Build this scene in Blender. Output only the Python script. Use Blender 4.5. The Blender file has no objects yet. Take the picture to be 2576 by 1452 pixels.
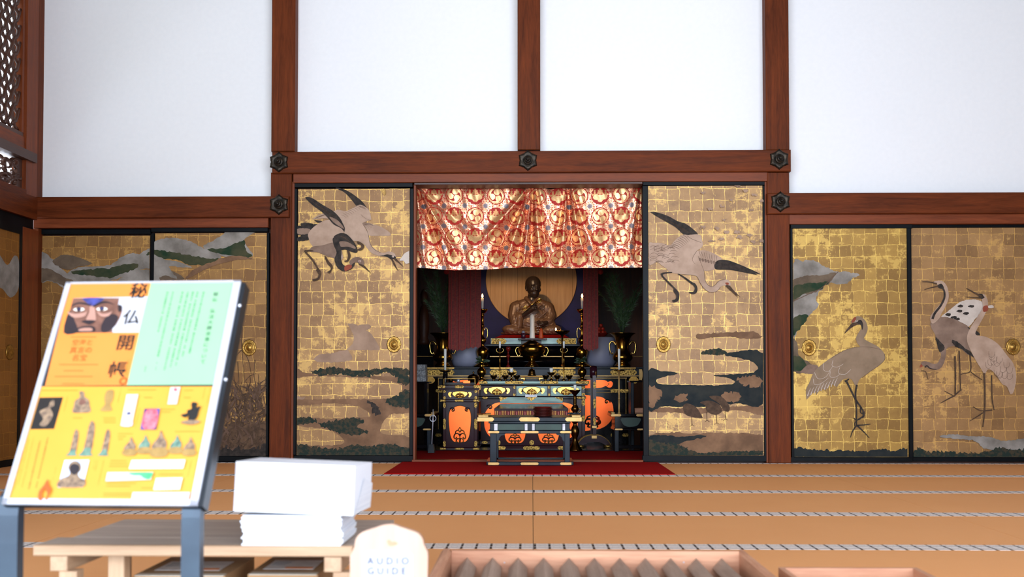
import bpy, bmesh, math, random
import numpy as np
from mathutils import Vector, Matrix, Euler, noise
from mathutils.bvhtree import BVHTree
from mathutils.geometry import delaunay_2d_cdt
PI = math.pi
random.seed(7)
SC = bpy.context.scene
C = SC.collection

# ------------------------------------------------------------ camera
F = 2594.0                      # focal length in pixels of the 2576 px wide frame
CX, CY = 1288.0, 885.0
PITCH, YAW = math.radians(1.5), math.radians(1.104)
cam_d = bpy.data.cameras.new('camera')
cam = bpy.data.objects.new('camera', cam_d)
C.objects.link(cam)
cam.location = (0, 0, 0.635)
cam.rotation_euler = (PI/2 + PITCH, 0, YAW)
cam_d.sensor_width = 36.0
cam_d.lens = F / 2576 * 36
cam_d.shift_y = (CY - 726) / 2576
cam_d.clip_start = 0.05
cam_d.dof.use_dof = True
cam_d.dof.focus_distance = 8.2
cam_d.dof.aperture_fstop = 4.0
SC.camera = cam
RM = Euler((PI/2 + PITCH, 0, YAW)).to_matrix()

def W(px, py, Y):
    """Point of the plane y = Y that the photograph shows at pixel (px, py)."""
    d = RM @ Vector(((px - CX) / F, -(py - CY) / F, -1.0))
    t = Y / d.y
    return Vector((d.x * t, Y, 0.635 + d.z * t))
def S(Y): return Y / F          # metres per pixel at depth Y
def floorY(py, px=1338, z=0.0):
    """Depth at which the ray through the pixel meets height z."""
    d = RM @ Vector(((px - CX) / F, -(py - CY) / F, -1.0))
    return d.y * (z - 0.635) / d.z

# ------------------------------------------------------------ world, lights, exposure
wd = bpy.data.worlds.new('world'); SC.world = wd; wd.use_nodes = True
nt = wd.node_tree; nt.nodes.clear()
wo = nt.nodes.new('ShaderNodeOutputWorld'); bg = nt.nodes.new('ShaderNodeBackground')
tc = nt.nodes.new('ShaderNodeTexCoord'); sp = nt.nodes.new('ShaderNodeSeparateXYZ'); rp = nt.nodes.new('ShaderNodeValToRGB')
nt.links.new(tc.outputs['Generated'], sp.inputs[0]); nt.links.new(sp.outputs['Z'], rp.inputs[0])
rp.color_ramp.elements[0].position = 0.0; rp.color_ramp.elements[0].color = (0.80, 0.88, 1.0, 1)
rp.color_ramp.elements[1].position = 0.7; rp.color_ramp.elements[1].color = (0.70, 0.82, 1.0, 1)
nt.links.new(rp.outputs[0], bg.inputs[0]); bg.inputs[1].default_value = 10.0
nt.links.new(bg.outputs[0], wo.inputs[0])

def area(name, loc, rot, sx, sy, power, col=(1, 1, 1), portal=False):
    l = bpy.data.lights.new(name, 'AREA'); l.shape = 'RECTANGLE'; l.size = sx; l.size_y = sy
    l.energy = power; l.color = col
    if portal: l.cycles.is_portal = True
    o = bpy.data.objects.new(name, l); C.objects.link(o); o.location = loc; o.rotation_euler = rot
    return o
# daylight enters below the eaves behind the photographer
area('daylight_portal', (0.3, -3.6, 2.05), (PI/2, 0, 0), 17.0, 5.0, 1.0, portal=True)

SC.view_settings.view_transform = 'Standard'
SC.view_settings.look = 'None'
SC.view_settings.exposure = 0.0
SC.view_settings.gamma = 1.0
SC.view_settings.use_curve_mapping = False
SC.cycles.use_denoising = True
SC.cycles.max_bounces = 8
SC.cycles.sample_clamp_indirect = 8.0
SC.cycles.caustics_reflective = False
SC.cycles.caustics_refractive = False

# ------------------------------------------------------------ materials
def lin(c):
    out = []
    for v in c[:3]:
        v = v / 255.0
        out.append(v / 12.92 if v <= 0.04045 else ((v + 0.055) / 1.055) ** 2.4)
    return tuple(out) + (1.0,)
MATS = {}
class NT:
    def __init__(s, name):
        m = bpy.data.materials.new(name); m.use_nodes = True
        s.m = m; s.t = m.node_tree; s.t.nodes.clear()
        s.out = s.t.nodes.new('ShaderNodeOutputMaterial')
        s.b = s.t.nodes.new('ShaderNodeBsdfPrincipled')
        s.t.links.new(s.b.outputs[0], s.out.inputs[0])
    def n(s, kind, **kw):
        nd = s.t.nodes.new('ShaderNode' + kind)
        for k, v in kw.items():
            if k in nd.inputs.keys(): nd.inputs[k].default_value = v
            else: setattr(nd, k, v)
        return nd
    def l(s, a, b): s.t.links.new(a, b)
    def val(s, x, sock):
        if hasattr(x, 'is_output') or hasattr(x, 'links'): s.l(x, sock)
        else: sock.default_value = x
    def math(s, op, a, b=0.0, c=None, clamp=False):
        nd = s.t.nodes.new('ShaderNodeMath'); nd.operation = op; nd.use_clamp = clamp
        s.val(a, nd.inputs[0]); s.val(b, nd.inputs[1])
        if c is not None: s.val(c, nd.inputs[2])
        return nd.outputs[0]
    def mix(s, f, a, b):
        nd = s.t.nodes.new('ShaderNodeMix'); nd.data_type = 'RGBA'
        s.val(f, nd.inputs[0]); s.val(a, nd.inputs[6]); s.val(b, nd.inputs[7])
        return nd.outputs[2]
    def coord(s, scale=(1, 1, 1), kind='Object', rot=(0, 0, 0)):
        t = s.t.nodes.new('ShaderNodeTexCoord'); mp = s.t.nodes.new('ShaderNodeMapping')
        s.l(t.outputs[kind], mp.inputs[0]); mp.inputs['Scale'].default_value = scale
        mp.inputs['Rotation'].default_value = rot
        return mp.outputs[0]
    def noise(s, vec, scale, detail=4.0, rough=0.55, dist=0.0):
        nd = s.t.nodes.new('ShaderNodeTexNoise'); s.l(vec, nd.inputs['Vector'])
        nd.inputs['Scale'].default_value = scale; nd.inputs['Detail'].default_value = detail
        nd.inputs['Roughness'].default_value = rough; nd.inputs['Distortion'].default_value = dist
        return nd.outputs['Fac']
    def ramp(s, f, stops):
        nd = s.t.nodes.new('ShaderNodeValToRGB'); s.l(f, nd.inputs[0])
        e = nd.color_ramp.elements
        while len(e) < len(stops): e.new(0.5)
        for i, (p, c) in enumerate(stops):
            e[i].position = p; e[i].color = c if len(c) == 4 else tuple(c) + (1,)
        return nd.outputs[0]
    def step(s, f, lo, hi):
        nd = s.t.nodes.new('ShaderNodeMapRange'); nd.clamp = True
        s.val(f, nd.inputs[0]); nd.inputs[1].default_value = lo; nd.inputs[2].default_value = hi
        return nd.outputs[0]
    def set(s, **kw):
        names = dict(col='Base Color', rough='Roughness', metal='Metallic', spec='Specular IOR Level', coat='Coat Weight', coatr='Coat Roughness')
        for k, v in kw.items(): s.val(v, s.b.inputs[names[k]])
    def bump(s, h, strength=0.3, dist=0.002):
        nd = s.t.nodes.new('ShaderNodeBump'); s.l(h, nd.inputs['Height'])
        nd.inputs['Strength'].default_value = strength; nd.inputs['Distance'].default_value = dist
        s.l(nd.outputs[0], s.b.inputs['Normal'])

def mat(key, c1, c2=None, rough=0.5, metal=0.0, scale=8.0, stretch=(1, 1, 1), bump=0.0, bd=0.002, spec=0.5, coat=0.0, coatr=0.1, lo=0.35, hi=0.65, detail=4.0, rvar=0.0, kind='Object'):
    """Mottled two-tone procedural material."""
    n = NT(key)
    v = n.coord(stretch, kind)
    f = n.noise(v, scale, detail)
    c2 = c2 or tuple(min(255, x * 1.12 + 2) for x in c1)
    n.set(col=n.ramp(f, [(lo, lin(c1)), (hi, lin(c2))]), metal=metal, spec=spec, coat=coat, coatr=coatr)
    if rvar: n.set(rough=n.math('MULTIPLY_ADD', f, rvar, rough - rvar / 2))
    else: n.set(rough=rough)
    if bump: n.bump(f, bump, bd)
    MATS[key] = n.m
    return n.m
M = MATS

def wood(key, dark, light, axis='x', rough=0.42, sc=1.0, coat=0.0, spec=0.5, bs=0.15):
    n = NT(key)
    st = {'x': (0.6, 9, 9), 'y': (9, 0.6, 9), 'z': (9, 9, 0.6)}[axis]
    v = n.coord(tuple(a * sc for a in st))
    w = n.noise(v, 3.0, 6, 0.6, 0.6)
    v2 = n.coord(tuple(a * sc * 6 for a in st))
    g = n.noise(v2, 4.0, 3, 0.5)
    f = n.math('ADD', n.math('MULTIPLY', w, 0.7), n.math('MULTIPLY', g, 0.3))
    big = n.noise(n.coord(), 1.3, 3)
    f = n.math('ADD', n.math('MULTIPLY', f, 0.8), n.math('MULTIPLY', big, 0.2))
    n.set(col=n.ramp(f, [(0.36, lin(dark)), (0.64, lin(light))]), rough=n.math('MULTIPLY_ADD', w, 0.25, rough - 0.12), coat=coat, coatr=0.25, spec=spec)
    n.bump(f, bs, 0.002)
    MATS[key] = n.m
    return n.m
for ax in 'xyz':
    wood('post_' + ax, (68, 29, 11), (112, 53, 23), ax, rough=0.5, spec=0.1)
    wood('kamoi_' + ax, (92, 42, 19), (130, 64, 32), ax, rough=0.45, spec=0.2)
    wood('pale_' + ax, (176, 140, 108), (206, 172, 138), ax, rough=0.6)
    wood('grey_' + ax, (132, 108, 92), (168, 144, 126), ax, rough=0.7)
    wood('weathered_' + ax, (150, 132, 118), (184, 166, 150), ax, rough=0.7)
    wood('boxwood_' + ax, (168, 112, 82), (208, 156, 122), ax, rough=0.6)
    wood('darkwood_' + ax, (52, 28, 18), (84, 48, 32), ax, rough=0.5)

# plaster
n = NT('plaster'); f = n.noise(n.coord(), 30, 5); n.set(col=n.mix(f, lin((232, 234, 236)), lin((240, 241, 242))), rough=0.9, spec=0.15); n.bump(f, 0.05, 0.001); M['plaster'] = n.m

def gold_leaf(key, tone_a, tone_b, line, cell=0.0875, seed=0.0, flake=0.55, side=False):
    """Squares of gold leaf: overlaps show as bright lines, worn squares as brown ones."""
    n = NT(key)
    t = n.n('TexCoord'); s0 = n.n('SeparateXYZ'); n.l(t.outputs['Object'], s0.inputs[0])
    cb = n.n('CombineXYZ'); n.l(s0.outputs['Y' if side else 'X'], cb.inputs[0]); n.l(s0.outputs['Z'], cb.inputs[1]); cb.inputs[2].default_value = seed
    v = cb.outputs[0]
    nz = n.n('TexNoise', Scale=9.0, Detail=3.0); n.l(v, nz.inputs['Vector'])
    vm = n.n('VectorMath', operation='MULTIPLY_ADD'); n.l(nz.outputs['Color'], vm.inputs[0]); vm.inputs[1].default_value = (0.034, 0.034, 0); n.l(v, vm.inputs[2])
    br = n.n('TexBrick', offset=0.14, offset_frequency=3, squash=1.0); n.l(vm.outputs[0], br.inputs['Vector'])
    br.inputs['Scale'].default_value = 1.0 / cell; br.inputs['Mortar Size'].default_value = 0.022; br.inputs['Mortar Smooth'].default_value = 0.35
    br.inputs['Brick Width'].default_value = 1.0; br.inputs['Row Height'].default_value = 1.0
    br.inputs['Color1'].default_value = (0, 0, 0, 1); br.inputs['Color2'].default_value = (1, 1, 1, 1); br.inputs['Bias'].default_value = 0.0
    br2 = n.n('TexBrick', offset=0.45, offset_frequency=2); vm2 = n.n('VectorMath', operation='MULTIPLY_ADD')
    n.l(nz.outputs['Color'], vm2.inputs[0]); vm2.inputs[1].default_value = (0.05, 0.05, 0); vm2.inputs[2].default_value = (0, 0, 0)
    va = n.n('VectorMath', operation='ADD'); n.l(vm2.outputs[0], va.inputs[0]); n.l(v, va.inputs[1]); n.l(va.outputs[0], br2.inputs['Vector'])
    br2.inputs['Scale'].default_value = 1.0 / cell; br2.inputs['Mortar Size'].default_value = 0.012; br2.inputs['Mortar Smooth'].default_value = 0.6
    br2.inputs['Brick Width'].default_value = 0.9; br2.inputs['Row Height'].default_value = 1.0
    big = n.noise(v, 2.2, 4)
    med = n.noise(v, 14, 6, 0.6)
    fine = n.noise(v, 70, 4, 0.6)
    rnd = n.math('MULTIPLY', br.outputs['Color'], 1.0)
    tone = n.math('ADD', n.math('MULTIPLY', rnd, 0.35), n.math('ADD', n.math('MULTIPLY', big, 0.55), n.math('MULTIPLY', med, 0.35)))
    base = n.mix(n.step(tone, 0.42, 0.85), lin(tone_a), lin(tone_b))
    patch = n.step(n.math('ADD', n.math('MULTIPLY', med, 0.75), n.math('ADD', n.math('MULTIPLY', fine, 0.35), n.math('MULTIPLY', n.math('SUBTRACT', big, 0.5), 0.8))), flake + 0.05, flake + 0.10)
    lines = n.math('MULTIPLY', br.outputs['Fac'], n.step(n.math('ADD', med, n.math('MULTIPLY', fine, 0.5)), 0.50, 0.74))
    lines2 = n.math('MULTIPLY', br2.outputs['Fac'], n.step(fine, 0.5, 0.62))
    m1 = n.math('MAXIMUM', n.math('MAXIMUM', lines, n.math('MULTIPLY', lines2, 1.0)), n.math('MULTIPLY', patch, 0.12))
    pm = n.math('MULTIPLY', patch, 0.75)
    base = n.mix(pm, base, lin(tuple((p_ + q_*1.0)/2 for p_, q_ in zip(tone_b, line))))
    col = n.mix(m1, base, lin(line))
    dirt = n.step(n.noise(v, 5.5, 7, 0.7), 0.60, 0.72)
    col = n.mix(n.math('MULTIPLY', dirt, 0.35), col, lin((92, 72, 58)))
    n.set(col=col, metal=n.math('MULTIPLY_ADD', m1, 0.4, 0.25), rough=n.math('MULTIPLY_ADD', fine, 0.3, 0.34), spec=0.4)
    n.bump(n.math('ADD', fine, n.math('MULTIPLY', m1, 0.8)), 0.12, 0.001)
    M[key] = n.m
gold_leaf('leaf_center', (124, 90, 56), (164, 126, 78), (220, 180, 98), seed=1.0)
gold_leaf('leaf_centre_right', (128, 96, 64), (168, 131, 84), (222, 183, 102), seed=5.0, flake=0.56)
gold_leaf('leaf_bright', (128, 94, 40), (172, 134, 62), (220, 184, 96), seed=9.0, flake=0.53)
gold_leaf('leaf_dull', (128, 94, 56), (166, 126, 78), (212, 168, 92), seed=13.0, flake=0.6)
gold_leaf('leaf_left', (120, 84, 44), (158, 118, 66), (206, 160, 84), seed=17.0, flake=0.62)
gold_leaf('leaf_side', (128, 84, 34), (150, 100, 44), (180, 130, 60), seed=21.0, flake=0.7, side=True)

mat('frame_black', (8, 10, 12), (15, 18, 21), rough=0.4, scale=4, spec=0.1)
mat('lacquer', (9, 8, 11), (17, 15, 19), rough=0.16, scale=5, spec=0.16, rvar=0.1)
mat('lacquer_purple', (36, 12, 20), (50, 18, 28), rough=0.18, scale=3, spec=0.18)
mat('lacquer_teal_sheen', (44, 62, 60), (84, 108, 98), rough=0.25, metal=0.3, scale=9, stretch=(0.4, 1, 3))  # lacquer with its teal reflection put into the colour
mat('lacquer_slate_sky', (16, 24, 31), (30, 40, 50), rough=0.34, scale=6, spec=0.2)  # black lacquer with the sky's reflection put into the colour
mat('lacquer_red', (84, 16, 12), (112, 24, 18), rough=0.2, scale=5, spec=0.2)
mat('red_brown', (46, 12, 10), (72, 20, 16), rough=0.22, spec=0.2)
mat('gilt', (134, 100, 44), (176, 138, 68), rough=0.38, metal=0.85, scale=60, bump=0.3, bd=0.002)
mat('gilt_plain', (176, 138, 80), (196, 158, 96), rough=0.4, metal=0.5, scale=20)
mat('engraved_gilt', (74, 56, 24), (168, 134, 66), rough=0.36, metal=0.85, scale=90, bump=0.9, bd=0.004, lo=0.42, hi=0.56)
mat('brass', (150, 108, 40), (184, 138, 58), rough=0.2, metal=1.0, scale=14)
mat('brass_dark', (84, 58, 26), (112, 80, 38), rough=0.25, metal=1.0, scale=14)
mat('brass_bright', (212, 172, 84), (230, 192, 108), rough=0.18, metal=1.0, scale=10)
mat('amber', (244, 98, 34), (250, 108, 42), rough=0.3, metal=0.7, scale=3)  # gold lacquer, orange reflected from the mats put into its colour
mat('amber_light', (255, 178, 80), (255, 192, 100), rough=0.3, metal=0.7, scale=3)  # same gold made paler, as if reflecting wall and sky
mat('iron', (24, 23, 21), (62, 52, 40), rough=0.45, metal=0.7, scale=40, bump=0.3, bd=0.003)
mat('steel_black', (30, 36, 42), (40, 47, 54), rough=0.35, metal=0.3, scale=10)
mat('steel_slate', (46, 60, 74), (54, 70, 84), rough=0.42, metal=0.3, scale=10)
mat('silver', (206, 210, 222), (222, 226, 236), rough=0.3, metal=0.5, scale=6)
mat('white_paper', (236, 238, 244), (244, 246, 250), rough=0.8, scale=4)
mat('paper_edge', (222, 226, 234), (242, 244, 248), rough=0.85, scale=6, stretch=(0.2, 0.2, 90), lo=0.4, hi=0.6)
mat('cardboard', (158, 120, 80), (178, 140, 98), rough=0.8, scale=6)
mat('tape', (196, 186, 168), (212, 204, 186), rough=0.4, scale=6)
mat('label_white', (214, 206, 200), (232, 226, 220), rough=0.7, scale=30)
mat('label_orange', (222, 126, 60), (232, 142, 76), rough=0.7, scale=30)
mat('print_grey', (120, 120, 122), (150, 150, 150), rough=0.7, scale=30)
mat('carpet_red', (146, 8, 8), (172, 14, 12), rough=0.95, scale=160, bump=0.5, bd=0.003, spec=0.1, lo=0.3, hi=0.7)
mat('cloth_red', (190, 18, 12), (214, 28, 18), rough=0.8, scale=60, spec=0.2)
mat('banner_red', (92, 14, 9), (124, 38, 20), rough=0.7, scale=50, stretch=(1, 1, 1.5), bump=0.3)
mat('banner_edge', (140, 10, 8), (152, 16, 12), rough=0.7, scale=30)
mat('wax', (226, 224, 214), (236, 234, 226), rough=0.4, scale=8)
mat('ceramic', (128, 130, 150), (142, 144, 162), rough=0.5, scale=5)
mat('blue_board', (16, 16, 72), (22, 22, 90), rough=0.7, scale=6)
mat('green_leaf', (12, 32, 12), (26, 54, 22), rough=0.5, scale=30)
mat('pine', (26, 58, 22), (60, 92, 44), rough=0.5, scale=30)
mat('plum_red', (150, 34, 20), (178, 48, 28), rough=0.35, scale=8)
mat('statue', (86, 60, 44), (124, 92, 68), rough=0.42, metal=0.15, scale=22, rvar=0.2, coat=0.15, coatr=0.3)
mat('statue_skin', (44, 34, 30), (64, 50, 42), rough=0.3, metal=0.1, scale=16, coat=0.2, coatr=0.25)
mat('orange_cone', (168, 66, 20), (186, 78, 26), rough=0.5)
mat('purple_cup', (52, 18, 38), (64, 24, 46), rough=0.3)
mat('dark_green', (14, 44, 34), (20, 56, 44), rough=0.5)
mat('pearl', (186, 184, 190), (214, 212, 216), rough=0.35, scale=30)
mat('grey_brocade', (92, 94, 98), (140, 142, 142), rough=0.6, scale=70, lo=0.45, hi=0.55)
mat('shoji', (226, 230, 222), (236, 240, 232), rough=0.9)
mat('gravel', (168, 164, 158), (196, 192, 186), rough=0.95, scale=60)
mat('veranda', (150, 120, 92), (182, 150, 118), rough=0.55, scale=3, stretch=(0.3, 6, 1))
mat('ceiling_wood', (120, 92, 66), (146, 114, 84), rough=0.7, scale=3, stretch=(0.3, 6, 1))
mat('ink_green', (20, 60, 40), (30, 80, 55), rough=0.8)
mat('orb_wood', (190, 142, 88), (206, 158, 102), rough=0.55, scale=3, stretch=(14, 1, 1))
# painting colours
mat('paint_crane', (158, 132, 112), (180, 154, 134), rough=0.75, scale=9, spec=0.2)
mat('paint_crane_dark', (112, 90, 76), (140, 116, 100), rough=0.75, scale=9, spec=0.2)
mat('paint_crane_grey', (124, 104, 82), (142, 120, 98), rough=0.7, scale=9, spec=0.2)
mat('paint_black', (34, 30, 28), (60, 52, 46), rough=0.7, scale=30, stretch=(1, 1, 1), spec=0.2)
mat('paint_brown', (62, 46, 34), (84, 64, 48), rough=0.7, scale=30, spec=0.2)
mat('paint_line', (86, 66, 54), (104, 82, 68), rough=0.8, spec=0.2)
mat('paint_white', (184, 170, 158), (200, 188, 176), rough=0.75, scale=14, spec=0.2)
mat('paint_red', (128, 62, 44), (146, 74, 54), rough=0.75, spec=0.2)
mat('paint_pine', (34, 46, 40), (66, 58, 44), rough=0.8, scale=45, lo=0.45, hi=0.6, spec=0.2)
mat('paint_indigo', (24, 32, 36), (48, 50, 46), rough=0.8, scale=12, lo=0.3, hi=0.75, spec=0.2)
mat('paint_earth', (104, 78, 58), (134, 102, 76), rough=0.8, scale=8, spec=0.2)
mat('paint_hill', (112, 106, 98), (150, 144, 136), rough=0.8, scale=7, spec=0.2)
mat('paint_hill_dark', (88, 74, 60), (112, 96, 78), rough=0.8, scale=9, spec=0.2)
mat('paint_green', (30, 52, 34), (72, 70, 48), rough=0.8, scale=8, spec=0.2)
mat('paint_cloud', (138, 112, 92), (166, 138, 116), rough=0.75, scale=6, spec=0.2)
mat('paint_reed', (74, 56, 42), (104, 80, 60), rough=0.75, scale=20, spec=0.2)

# tatami straw
n = NT('tatami'); v = n.coord((1.2, 190, 1)); f = n.noise(v, 3.0, 3); g = n.noise(n.coord(), 2.5, 4)
n.set(col=n.mix(n.math('ADD', n.math('MULTIPLY', f, 0.6), n.math('MULTIPLY', g, 0.4)), lin((236, 162, 98)), lin((250, 184, 120))), rough=0.6, spec=0.3); n.bump(f, 0.25, 0.001); M['tatami'] = n.m
# white and black crested mat border
n = NT('tatami_border'); t = n.n('TexCoord'); s0 = n.n('SeparateXYZ'); n.l(t.outputs['Object'], s0.inputs[0])
u = n.math('FRACT', n.math('DIVIDE', n.math('ADD', s0.outputs['X'], 50.0), 0.0552))
d = n.math('ABSOLUTE', n.math('SUBTRACT', u, 0.5))
w = n.math('FRACT', n.math('DIVIDE', n.math('ADD', s0.outputs['Y'], 50.0), 0.06))
e = n.math('ABSOLUTE', n.math('SUBTRACT', w, 0.5))
r2 = n.math('ADD', n.math('POWER', n.math('MULTIPLY', d, 2.0), 2.0), n.math('POWER', n.math('MULTIPLY', e, 2.2), 2.0))
ring = n.math('LESS_THAN', n.math('ABSOLUTE', n.math('SUBTRACT', r2, 0.95)), 0.16)
ring2 = n.math('LESS_THAN', n.math('ABSOLUTE', n.math('SUBTRACT', r2, 0.22)), 0.05)
cr = n.math('MULTIPLY', n.math('GREATER_THAN', d, 0.42), n.math('GREATER_THAN', e, 0.1))
blk = n.math('MINIMUM', n.math('ADD', n.math('ADD', n.math('MULTIPLY', ring, 0.5), n.math('MULTIPLY', ring2, 0.35)), cr), 1.0)
n.set(col=n.mix(blk, lin((232, 222, 214)), lin((52, 42, 38))), rough=0.8, spec=0.2); M['tatami_border'] = n.m
def emis(key, col, strength):
    n = NT(key); n.b.inputs['Emission Color'].default_value = lin(col); n.b.inputs['Emission Strength'].default_value = strength
    n.set(col=lin(col), rough=0.6); M[key] = n.m
emis('flame', (255, 190, 110), 40.0)
emis('paper_glow', (206, 214, 200), 0.55)  # the paper's own glow stands in for daylight behind it

# ------------------------------------------------------------ mesh builder
def filled(pts):
    """triangles that fill an outline, even one that crosses itself"""
    clean = []
    for p in pts:
        if not clean or (abs(p[0]-clean[-1][0]) + abs(p[1]-clean[-1][1])) > 1e-5: clean.append((p[0], p[1]))
    while len(clean) > 3 and abs(clean[0][0]-clean[-1][0]) + abs(clean[0][1]-clean[-1][1]) < 1e-5: clean.pop()
    r_ = delaunay_2d_cdt([Vector(p) for p in clean], [], [list(range(len(clean)))], 1, 1e-6)
    return [tuple(v) for v in r_[0]], [tuple(f) for f in r_[2]]
class MB:
    def __init__(s): s.v = []; s.f = []; s.mi = []; s.mats = []; s.sm = []
    def _m(s, m):
        if m not in s.mats: s.mats.append(m)
        return s.mats.index(m)
    def add(s, vs, fs, m, smooth=False):
        o = len(s.v); s.v.extend([tuple(p) for p in vs]); k = s._m(m)
        for f in fs: s.f.append([i + o for i in f]); s.mi.append(k); s.sm.append(smooth)
    def box(s, x0, x1, y0, y1, z0, z1, m, rot=None, piv=None):
        vs = [Vector((x, y, z)) for z in (z0, z1) for y in (y0, y1) for x in (x0, x1)]
        if rot is not None:
            R = Euler(rot).to_matrix(); piv = Vector(piv) if piv is not None else sum(vs, Vector()) / 8
            vs = [piv + R @ (p - piv) for p in vs]
        s.add(vs, [(0, 2, 3, 1), (4, 5, 7, 6), (0, 1, 5, 4), (2, 6, 7, 3), (0, 4, 6, 2), (1, 3, 7, 5)], m)
    def bbox(s, x0, x1, y0, y1, z0, z1, m, b=0.004):
        """box with chamfered edges on its front (-y) face and sides"""
        b = min(b, (x1-x0)/3, (z1-z0)/3, (y1-y0)/3)
        def ring(y, i): return [(x0+i, y, z0+i), (x1-i, y, z0+i), (x1-i, y, z1-i), (x0+i, y, z1-i)]
        vs = ring(y0, b) + ring(y0 + b, 0) + ring(y1 - b, 0) + ring(y1, b)
        fs = [(0, 1, 2, 3), (15, 14, 13, 12)]
        for r in range(3):
            for i in range(4):
                j = (i + 1) % 4; fs.append((r*4+i, (r+1)*4+i, (r+1)*4+j, r*4+j))
        s.add(vs, fs, m)
    def pbox(s, x0, y0, x1, y1, Y, dep, m, b=0.0):
        """box whose front face at depth Y covers the pixel rectangle"""
        a = W((x0+x1)/2, (y0+y1)/2, Y)
        hx = (x1-x0)/2*S(Y); hz = (y1-y0)/2*S(Y)
        if b: s.bbox(a.x-hx, a.x+hx, Y, Y+dep, a.z-hz, a.z+hz, m, b)
        else: s.box(a.x-hx, a.x+hx, Y, Y+dep, a.z-hz, a.z+hz, m)
    def prism(s, pts, y0, y1, m, ms=None):
        """polygon in x,z extruded from y0 (front) to y1"""
        n_ = len(pts); vs = [(x, y0, z) for x, z in pts] + [(x, y1, z) for x, z in pts]
        ar = sum(pts[i][0]*pts[(i+1) % n_][1] - pts[(i+1) % n_][0]*pts[i][1] for i in range(n_))
        idx = list(range(n_))
        if ar < 0: idx.reverse()
        s.add(vs, [idx, [i + n_ for i in reversed(idx)]], m)
        o = len(s.v) - 2*n_; k = s._m(ms or m)
        for a in range(n_):
            i, j = idx[a], idx[(a+1) % n_]
            s.f.append([o+j, o+i, o+i+n_, o+j+n_]); s.mi.append(k); s.sm.append(False)
    def lathe(s, c, prof, m, seg=24, ax='z', smooth=True, ph=0.0, sq=1.0):
        """prof: list of (radius, height) from bottom to top"""
        vs = []; fs = []
        for r, h in prof:
            for i in range(seg):
                a = 2*PI*i/seg + ph
                p = (r*math.cos(a), r*math.sin(a)*sq, h)
                if ax == 'y': p = (p[0], h, p[1])
                elif ax == 'x': p = (h, p[0], p[1])
                vs.append((c[0]+p[0], c[1]+p[1], c[2]+p[2]))
        for k in range(len(prof)-1):
            for i in range(seg):
                j = (i+1) % seg
                q = (k*seg+i, k*seg+j, (k+1)*seg+j, (k+1)*seg+i)
                fs.append(q if ax != 'y' else q[::-1])
        if prof[0][0] > 1e-6: fs.append(tuple(range(seg))[::-1] if ax != 'y' else tuple(range(seg)))
        L = (len(prof)-1)*seg
        if prof[-1][0] > 1e-6: fs.append(tuple(L+i for i in range(seg)) if ax != 'y' else tuple(L+i for i in range(seg))[::-1])
        s.add(vs, fs, m, smooth)
    def plathe(s, cx, prof, Y, m, seg=24, **k):
        """lathe traced in pixels: (half width px, row px), bottom first"""
        base = W(cx, prof[0][1], Y); u = S(Y)
        s.lathe((base.x, Y, 0), [(r*u, W(cx, y, Y).z) for r, y in prof], m, seg, **k)
    def tube(s, pts, r, m, seg=8, cap=True, smooth=True):
        pts = [Vector(p) for p in pts]; n_ = len(pts)
        rs = r if isinstance(r, (list, tuple)) else [r]*n_
        vs = []; fs = []; up = None
        for i, p in enumerate(pts):
            d = (pts[min(i+1, n_-1)] - pts[max(i-1, 0)])
            d = d.normalized() if d.length > 1e-9 else Vector((0, 0, 1))
            if up is None:
                up = d.orthogonal().normalized()
            up = (up - d*up.dot(d))
            up = up.normalized() if up.length > 1e-6 else d.orthogonal().normalized()
            q = d.cross(up)
            for j in range(seg):
                a = 2*PI*j/seg; vs.append(p + (up*math.cos(a) + q*math.sin(a))*rs[i])
        for i in range(n_-1):
            for j in range(seg):
                k = (j+1) % seg; fs.append((i*seg+j, i*seg+k, (i+1)*seg+k, (i+1)*seg+j))
        if cap: fs.append(tuple(range(seg))[::-1]); fs.append(tuple((n_-1)*seg+j for j in range(seg)))
        s.add(vs, fs, m, smooth)
    def ball(s, c, r, m, seg=16, rings=10, rot=None):
        r = r if isinstance(r, (list, tuple)) else (r, r, r)
        R = Euler(rot).to_matrix() if rot else None
        vs = []; fs = []
        for i in range(1, rings):
            t = PI*i/rings
            for j in range(seg):
                a = 2*PI*j/seg; vs.append(Vector((r[0]*math.sin(t)*math.cos(a), r[1]*math.sin(t)*math.sin(a), -r[2]*math.cos(t))))
        vs.append(Vector((0, 0, -r[2]))); vs.append(Vector((0, 0, r[2])))
        b, t_ = len(vs)-2, len(vs)-1
        for i in range(rings-2):
            for j in range(seg):
                k = (j+1) % seg; fs.append((i*seg+j, i*seg+k, (i+1)*seg+k, (i+1)*seg+j))
        for j in range(seg):
            k = (j+1) % seg; fs.append((b, k, j)); fs.append((t_, (rings-2)*seg+j, (rings-2)*seg+k))
        c = Vector(c)
        s.add([c + (R @ p if R else p) for p in vs], fs, m, True)
    def build(s, name, parent=None, loc=None):
        me = bpy.data.meshes.new(name)
        v = s.v
        if loc is not None: v = [(p[0]-loc[0], p[1]-loc[1], p[2]-loc[2]) for p in v]
        me.from_pydata(v, [], s.f)
        for k in s.mats: me.materials.append(MATS[k])
        me.polygons.foreach_set('material_index', s.mi)
        me.polygons.foreach_set('use_smooth', s.sm)
        me.update()
        o = bpy.data.objects.new(name, me); C.objects.link(o)
        if loc is not None: o.location = loc
        if parent is not None: o.parent = parent
        return o
LOC = {}
def thing(name, label, cat, group=None, loc=(0, 0, 0)):
    o = bpy.data.objects.new(name, None); C.objects.link(o)
    o.empty_display_size = 0.05; o.location = loc
    o['label'] = label; o['category'] = cat
    if group: o['group'] = group
    return o
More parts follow.
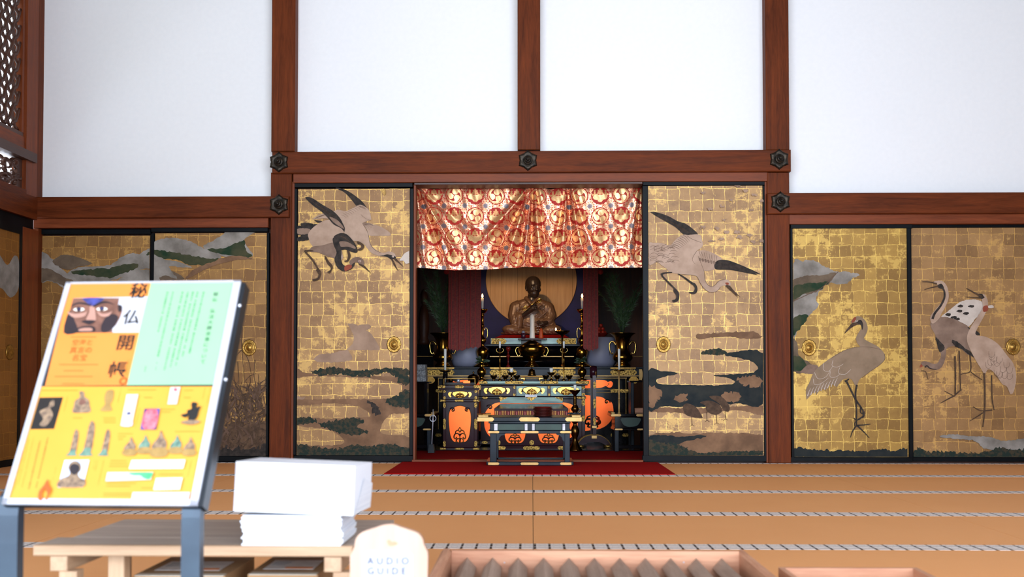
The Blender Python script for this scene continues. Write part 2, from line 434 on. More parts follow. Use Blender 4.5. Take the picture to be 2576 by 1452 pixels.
def part(mb, name, parent, label=None):
    """a part in world coordinates under a thing that may stand away from the origin"""
    base = parent; off = Vector((0, 0, 0))
    while base is not None: off += base.location; base = base.parent
    o = mb.build(name); me = o.data
    if off.length > 0:
        me.transform(Matrix.Translation(-off))
    o.parent = parent
    if label: o['label'] = label
    return o
def tag(o, label, cat, group=None, kind=None):
    o['label'] = label; o['category'] = cat
    if group: o['group'] = group
    if kind: o['kind'] = kind
    return o
def struct(o, label=None, cat=None):
    o['kind'] = 'structure'
    if label: o['label'] = label; o['category'] = cat
    return o
def sthing(name, label, cat, loc=(0, 0, 0)):
    o = thing(name, label, cat, None, loc); o['kind'] = 'structure'; return o
# ============================================================ ROOM
YW = 7.80           # face of the posts of the far wall
XL = -3.80          # left side wall
XR = 4.60
ZC = 4.40
G0 = -0.45
Y0 = 2.97           # front edge of the tatami room
# floor: tatami mats laid in rows, each row 0.955 m deep
fl = sthing('floor', 'tatami mat floor of the hall', 'floor')
mb = MB(); mb.box(XL, XR, Y0, YW + 0.1, -0.30, -0.055, 'darkwood_x'); part(mb, 'subfloor', fl)
rows = [Y0 + 0.955*k for k in range(5)] + [YW]
cols = [XL, -1.93, 0.005, 1.94, 3.87, XR]
g = 0.0012
for r in range(5):
    for c in range(5):
        a, b = cols[c], cols[c+1]; y0, y1 = rows[r], rows[r+1]
        mb = MB(); mb.box(a+g, b-g, y0+g+0.06, y1-g-0.06, -0.05, 0.0, 'tatami'); mat_o = part(mb, 'tatami_mat', fl)
        for q0, q1 in ((y0+g, y0+0.06), (y1-0.06, y1-g)):
            mb = MB(); mb.box(a+g, b-g, q0, q1, -0.05, 0.0008, 'tatami_border')
            e = part(mb, 'mat_border', fl); e.parent = mat_o
# ground outside
mb = MB(); mb.box(-9, 9, -9, Y0, -0.60, -0.45, 'gravel'); struct(part(mb, 'floor_outside', None), 'pale paving in front of the hall', 'floor')
mb = MB(); mb.box(XL-0.6, XR+0.6, Y0-0.12, Y0-0.002, -0.45, -0.005, 'darkwood_x'); struct(part(mb, 'trim_0', None), 'dark sill board along the front edge of the tatami floor', 'sill')
# ceiling and eaves
mb = MB(); mb.box(XL-0.3, XR+0.3, Y0, 13.0, ZC, ZC+0.1, 'ceiling_wood'); struct(part(mb, 'ceiling', None), 'wooden ceiling of the hall', 'ceiling')
mb = MB(); mb.box(-8.3, 8.9, -3.6, Y0-0.13, 4.55, 4.67, 'ceiling_wood'); struct(part(mb, 'ceiling_eaves', None), 'wooden eaves in front of the hall', 'eaves')
for a, b, nm, lb in ((-8.4, -8.3, 'wall_added_left', 'left'), (8.9, 9.0, 'wall_added_right', 'right')):
    mb = MB(); mb.box(a, b, -3.6, Y0, G0, 4.55, 'darkwood_y'); struct(part(mb, nm, None), 'added dark wing wall at the %s, keeping side light out' % lb, 'wall')  # unseen wing walls, added to cut light from the sides
for a, b, nm in ((-8.3, XL-0.31, 'wall_porch_a'), (XR+0.31, 8.9, 'wall_porch_b')):
    mb = MB(); mb.box(a, b, Y0, Y0+0.1, G0, 4.55, 'plaster'); struct(part(mb, nm, None), 'white plaster wall beside the hall front', 'wall')
# walls behind the posts, pierced by the central bay
zb = W(1338, 1163, 7.9).z
wall = sthing('wall_back', 'far wall of the hall with white plaster panels', 'wall')
YP = 7.90
def pane(px0, py0, px1, py1, name='plaster_panel', m='plaster', Y=YP, dep=0.1):
    mb = MB(); mb.pbox(px0, py0, px1, py1, Y, dep, m); return part(mb, name, wall)
ztop = ZC
def wpanel(px0, px1, py):          # plaster from the rail up to the ceiling
    a = W(px0, py, YP).x; b = W(px1, py, YP).x; z = W(px0, py, YP).z
    mb = MB(); mb.box(a, b, YP, YP+0.1, z, ztop, 'plaster'); part(mb, 'plaster_panel', wall)
wpanel(60, 700, 530); wpanel(715, 1330, 400); wpanel(1331, 1955, 400); wpanel(1956, 2900, 520)
# left, right and front walls
mb = MB(); mb.box(XR, XR+0.15, Y0, 8.0, 0, ZC, 'plaster'); struct(part(mb, 'wall_right', None), 'white plaster wall on the right', 'wall')
fw = sthing('wall_front', 'wall over the open front of the hall', 'wall')
mb = MB(); mb.box(XL-0.3, XR+0.3, Y0, Y0+0.12, 4.05, ZC, 'plaster'); part(mb, 'plaster_panel', fw)
for a, b in ((XL-0.3, -2.75), (3.55, XR+0.3)):
    mb = MB(); mb.box(a, b, Y0, Y0+0.12, 0.001, 4.05, 'darkwood_z'); part(mb, 'board_panel', fw)

# posts and rails of the far wall
nt_ = [0]
def trim(label, parts, parent=None):
    nt_[0] += 1
    t = sthing('trim_%d' % nt_[0], label, 'post' if 'post' in label else 'rail')
    for nm, mb in parts: part(mb, nm, t)
    return t
def post(label, x0, x1, y0, y1, m='post_z', Y=YW, dep=0.12, zt=None, bev=0.006):
    a = W(x0, (y0+y1)/2, Y).x; b = W(x1, (y0+y1)/2, Y).x
    z0 = W(x0, y1, Y).z if y1 < 1150 else 0.001
    z1 = zt if zt else W(x0, y0, Y).z
    mb = MB(); mb.bbox(a, b, Y, Y+dep, z0, z1, m, bev)
    nt_[0] += 1
    return struct(part(mb, 'trim_%d' % nt_[0], None), label, 'post')
def rail(label, x0, x1, y0, y1, m='post_x', Y=YW-0.03, dep=0.12, bev=0.006):
    mb = MB(); mb.pbox(x0, y0, x1, y1, Y, dep, m, bev); nt_[0] += 1
    return struct(part(mb, 'trim_%d' % nt_[0], None), label, 'rail')
post('brown post left of the raised bay, from rail to ceiling', 683, 742, 0, 381, zt=ZC)
post('brown post above the middle of the long upper rail', 1302, 1359, 0, 377, zt=ZC)
post('brown post right of the raised bay, from rail to ceiling', 1926, 1985, 0, 378, zt=ZC)
post('brown post left of the flying cranes door', 679, 732, 434, 1163, bev=0.004)
post('brown post right of the raised bay, down to the tatami', 1932, 1988, 434, 1163, bev=0.004)
post('slim jamb left of the two crane door', 732, 739, 457, 1163, m='kamoi_z', Y=YW+0.02, dep=0.08, bev=0.002)
post('slim jamb right of the single crane door', 1926, 1932, 457, 1163, m='kamoi_z', Y=YW+0.02, dep=0.08, bev=0.002)
rail('long upper rail over the raised central bay', 678, 1990, 379, 434)
rail('lower rail on the left over the hill doors', 78, 732, 494, 548)
rail('lower rail on the right over the standing crane doors', 1935, 2900, 484, 537)
rail('reddish lintel under the long upper rail', 732, 1932, 434.5, 458, m='kamoi_x', Y=YW+0.005, dep=0.1, bev=0.003)
rail('reddish lintel over the hill doors', 78, 679, 548.5, 573, m='kamoi_x', Y=YW+0.005, dep=0.1, bev=0.003)
rail('reddish lintel over the standing crane doors', 1988, 2900, 537.5, 563, m='kamoi_x', Y=YW+0.005, dep=0.1, bev=0.003)
rail('grooved track above the brocade curtain', 1040, 1617, 458.5, 464, m='darkwood_x', Y=YW+0.0, dep=0.16, bev=0.002)
rail('reddish threshold strip below the altar opening', 1036, 1617, 1157.5, 1163, m='kamoi_x', Y=YW+0.01, dep=0.08, bev=0.002)
post('thin reddish jamb left of the altar opening', 1040, 1045.5, 464, 1163, m='kamoi_z', Y=YW+0.02, dep=0.1, bev=0.001)
post('corner post where far wall and left wall meet', 78, 93, 575, 1163, m='post_z', Y=YW+0.0, dep=0.1, bev=0.002)
post('corner post above the lower rail on the left', 72, 94, 0, 497, m='post_z', Y=YW+0.0, dep=0.12, zt=ZC, bev=0.002)

# ---- left side wall (its far end only is in view)
lw = sthing('wall_left', 'left side wall of the hall', 'wall')
def zy(py, px=60): return W(px, py, YW).z
mb = MB(); mb.box(XL-0.16, XL, Y0, 7.79, 0.001, 1.72, 'darkwood_y'); part(mb, 'board_panel', lw)
mb = MB(); mb.box(XL-0.16, XL, Y0, 7.79, 3.75, ZC, 'plaster'); part(mb, 'plaster_panel', lw)
zl0, zl1 = zy(556), zy(500)
def ltrim(label, y0, y1, z0, z1, x0, x1, m, cat='rail'):
    mb = MB(); mb.box(x0, x1, y0, y1, z0, z1, m); nt_[0] += 1
    return struct(part(mb, 'trim_%d' % nt_[0], None), label, cat)
ltrim('thick rail along the left side wall', Y0, 7.76, zl0, zl1, XL-0.1, XL+0.03, 'post_y')
ltrim('dark lintel under the rail of the left side wall', Y0, 7.76, zl0-0.075, zl0-0.001, XL-0.1, XL+0.0, 'frame_black')
ltrim('lower post at the far end of the left side wall', 7.56, 7.79, 0.001, zl0-0.08, XL-0.001, XL+0.025, 'kamoi_z', 'post')
ltrim('upper post at the far end of the left side wall', 7.62, 7.79, zl1+0.001, ZC, XL-0.1, XL+0.01, 'kamoi_z', 'post')
zc0, zc1 = zl1+0.035, zl1+0.26
ltrim('sill below the carved transom on the left', Y0, 7.62, zl1, zc0, XL-0.06, XL+0.015, 'post_y')
ltrim('grey brown rail above the carved transom on the left', Y0, 7.74, zc1, zc1+0.07, XL-0.06, XL+0.035, 'darkwood_y')
ltrim('sloped board below the lattice transom on the left', Y0, 7.66, zc1+0.07, zc1+0.17, XL-0.06, XL+0.0, 'kamoi_y')
mb = MB(); mb.box(XL-0.32, XL-0.30, Y0, 7.8, zc0-0.05, 3.85, 'paper_glow'); struct(part(mb, 'window_1', None), 'white paper behind the lattice transom, given a glow of its own', 'window')
# lattice transom
lt = thing('lattice_transom', 'brown diamond lattice transom high on the left side wall', 'transom')
zt0, zt1 = zc1+0.20, 3.72
y_a, y_b = 6.9, 7.60
mb = MB()
for a, b, c, d in ((y_a, y_b, zt0-0.03, zt0), (y_a, y_b, zt1, zt1+0.03)): mb.box(XL-0.05, XL-0.005, a, b, c, d, 'darkwood_y')
mb.box(XL-0.05, XL-0.002, y_b-0.03, y_b, zt0, zt1, 'kamoi_z'); mb.box(XL-0.05, XL-0.002, y_a, y_a+0.03, zt0, zt1, 'kamoi_z')
part(mb, 'frame', lt)
stepd = 0.125
for k in range(-8, 16):
    for sg in (1, -1):
        c0 = k*stepd
        pts = []
        nn = 40
        for i in range(nn+1):
            y = y_a + (y_b-0.03-y_a)*i/nn
            z = zt0 + c0 + sg*(y-y_a)*1.35 + (0.9 if sg < 0 else 0)
            z += 0.018*math.sin((y-y_a)/stepd*1.35*2*PI)
            if zt0 <= z <= zt1: pts.append((XL-0.03 + 0.006*sg, y, z))
        if len(pts) > 2:
            mb = MB(); mb.tube(pts, 0.0135, 'darkwood_y', 6); part(mb, 'lattice_rod', lt)
# carved transom
ct = thing('carved_transom', 'carved brown openwork transom of leaves and scrolls on the left side wall', 'transom')
rnd = random.Random(3)
mb = MB(); mb.box(XL-0.05, XL-0.02, 7.55, 7.62, zc0, zc1, 'darkwood_z'); part(mb, 'frame', ct)
for i in range(26):
    y = rnd.uniform(6.95, 7.6); z = rnd.uniform(zc0+0.03, zc1-0.04); a = rnd.uniform(0, 6.28)
    mb = MB(); r_ = rnd.uniform(0.028, 0.05)
    pts = [(XL-0.03+0.012*math.sin(t*2), y + r_*(1-t*0.12)*math.cos(a+t*1.3), z + r_*(1-t*0.12)*math.sin(a+t*1.3)*0.8) for t in [q*0.35 for q in range(12)]]
    mb.tube(pts, [0.006+0.010*math.sin(PI*q/11) for q in range(12)], 'darkwood_z', 7); part(mb, 'carved_scroll', ct)

# ============================================================ DOORS (painted sliding panels)
def closed(pts, k=4):
    """Catmull-Rom through a closed outline; a point given as (x, y, 1) stays sharp."""
    P = [(p[0], p[1], len(p) > 2) for p in pts]; n_ = len(P); out = []
    for i in range(n_):
        p0, p1, p2, p3 = P[i-1], P[i], P[(i+1) % n_], P[(i+2) % n_]
        if p1[2]: p0 = p1
        if p2[2]: p3 = p2
        for j in range(k):
            t = j/k
            out.append(tuple(0.5*((2*p1[c]) + (-p0[c]+p2[c])*t + (2*p0[c]-5*p1[c]+4*p2[c]-p3[c])*t*t + (-p0[c]+3*p1[c]-3*p2[c]+p3[c])*t**3) for c in (0, 1)))
    return out
def openc(pts, k=4):
    out = []; n_ = len(pts)
    for i in range(n_-1):
        p0, p1, p2, p3 = pts[max(i-1, 0)], pts[i], pts[i+1], pts[min(i+2, n_-1)]
        for j in range(k):
            t = j/k
            out.append(tuple(0.5*((2*p1[c]) + (-p0[c]+p2[c])*t + (2*p0[c]-5*p1[c]+4*p2[c]-p3[c])*t*t + (-p0[c]+3*p1[c]-3*p2[c]+p3[c])*t**3) for c in (0, 1)))
    out.append(tuple(pts[-1][:2])); return out
class Art:
    """Painting on a door: outlines traced in the door's own plane, laid on in thin coats of pigment."""
    def __init__(s, Y, x0, y0, sc, clip):
        s.mb = MB(); s.Y = Y; s.x0, s.y0, s.sc = x0, y0, sc; s.k = 0; s.clip = clip
    def P(s, x, y):
        px = s.x0 + x/s.sc; py = s.y0 + y/s.sc
        c = s.clip; px = min(max(px, c[0]), c[2]); py = min(max(py, c[1]), c[3])
        return px, py
    def poly(s, m, pts, smooth=4, rough=0.0, rs=0.06):
        s.k += 1
        if smooth: pts = closed(pts, smooth)
        if rough:
            dense = []
            for i in range(len(pts)):
                a, b = pts[i], pts[(i+1) % len(pts)]
                d = math.hypot(b[0]-a[0], b[1]-a[1]); q = max(1, int(d/6))
                for j in range(q): dense.append((a[0]+(b[0]-a[0])*j/q, a[1]+(b[1]-a[1])*j/q))
            pts = [(x + rough*noise.noise(Vector((x*rs, y*rs, 3))), y + rough*noise.noise(Vector((x*rs, y*rs, 9)))) for x, y in dense]
        y = s.Y - 0.00035*s.k
        vs = [W(*s.P(*p), s.Y) for p in pts]
        v2, f2 = filled([(v.x, v.z) for v in vs])
        s.mb.add([(p[0], y, p[1]) for p in v2], f2, m)
    def line(s, m, pts, w=3.0, w2=None, smooth=4, new=False):
        s.k += 1 if new else 0.05
        if smooth: pts = openc(pts, smooth)
        w2 = w if w2 is None else w2; n_ = len(pts); y = s.Y - 0.00035*(s.k+1) - 0.0001
        L = []; R = []
        for i, p in enumerate(pts):
            a = pts[max(i-1, 0)]; b = pts[min(i+1, n_-1)]
            dx, dy = b[0]-a[0], b[1]-a[1]; d = math.hypot(dx, dy) or 1
            h = (w + (w2-w)*i/(n_-1))/2
            L.append((p[0]-dy/d*h, p[1]+dx/d*h)); R.append((p[0]+dy/d*h, p[1]-dx/d*h))
        vs = []
        for q in L + R:
            v = W(*s.P(*q), s.Y); vs.append((v.x, y, v.z))
        s.mb.add(vs, [(i, i+n_, i+n_+1, i+1) for i in range(n_-1)], m)
    def at(s, x0, y0, sc): s.x0, s.y0, s.sc = x0, y0, sc
dn = [0]
def door(label, out, inn, leaf, pull=None, Y=7.835):
    dn[0] += 1
    d = sthing('door_%d' % dn[0], label, 'sliding door')
    x0, y0, x1, y1 = out; a, b, c, e = inn
    for (p0, q0, p1, q1) in ((x0, y0, x1, b), (x0, e, x1, y1), (x0, b, a, e), (c, b, x1, e)):
        mb = MB()
        A = W((p0+p1)/2, (q0+q1)/2, Y); hx = (p1-p0)/2*S(Y); hz = (q1-q0)/2*S(Y)
        mb.bbox(A.x-hx, A.x+hx, Y-0.012, Y+0.022, max(A.z-hz, 0.002), A.z+hz, 'frame_black', 0.003); part(mb, 'door_frame', d)
    mb = MB(); mb.pbox(a, b, c, e, Y, 0.012, leaf); part(mb, 'gold_leaf_panel', d)
    if pull:
        pc = W(pull[0], pull[1], Y); p = thing_part_pull(d, pc, Y)
    return d
def pull_mb(c, k=1.0, ax='y'):
    mb = MB(); rx, rz = 0.054*k, 0.062*k
    N = 48
    def ring(f, y, scal=0.0):
        out = []
        for i in range(N):
            a = 2*PI*i/N
            w = 1 + scal*(abs(math.cos(a*6)) - 0.6)
            out.append((c[0]+rx*f*w*math.cos(a), c[1]+y, c[2]+rz*f*w*math.sin(a)))
        return out
    prof = [(1.0, 0.0, 0.06), (1.0, -0.006, 0.06), (0.9, -0.009, 0.05), (0.74, -0.005, 0.02), (0.62, -0.006, 0), (0.58, -0.012, 0), (0.53, -0.012, 0), (0.50, -0.004, 0), (0.42, -0.003, 0), (0.40, -0.007, 0), (0.2, -0.008, 0.1), (0.12, -0.011, 0), (0.02, -0.012, 0)]
    vs = []; fs = []
    for f, y, sc in prof: vs += ring(f, y, sc)
    for r in range(len(prof)-1):
        for i in range(N): j = (i+1) % N; fs.append((r*N+j, r*N+i, (r+1)*N+i, (r+1)*N+j))
    fs.append([ (len(prof)-1)*N+i for i in range(N)][::-1])
    mb.add(vs, fs, 'gilt', True)
    for i in range(24):   # raised beads on the flange, long ones on the four axes
        a = 2*PI*(i+0.5)/24
        mb.ball((c[0]+rx*0.80*math.cos(a), c[1]-0.007, c[2]+rz*0.80*math.sin(a)), (0.0035*k, 0.004, 0.0035*k), 'brass_bright', 6, 5)
    return mb
def thing_part_pull(d, c, Y):
    return part(pull_mb((c.x, Y-0.001, c.z)), 'door_pull', d)

# --- door A: two flying cranes
dA = door('gold leaf sliding door painted with two flying cranes, left of the curtain', (739, 461, 1040, 1161), (747, 472, 1031, 1146), 'leaf_center', (991, 867))
A = Art(7.8345, 740, 460, 5.583, (747.5, 472.5, 1030.5, 1145.5))
# lower landscape first (crop 730,450 scale 2.0167)
A.at(730, 450, 2.0167)
A.poly('paint_cloud', [(288, 735, 1), (330, 738), (400, 778), (440, 830), (456, 868, 1), (400, 870), (330, 870), (285, 868, 1), (318, 835), (322, 800), (308, 765)], 4, 3)
A.poly('paint_cloud', [(340, 745), (400, 738), (408, 755), (380, 768)], 4, 3)
A.poly('paint_cloud', [(120, 918), (150, 890), (210, 885), (280, 870), (300, 880), (312, 918), (230, 932), (160, 930)], 4, 4)
A.poly('paint_cloud', [(34, 985), (70, 1000), (110, 1035), (125, 1070), (80, 1110), (34, 1148)], 4, 5)
A.poly('paint_earth', [(34, 1010), (34, 960), (100, 990), (330, 1000), (600, 1010), (604, 1075), (560, 1100), (500, 1135), (600, 1130), (604, 1185), (500, 1200), (460, 1290), (604, 1310), (604, 1404), (34, 1404), (34, 1360), (250, 1350), (268, 1320), (200, 1275), (34, 1250), (34, 1215), (200, 1215), (390, 1210), (396, 1185), (330, 1150), (200, 1140), (34, 1150), (34, 1120), (560, 1115), (590, 1090), (500, 1060), (300, 1050)], 3, 6)
A.poly('leaf_center', [(36, 1010), (300, 1006), (520, 1030), (570, 1060), (520, 1100), (330, 1112), (140, 1108), (36, 1100)], 4, 5)
for cl in ([(110, 985), (150, 965), (250, 960), (330, 975), (430, 965), (520, 960), (600, 965), (604, 1000), (560, 1010), (480, 985), (400, 1005), (330, 1005), (250, 990), (160, 998)],
           [(560, 1005), (600, 1000), (604, 1035), (580, 1045), (550, 1030)],
           [(490, 1120), (540, 1100), (604, 1070), (604, 1150), (560, 1160), (500, 1145)],
           [(34, 1215), (100, 1212), (140, 1235), (70, 1245), (34, 1250)],
           [(140, 1245), (230, 1225), (330, 1210), (375, 1235), (340, 1260), (400, 1285), (340, 1300), (250, 1290), (180, 1265)],
           [(34, 1345), (120, 1360), (240, 1370), (330, 1350), (400, 1360), (500, 1345), (604, 1370), (604, 1404), (34, 1404)]):
    A.poly('paint_pine', cl, 4, 16, 0.11)
A.poly('paint_black', [(390, 1130), (430, 1140), (440, 1155), (462, 1160), (450, 1170), (462, 1195), (430, 1198), (410, 1185), (420, 1160)], 4, 12, 0.12)
A.at(740, 460, 5.583)
# second crane (behind): wings, body, neck
A.poly('paint_black', [(580, 72, 1), (640, 74), (760, 120), (880, 200), (970, 280), (1020, 350, 1), (900, 340), (870, 320), (790, 220), (700, 130), (620, 95)], 3)
A.poly('paint_crane', [(255, 520, 1), (330, 460), (440, 430), (560, 400), (620, 380), (720, 400), (800, 370), (870, 330), (930, 310), (1000, 340), (1060, 400), (1085, 520, 1), (1000, 550), (960, 575), (1000, 640), (1040, 720), (1060, 820), (1100, 900), (1180, 960), (1260, 985), (1330, 965), (1400, 985), (1430, 1030), (1420, 1070), (1370, 1060), (1310, 1030), (1200, 1030), (1110, 1000), (1050, 950), (985, 870), (900, 820), (820, 810), (700, 700), (600, 560), (450, 500)], 4)
A.poly('paint_crane', [(958, 575), (1000, 560), (1100, 580), (1220, 620), (1320, 680), (1358, 725), (1330, 745), (1200, 745), (1050, 740), (1020, 660), (980, 600)], 4)
A.poly('paint_crane_dark', [(958, 575), (1000, 560), (1070, 572), (1110, 600), (1060, 590), (1000, 600)], 4)
for i in range(9):
    x = 665+i*28; y = 455-i*17
    A.line('paint_line', [(x, y), (x+35, y+10), (x+70, y+42)], 4, 2)
for i in range(7): A.line('paint_line', [(900+i*13, 318+i*3), (930+i*14, 350+i*5)], 4, 2)
A.line('paint_line', [(940, 450), (1000, 500), (1075, 530)], 4, 2)
for i in range(5): A.line('paint_line', [(975+i*6, 598-i*3), (1060+i*14, 660-i*14)], 3, 2)
A.line('paint_line', [(970, 590), (1020, 660), (1050, 760), (1070, 860), (1130, 940), (1220, 985)], 4)
for i in range(6): A.line('paint_line', [(290+i*28, 510-i*10), (340+i*25, 480-i*10), (400+i*20, 470-i*6)], 4, 2)
A.poly('paint_black', [(1190, 1030), (1260, 1020), (1310, 1005), (1370, 1020), (1420, 1035), (1430, 1060), (1385, 1075), (1370, 1085), (1320, 1050), (1270, 1035)], 3)
A.poly('paint_brown', [(1400, 1060), (1440, 1070), (1550, 1197, 1), (1470, 1130), (1420, 1095)], 2)
A.poly('paint_brown', [(1365, 1075), (1385, 1075), (1420, 1140), (1466, 1245, 1), (1400, 1160)], 2)
A.poly('paint_white', [(1372, 1035), (1390, 1025), (1405, 1038), (1392, 1052)], 3); A.poly('paint_red', [(1382, 1040), (1389, 1032), (1396, 1040), (1389, 1047)], 2)
# first crane (dark neck)
A.poly('paint_black', [(34, 620), (100, 600), (90, 575), (180, 562), (270, 580), (330, 585), (320, 620), (260, 660), (220, 720), (230, 790), (150, 815), (36, 822), (36, 780), (100, 745), (36, 720)], 3, 8)
A.poly('paint_crane_dark', [(36, 660), (100, 640), (220, 650), (240, 700), (140, 730), (50, 715)], 3, 6)
A.poly('paint_black', [(285, 525), (340, 530), (400, 545), (350, 562), (310, 550)], 3)
A.poly('paint_crane', [(200, 720), (260, 640), (340, 580), (440, 530), (540, 530), (640, 600), (705, 690), (640, 725), (570, 780), (640, 900), (690, 1050), (640, 1100), (560, 1060), (470, 1030), (400, 1000), (340, 980), (220, 965), (262, 900), (230, 850), (210, 790)], 4)
A.poly('paint_crane_dark', [(262, 900), (400, 880), (560, 840), (640, 900), (680, 1000), (600, 1080), (540, 1050), (470, 1035), (390, 1000), (340, 980), (215, 965)], 4)
A.poly('paint_black', [(160, 205, 1), (250, 215), (400, 310), (550, 400), (640, 490), (690, 580), (714, 640), (708, 697, 1), (660, 640), (560, 590), (480, 500), (390, 410), (280, 330), (180, 240)], 4)
A.poly('paint_crane_dark', [(500, 480), (600, 520), (680, 600), (700, 650), (600, 590), (540, 540)], 4)
for i in range(6): A.line('paint_brown', [(220+i*45, 245+i*28), (360+i*40, 350+i*26), (450+i*30, 440+i*20)], 4, 2)
A.poly('paint_black', [(560, 770), (620, 720), (690, 708), (760, 740), (840, 830), (890, 930), (880, 985), (800, 970), (720, 940), (660, 945), (640, 860)], 4)
A.poly('paint_crane_dark', [(640, 830), (740, 830), (850, 890), (860, 930), (760, 900), (660, 900)], 4)
for i in range(6): A.line('paint_brown', [(620+i*16, 745+i*3), (700+i*14, 770+i*10), (790+i*8, 830+i*12)], 4, 2)
A.poly('paint_black', [(545, 790), (580, 775), (630, 830), (665, 950), (665, 1080), (690, 1150), (740, 1172), (800, 1160), (840, 1110), (860, 1095), (845, 1170), (780, 1230), (690, 1245), (610, 1190), (570, 1080), (600, 980), (560, 880)], 4)
A.poly('paint_red', [(716, 1172), (800, 1150), (808, 1200), (720, 1242)], 3)
A.poly('paint_crane_dark', [(780, 1110), (830, 1060), (900, 1045), (960, 1070), (985, 1120), (975, 1170), (930, 1150), (880, 1120), (840, 1130), (800, 1160)], 4)
A.poly('paint_brown', [(900, 1140), (980, 1160), (1030, 1210), (1092, 1285, 1), (1000, 1210)], 3)
A.poly('paint_white', [(905, 1102), (925, 1088), (945, 1102), (928, 1120)], 3); A.poly('paint_red', [(916, 1103), (926, 1094), (936, 1104), (926, 1112)], 2)
A.poly('paint_brown', [(140, 960), (240, 945), (280, 965), (185, 975), (260, 1060), (340, 1190), (380, 1255), (372, 1320), (340, 1370), (270, 1385), (268, 1355), (330, 1340), (345, 1290), (312, 1230), (320, 1200), (240, 1080)], 3)
A.poly('paint_brown', [(430, 1040), (455, 1040), (490, 1105), (540, 1160), (545, 1210), (500, 1275), (470, 1255), (510, 1230), (515, 1190), (470, 1140)], 3)
A.poly('paint_brown', [(745, 950), (775, 960), (798, 1030), (770, 1100), (730, 1120), (708, 1100), (745, 1085), (760, 1030)], 3)
A.poly('paint_brown', [(890, 825), (940, 840), (990, 890), (960, 945), (905, 955), (900, 935), (945, 910), (930, 870), (900, 870)], 3)
A.poly('paint_white', [(1620, 960, 1), (1560, 990), (1520, 1040), (1482, 1095), (1540, 1100), (1570, 1140), (1620, 1130, 1)], 3)
A.poly('leaf_bright', [(1230, 110), (1260, 82), (1285, 110), (1285, 170), (1255, 170)], 3)
part(A.mb, 'crane_painting', dA)

# --- door B: one crane over clouds and ducks
dB = door('gold leaf sliding door painted with one flying crane and ducks, right of the curtain', (1617, 457, 1928, 1161), (1631, 467, 1920, 1146), 'leaf_centre_right', (1669, 867))
B = Art(7.8345, 1610, 450, 2.0167, (1631.5, 467.5, 1919.5, 1145.5))
B.poly('paint_earth', [(42, 1300), (300, 1290), (624, 1300), (624, 1404), (42, 1404)], 3, 8)
B.poly('paint_earth', [(42, 1160), (300, 1165), (624, 1150), (624, 1200), (500, 1175), (300, 1190), (42, 1180)], 3, 8)
B.poly('paint_indigo', [(42, 975), (110, 975), (195, 988), (120, 1005), (85, 1020), (100, 1040), (200, 1045), (330, 1048), (440, 1045), (482, 1030), (440, 1010), (370, 998), (480, 990), (560, 985), (600, 962), (560, 925), (480, 905), (430, 895), (470, 880), (624, 888), (624, 1142), (500, 1140), (400, 1150), (260, 1160), (120, 1155), (42, 1170)], 4, 5)
B.poly('paint_pine', [(308, 885), (345, 868), (400, 862), (440, 880), (420, 895), (340, 892)], 4, 8, 0.12)
for q in ([(42, 1060), (90, 1060), (110, 1090), (70, 1150), (42, 1150)], [(490, 1010), (580, 1000), (620, 1020), (600, 1060), (520, 1040)], [(180, 1100), (230, 1090), (235, 1120), (190, 1130)], [(420, 1090), (500, 1085), (500, 1130), (430, 1130)]):
    B.poly('paint_earth', q, 4, 18, 0.12)
B.poly('paint_indigo', [(42, 1310), (120, 1300), (200, 1310), (300, 1300), (330, 1310), (240, 1330), (160, 1350), (42, 1350)], 4, 8)
B.poly('paint_pine', [(42, 1330), (100, 1335), (200, 1350), (300, 1390), (420, 1385), (624, 1380), (624, 1404), (42, 1404)], 4, 14, 0.12)
for q in ([(218, 1155), (240, 1140), (285, 1160), (320, 1215, 1), (270, 1210), (230, 1195)], [(304, 1135), (350, 1125), (400, 1145), (415, 1180), (380, 1198), (340, 1180), (330, 1150)], [(350, 1105), (410, 1105), (452, 1150), (450, 1180), (425, 1175), (400, 1140)]):
    B.poly('paint_brown', q, 4)
for x, y in ((262, 1205), (338, 1182), (388, 1195), (432, 1175)): B.line('paint_brown', [(x, y), (x+2, y+45)], 2.5, smooth=0); B.line('paint_brown', [(x-10, y+52), (x+2, y+43), (x+14, y+50)], 2, smooth=0)
B.poly('paint_earth', [(300, 790), (450, 780), (560, 775), (620, 800), (560, 812), (430, 800), (300, 815)], 4, 8)
B.at(1620, 520, 5.583)
B.poly('paint_black', [(85, 78, 1), (170, 80), (330, 130), (470, 205), (570, 235), (680, 310), (760, 390), (720, 400), (640, 395), (610, 420), (540, 380), (440, 290), (320, 220), (180, 140)], 4)
B.poly('paint_crane', [(62, 530), (140, 510), (240, 512), (360, 545), (410, 500), (480, 430), (560, 395), (620, 400), (760, 390), (800, 430), (825, 540), (790, 590), (740, 620), (850, 615), (960, 650), (1090, 730), (1060, 800), (1000, 880), (880, 905), (845, 905), (850, 1000), (880, 1080), (940, 1125), (1000, 1100), (1050, 1045), (1120, 1028), (1190, 1035), (1215, 1090), (1190, 1120), (1120, 1110), (1070, 1130), (1020, 1190), (930, 1205), (850, 1160), (790, 1080), (740, 980), (600, 955), (440, 940), (360, 920), (310, 870), (240, 820), (180, 780), (62, 810)], 4)
B.poly('paint_black', [(1000, 785), (1060, 750), (1180, 755), (1380, 830), (1560, 910), (1645, 955, 1), (1560, 940), (1600, 965, 1), (1400, 925), (1200, 890), (1020, 885), (985, 840)], 3)
for i in range(6): B.poly('paint_crane_dark', [(765+i*40, 728+i*8), (790+i*40, 722+i*9), (800+i*40, 755+i*10), (780+i*40, 765+i*10)], 3)
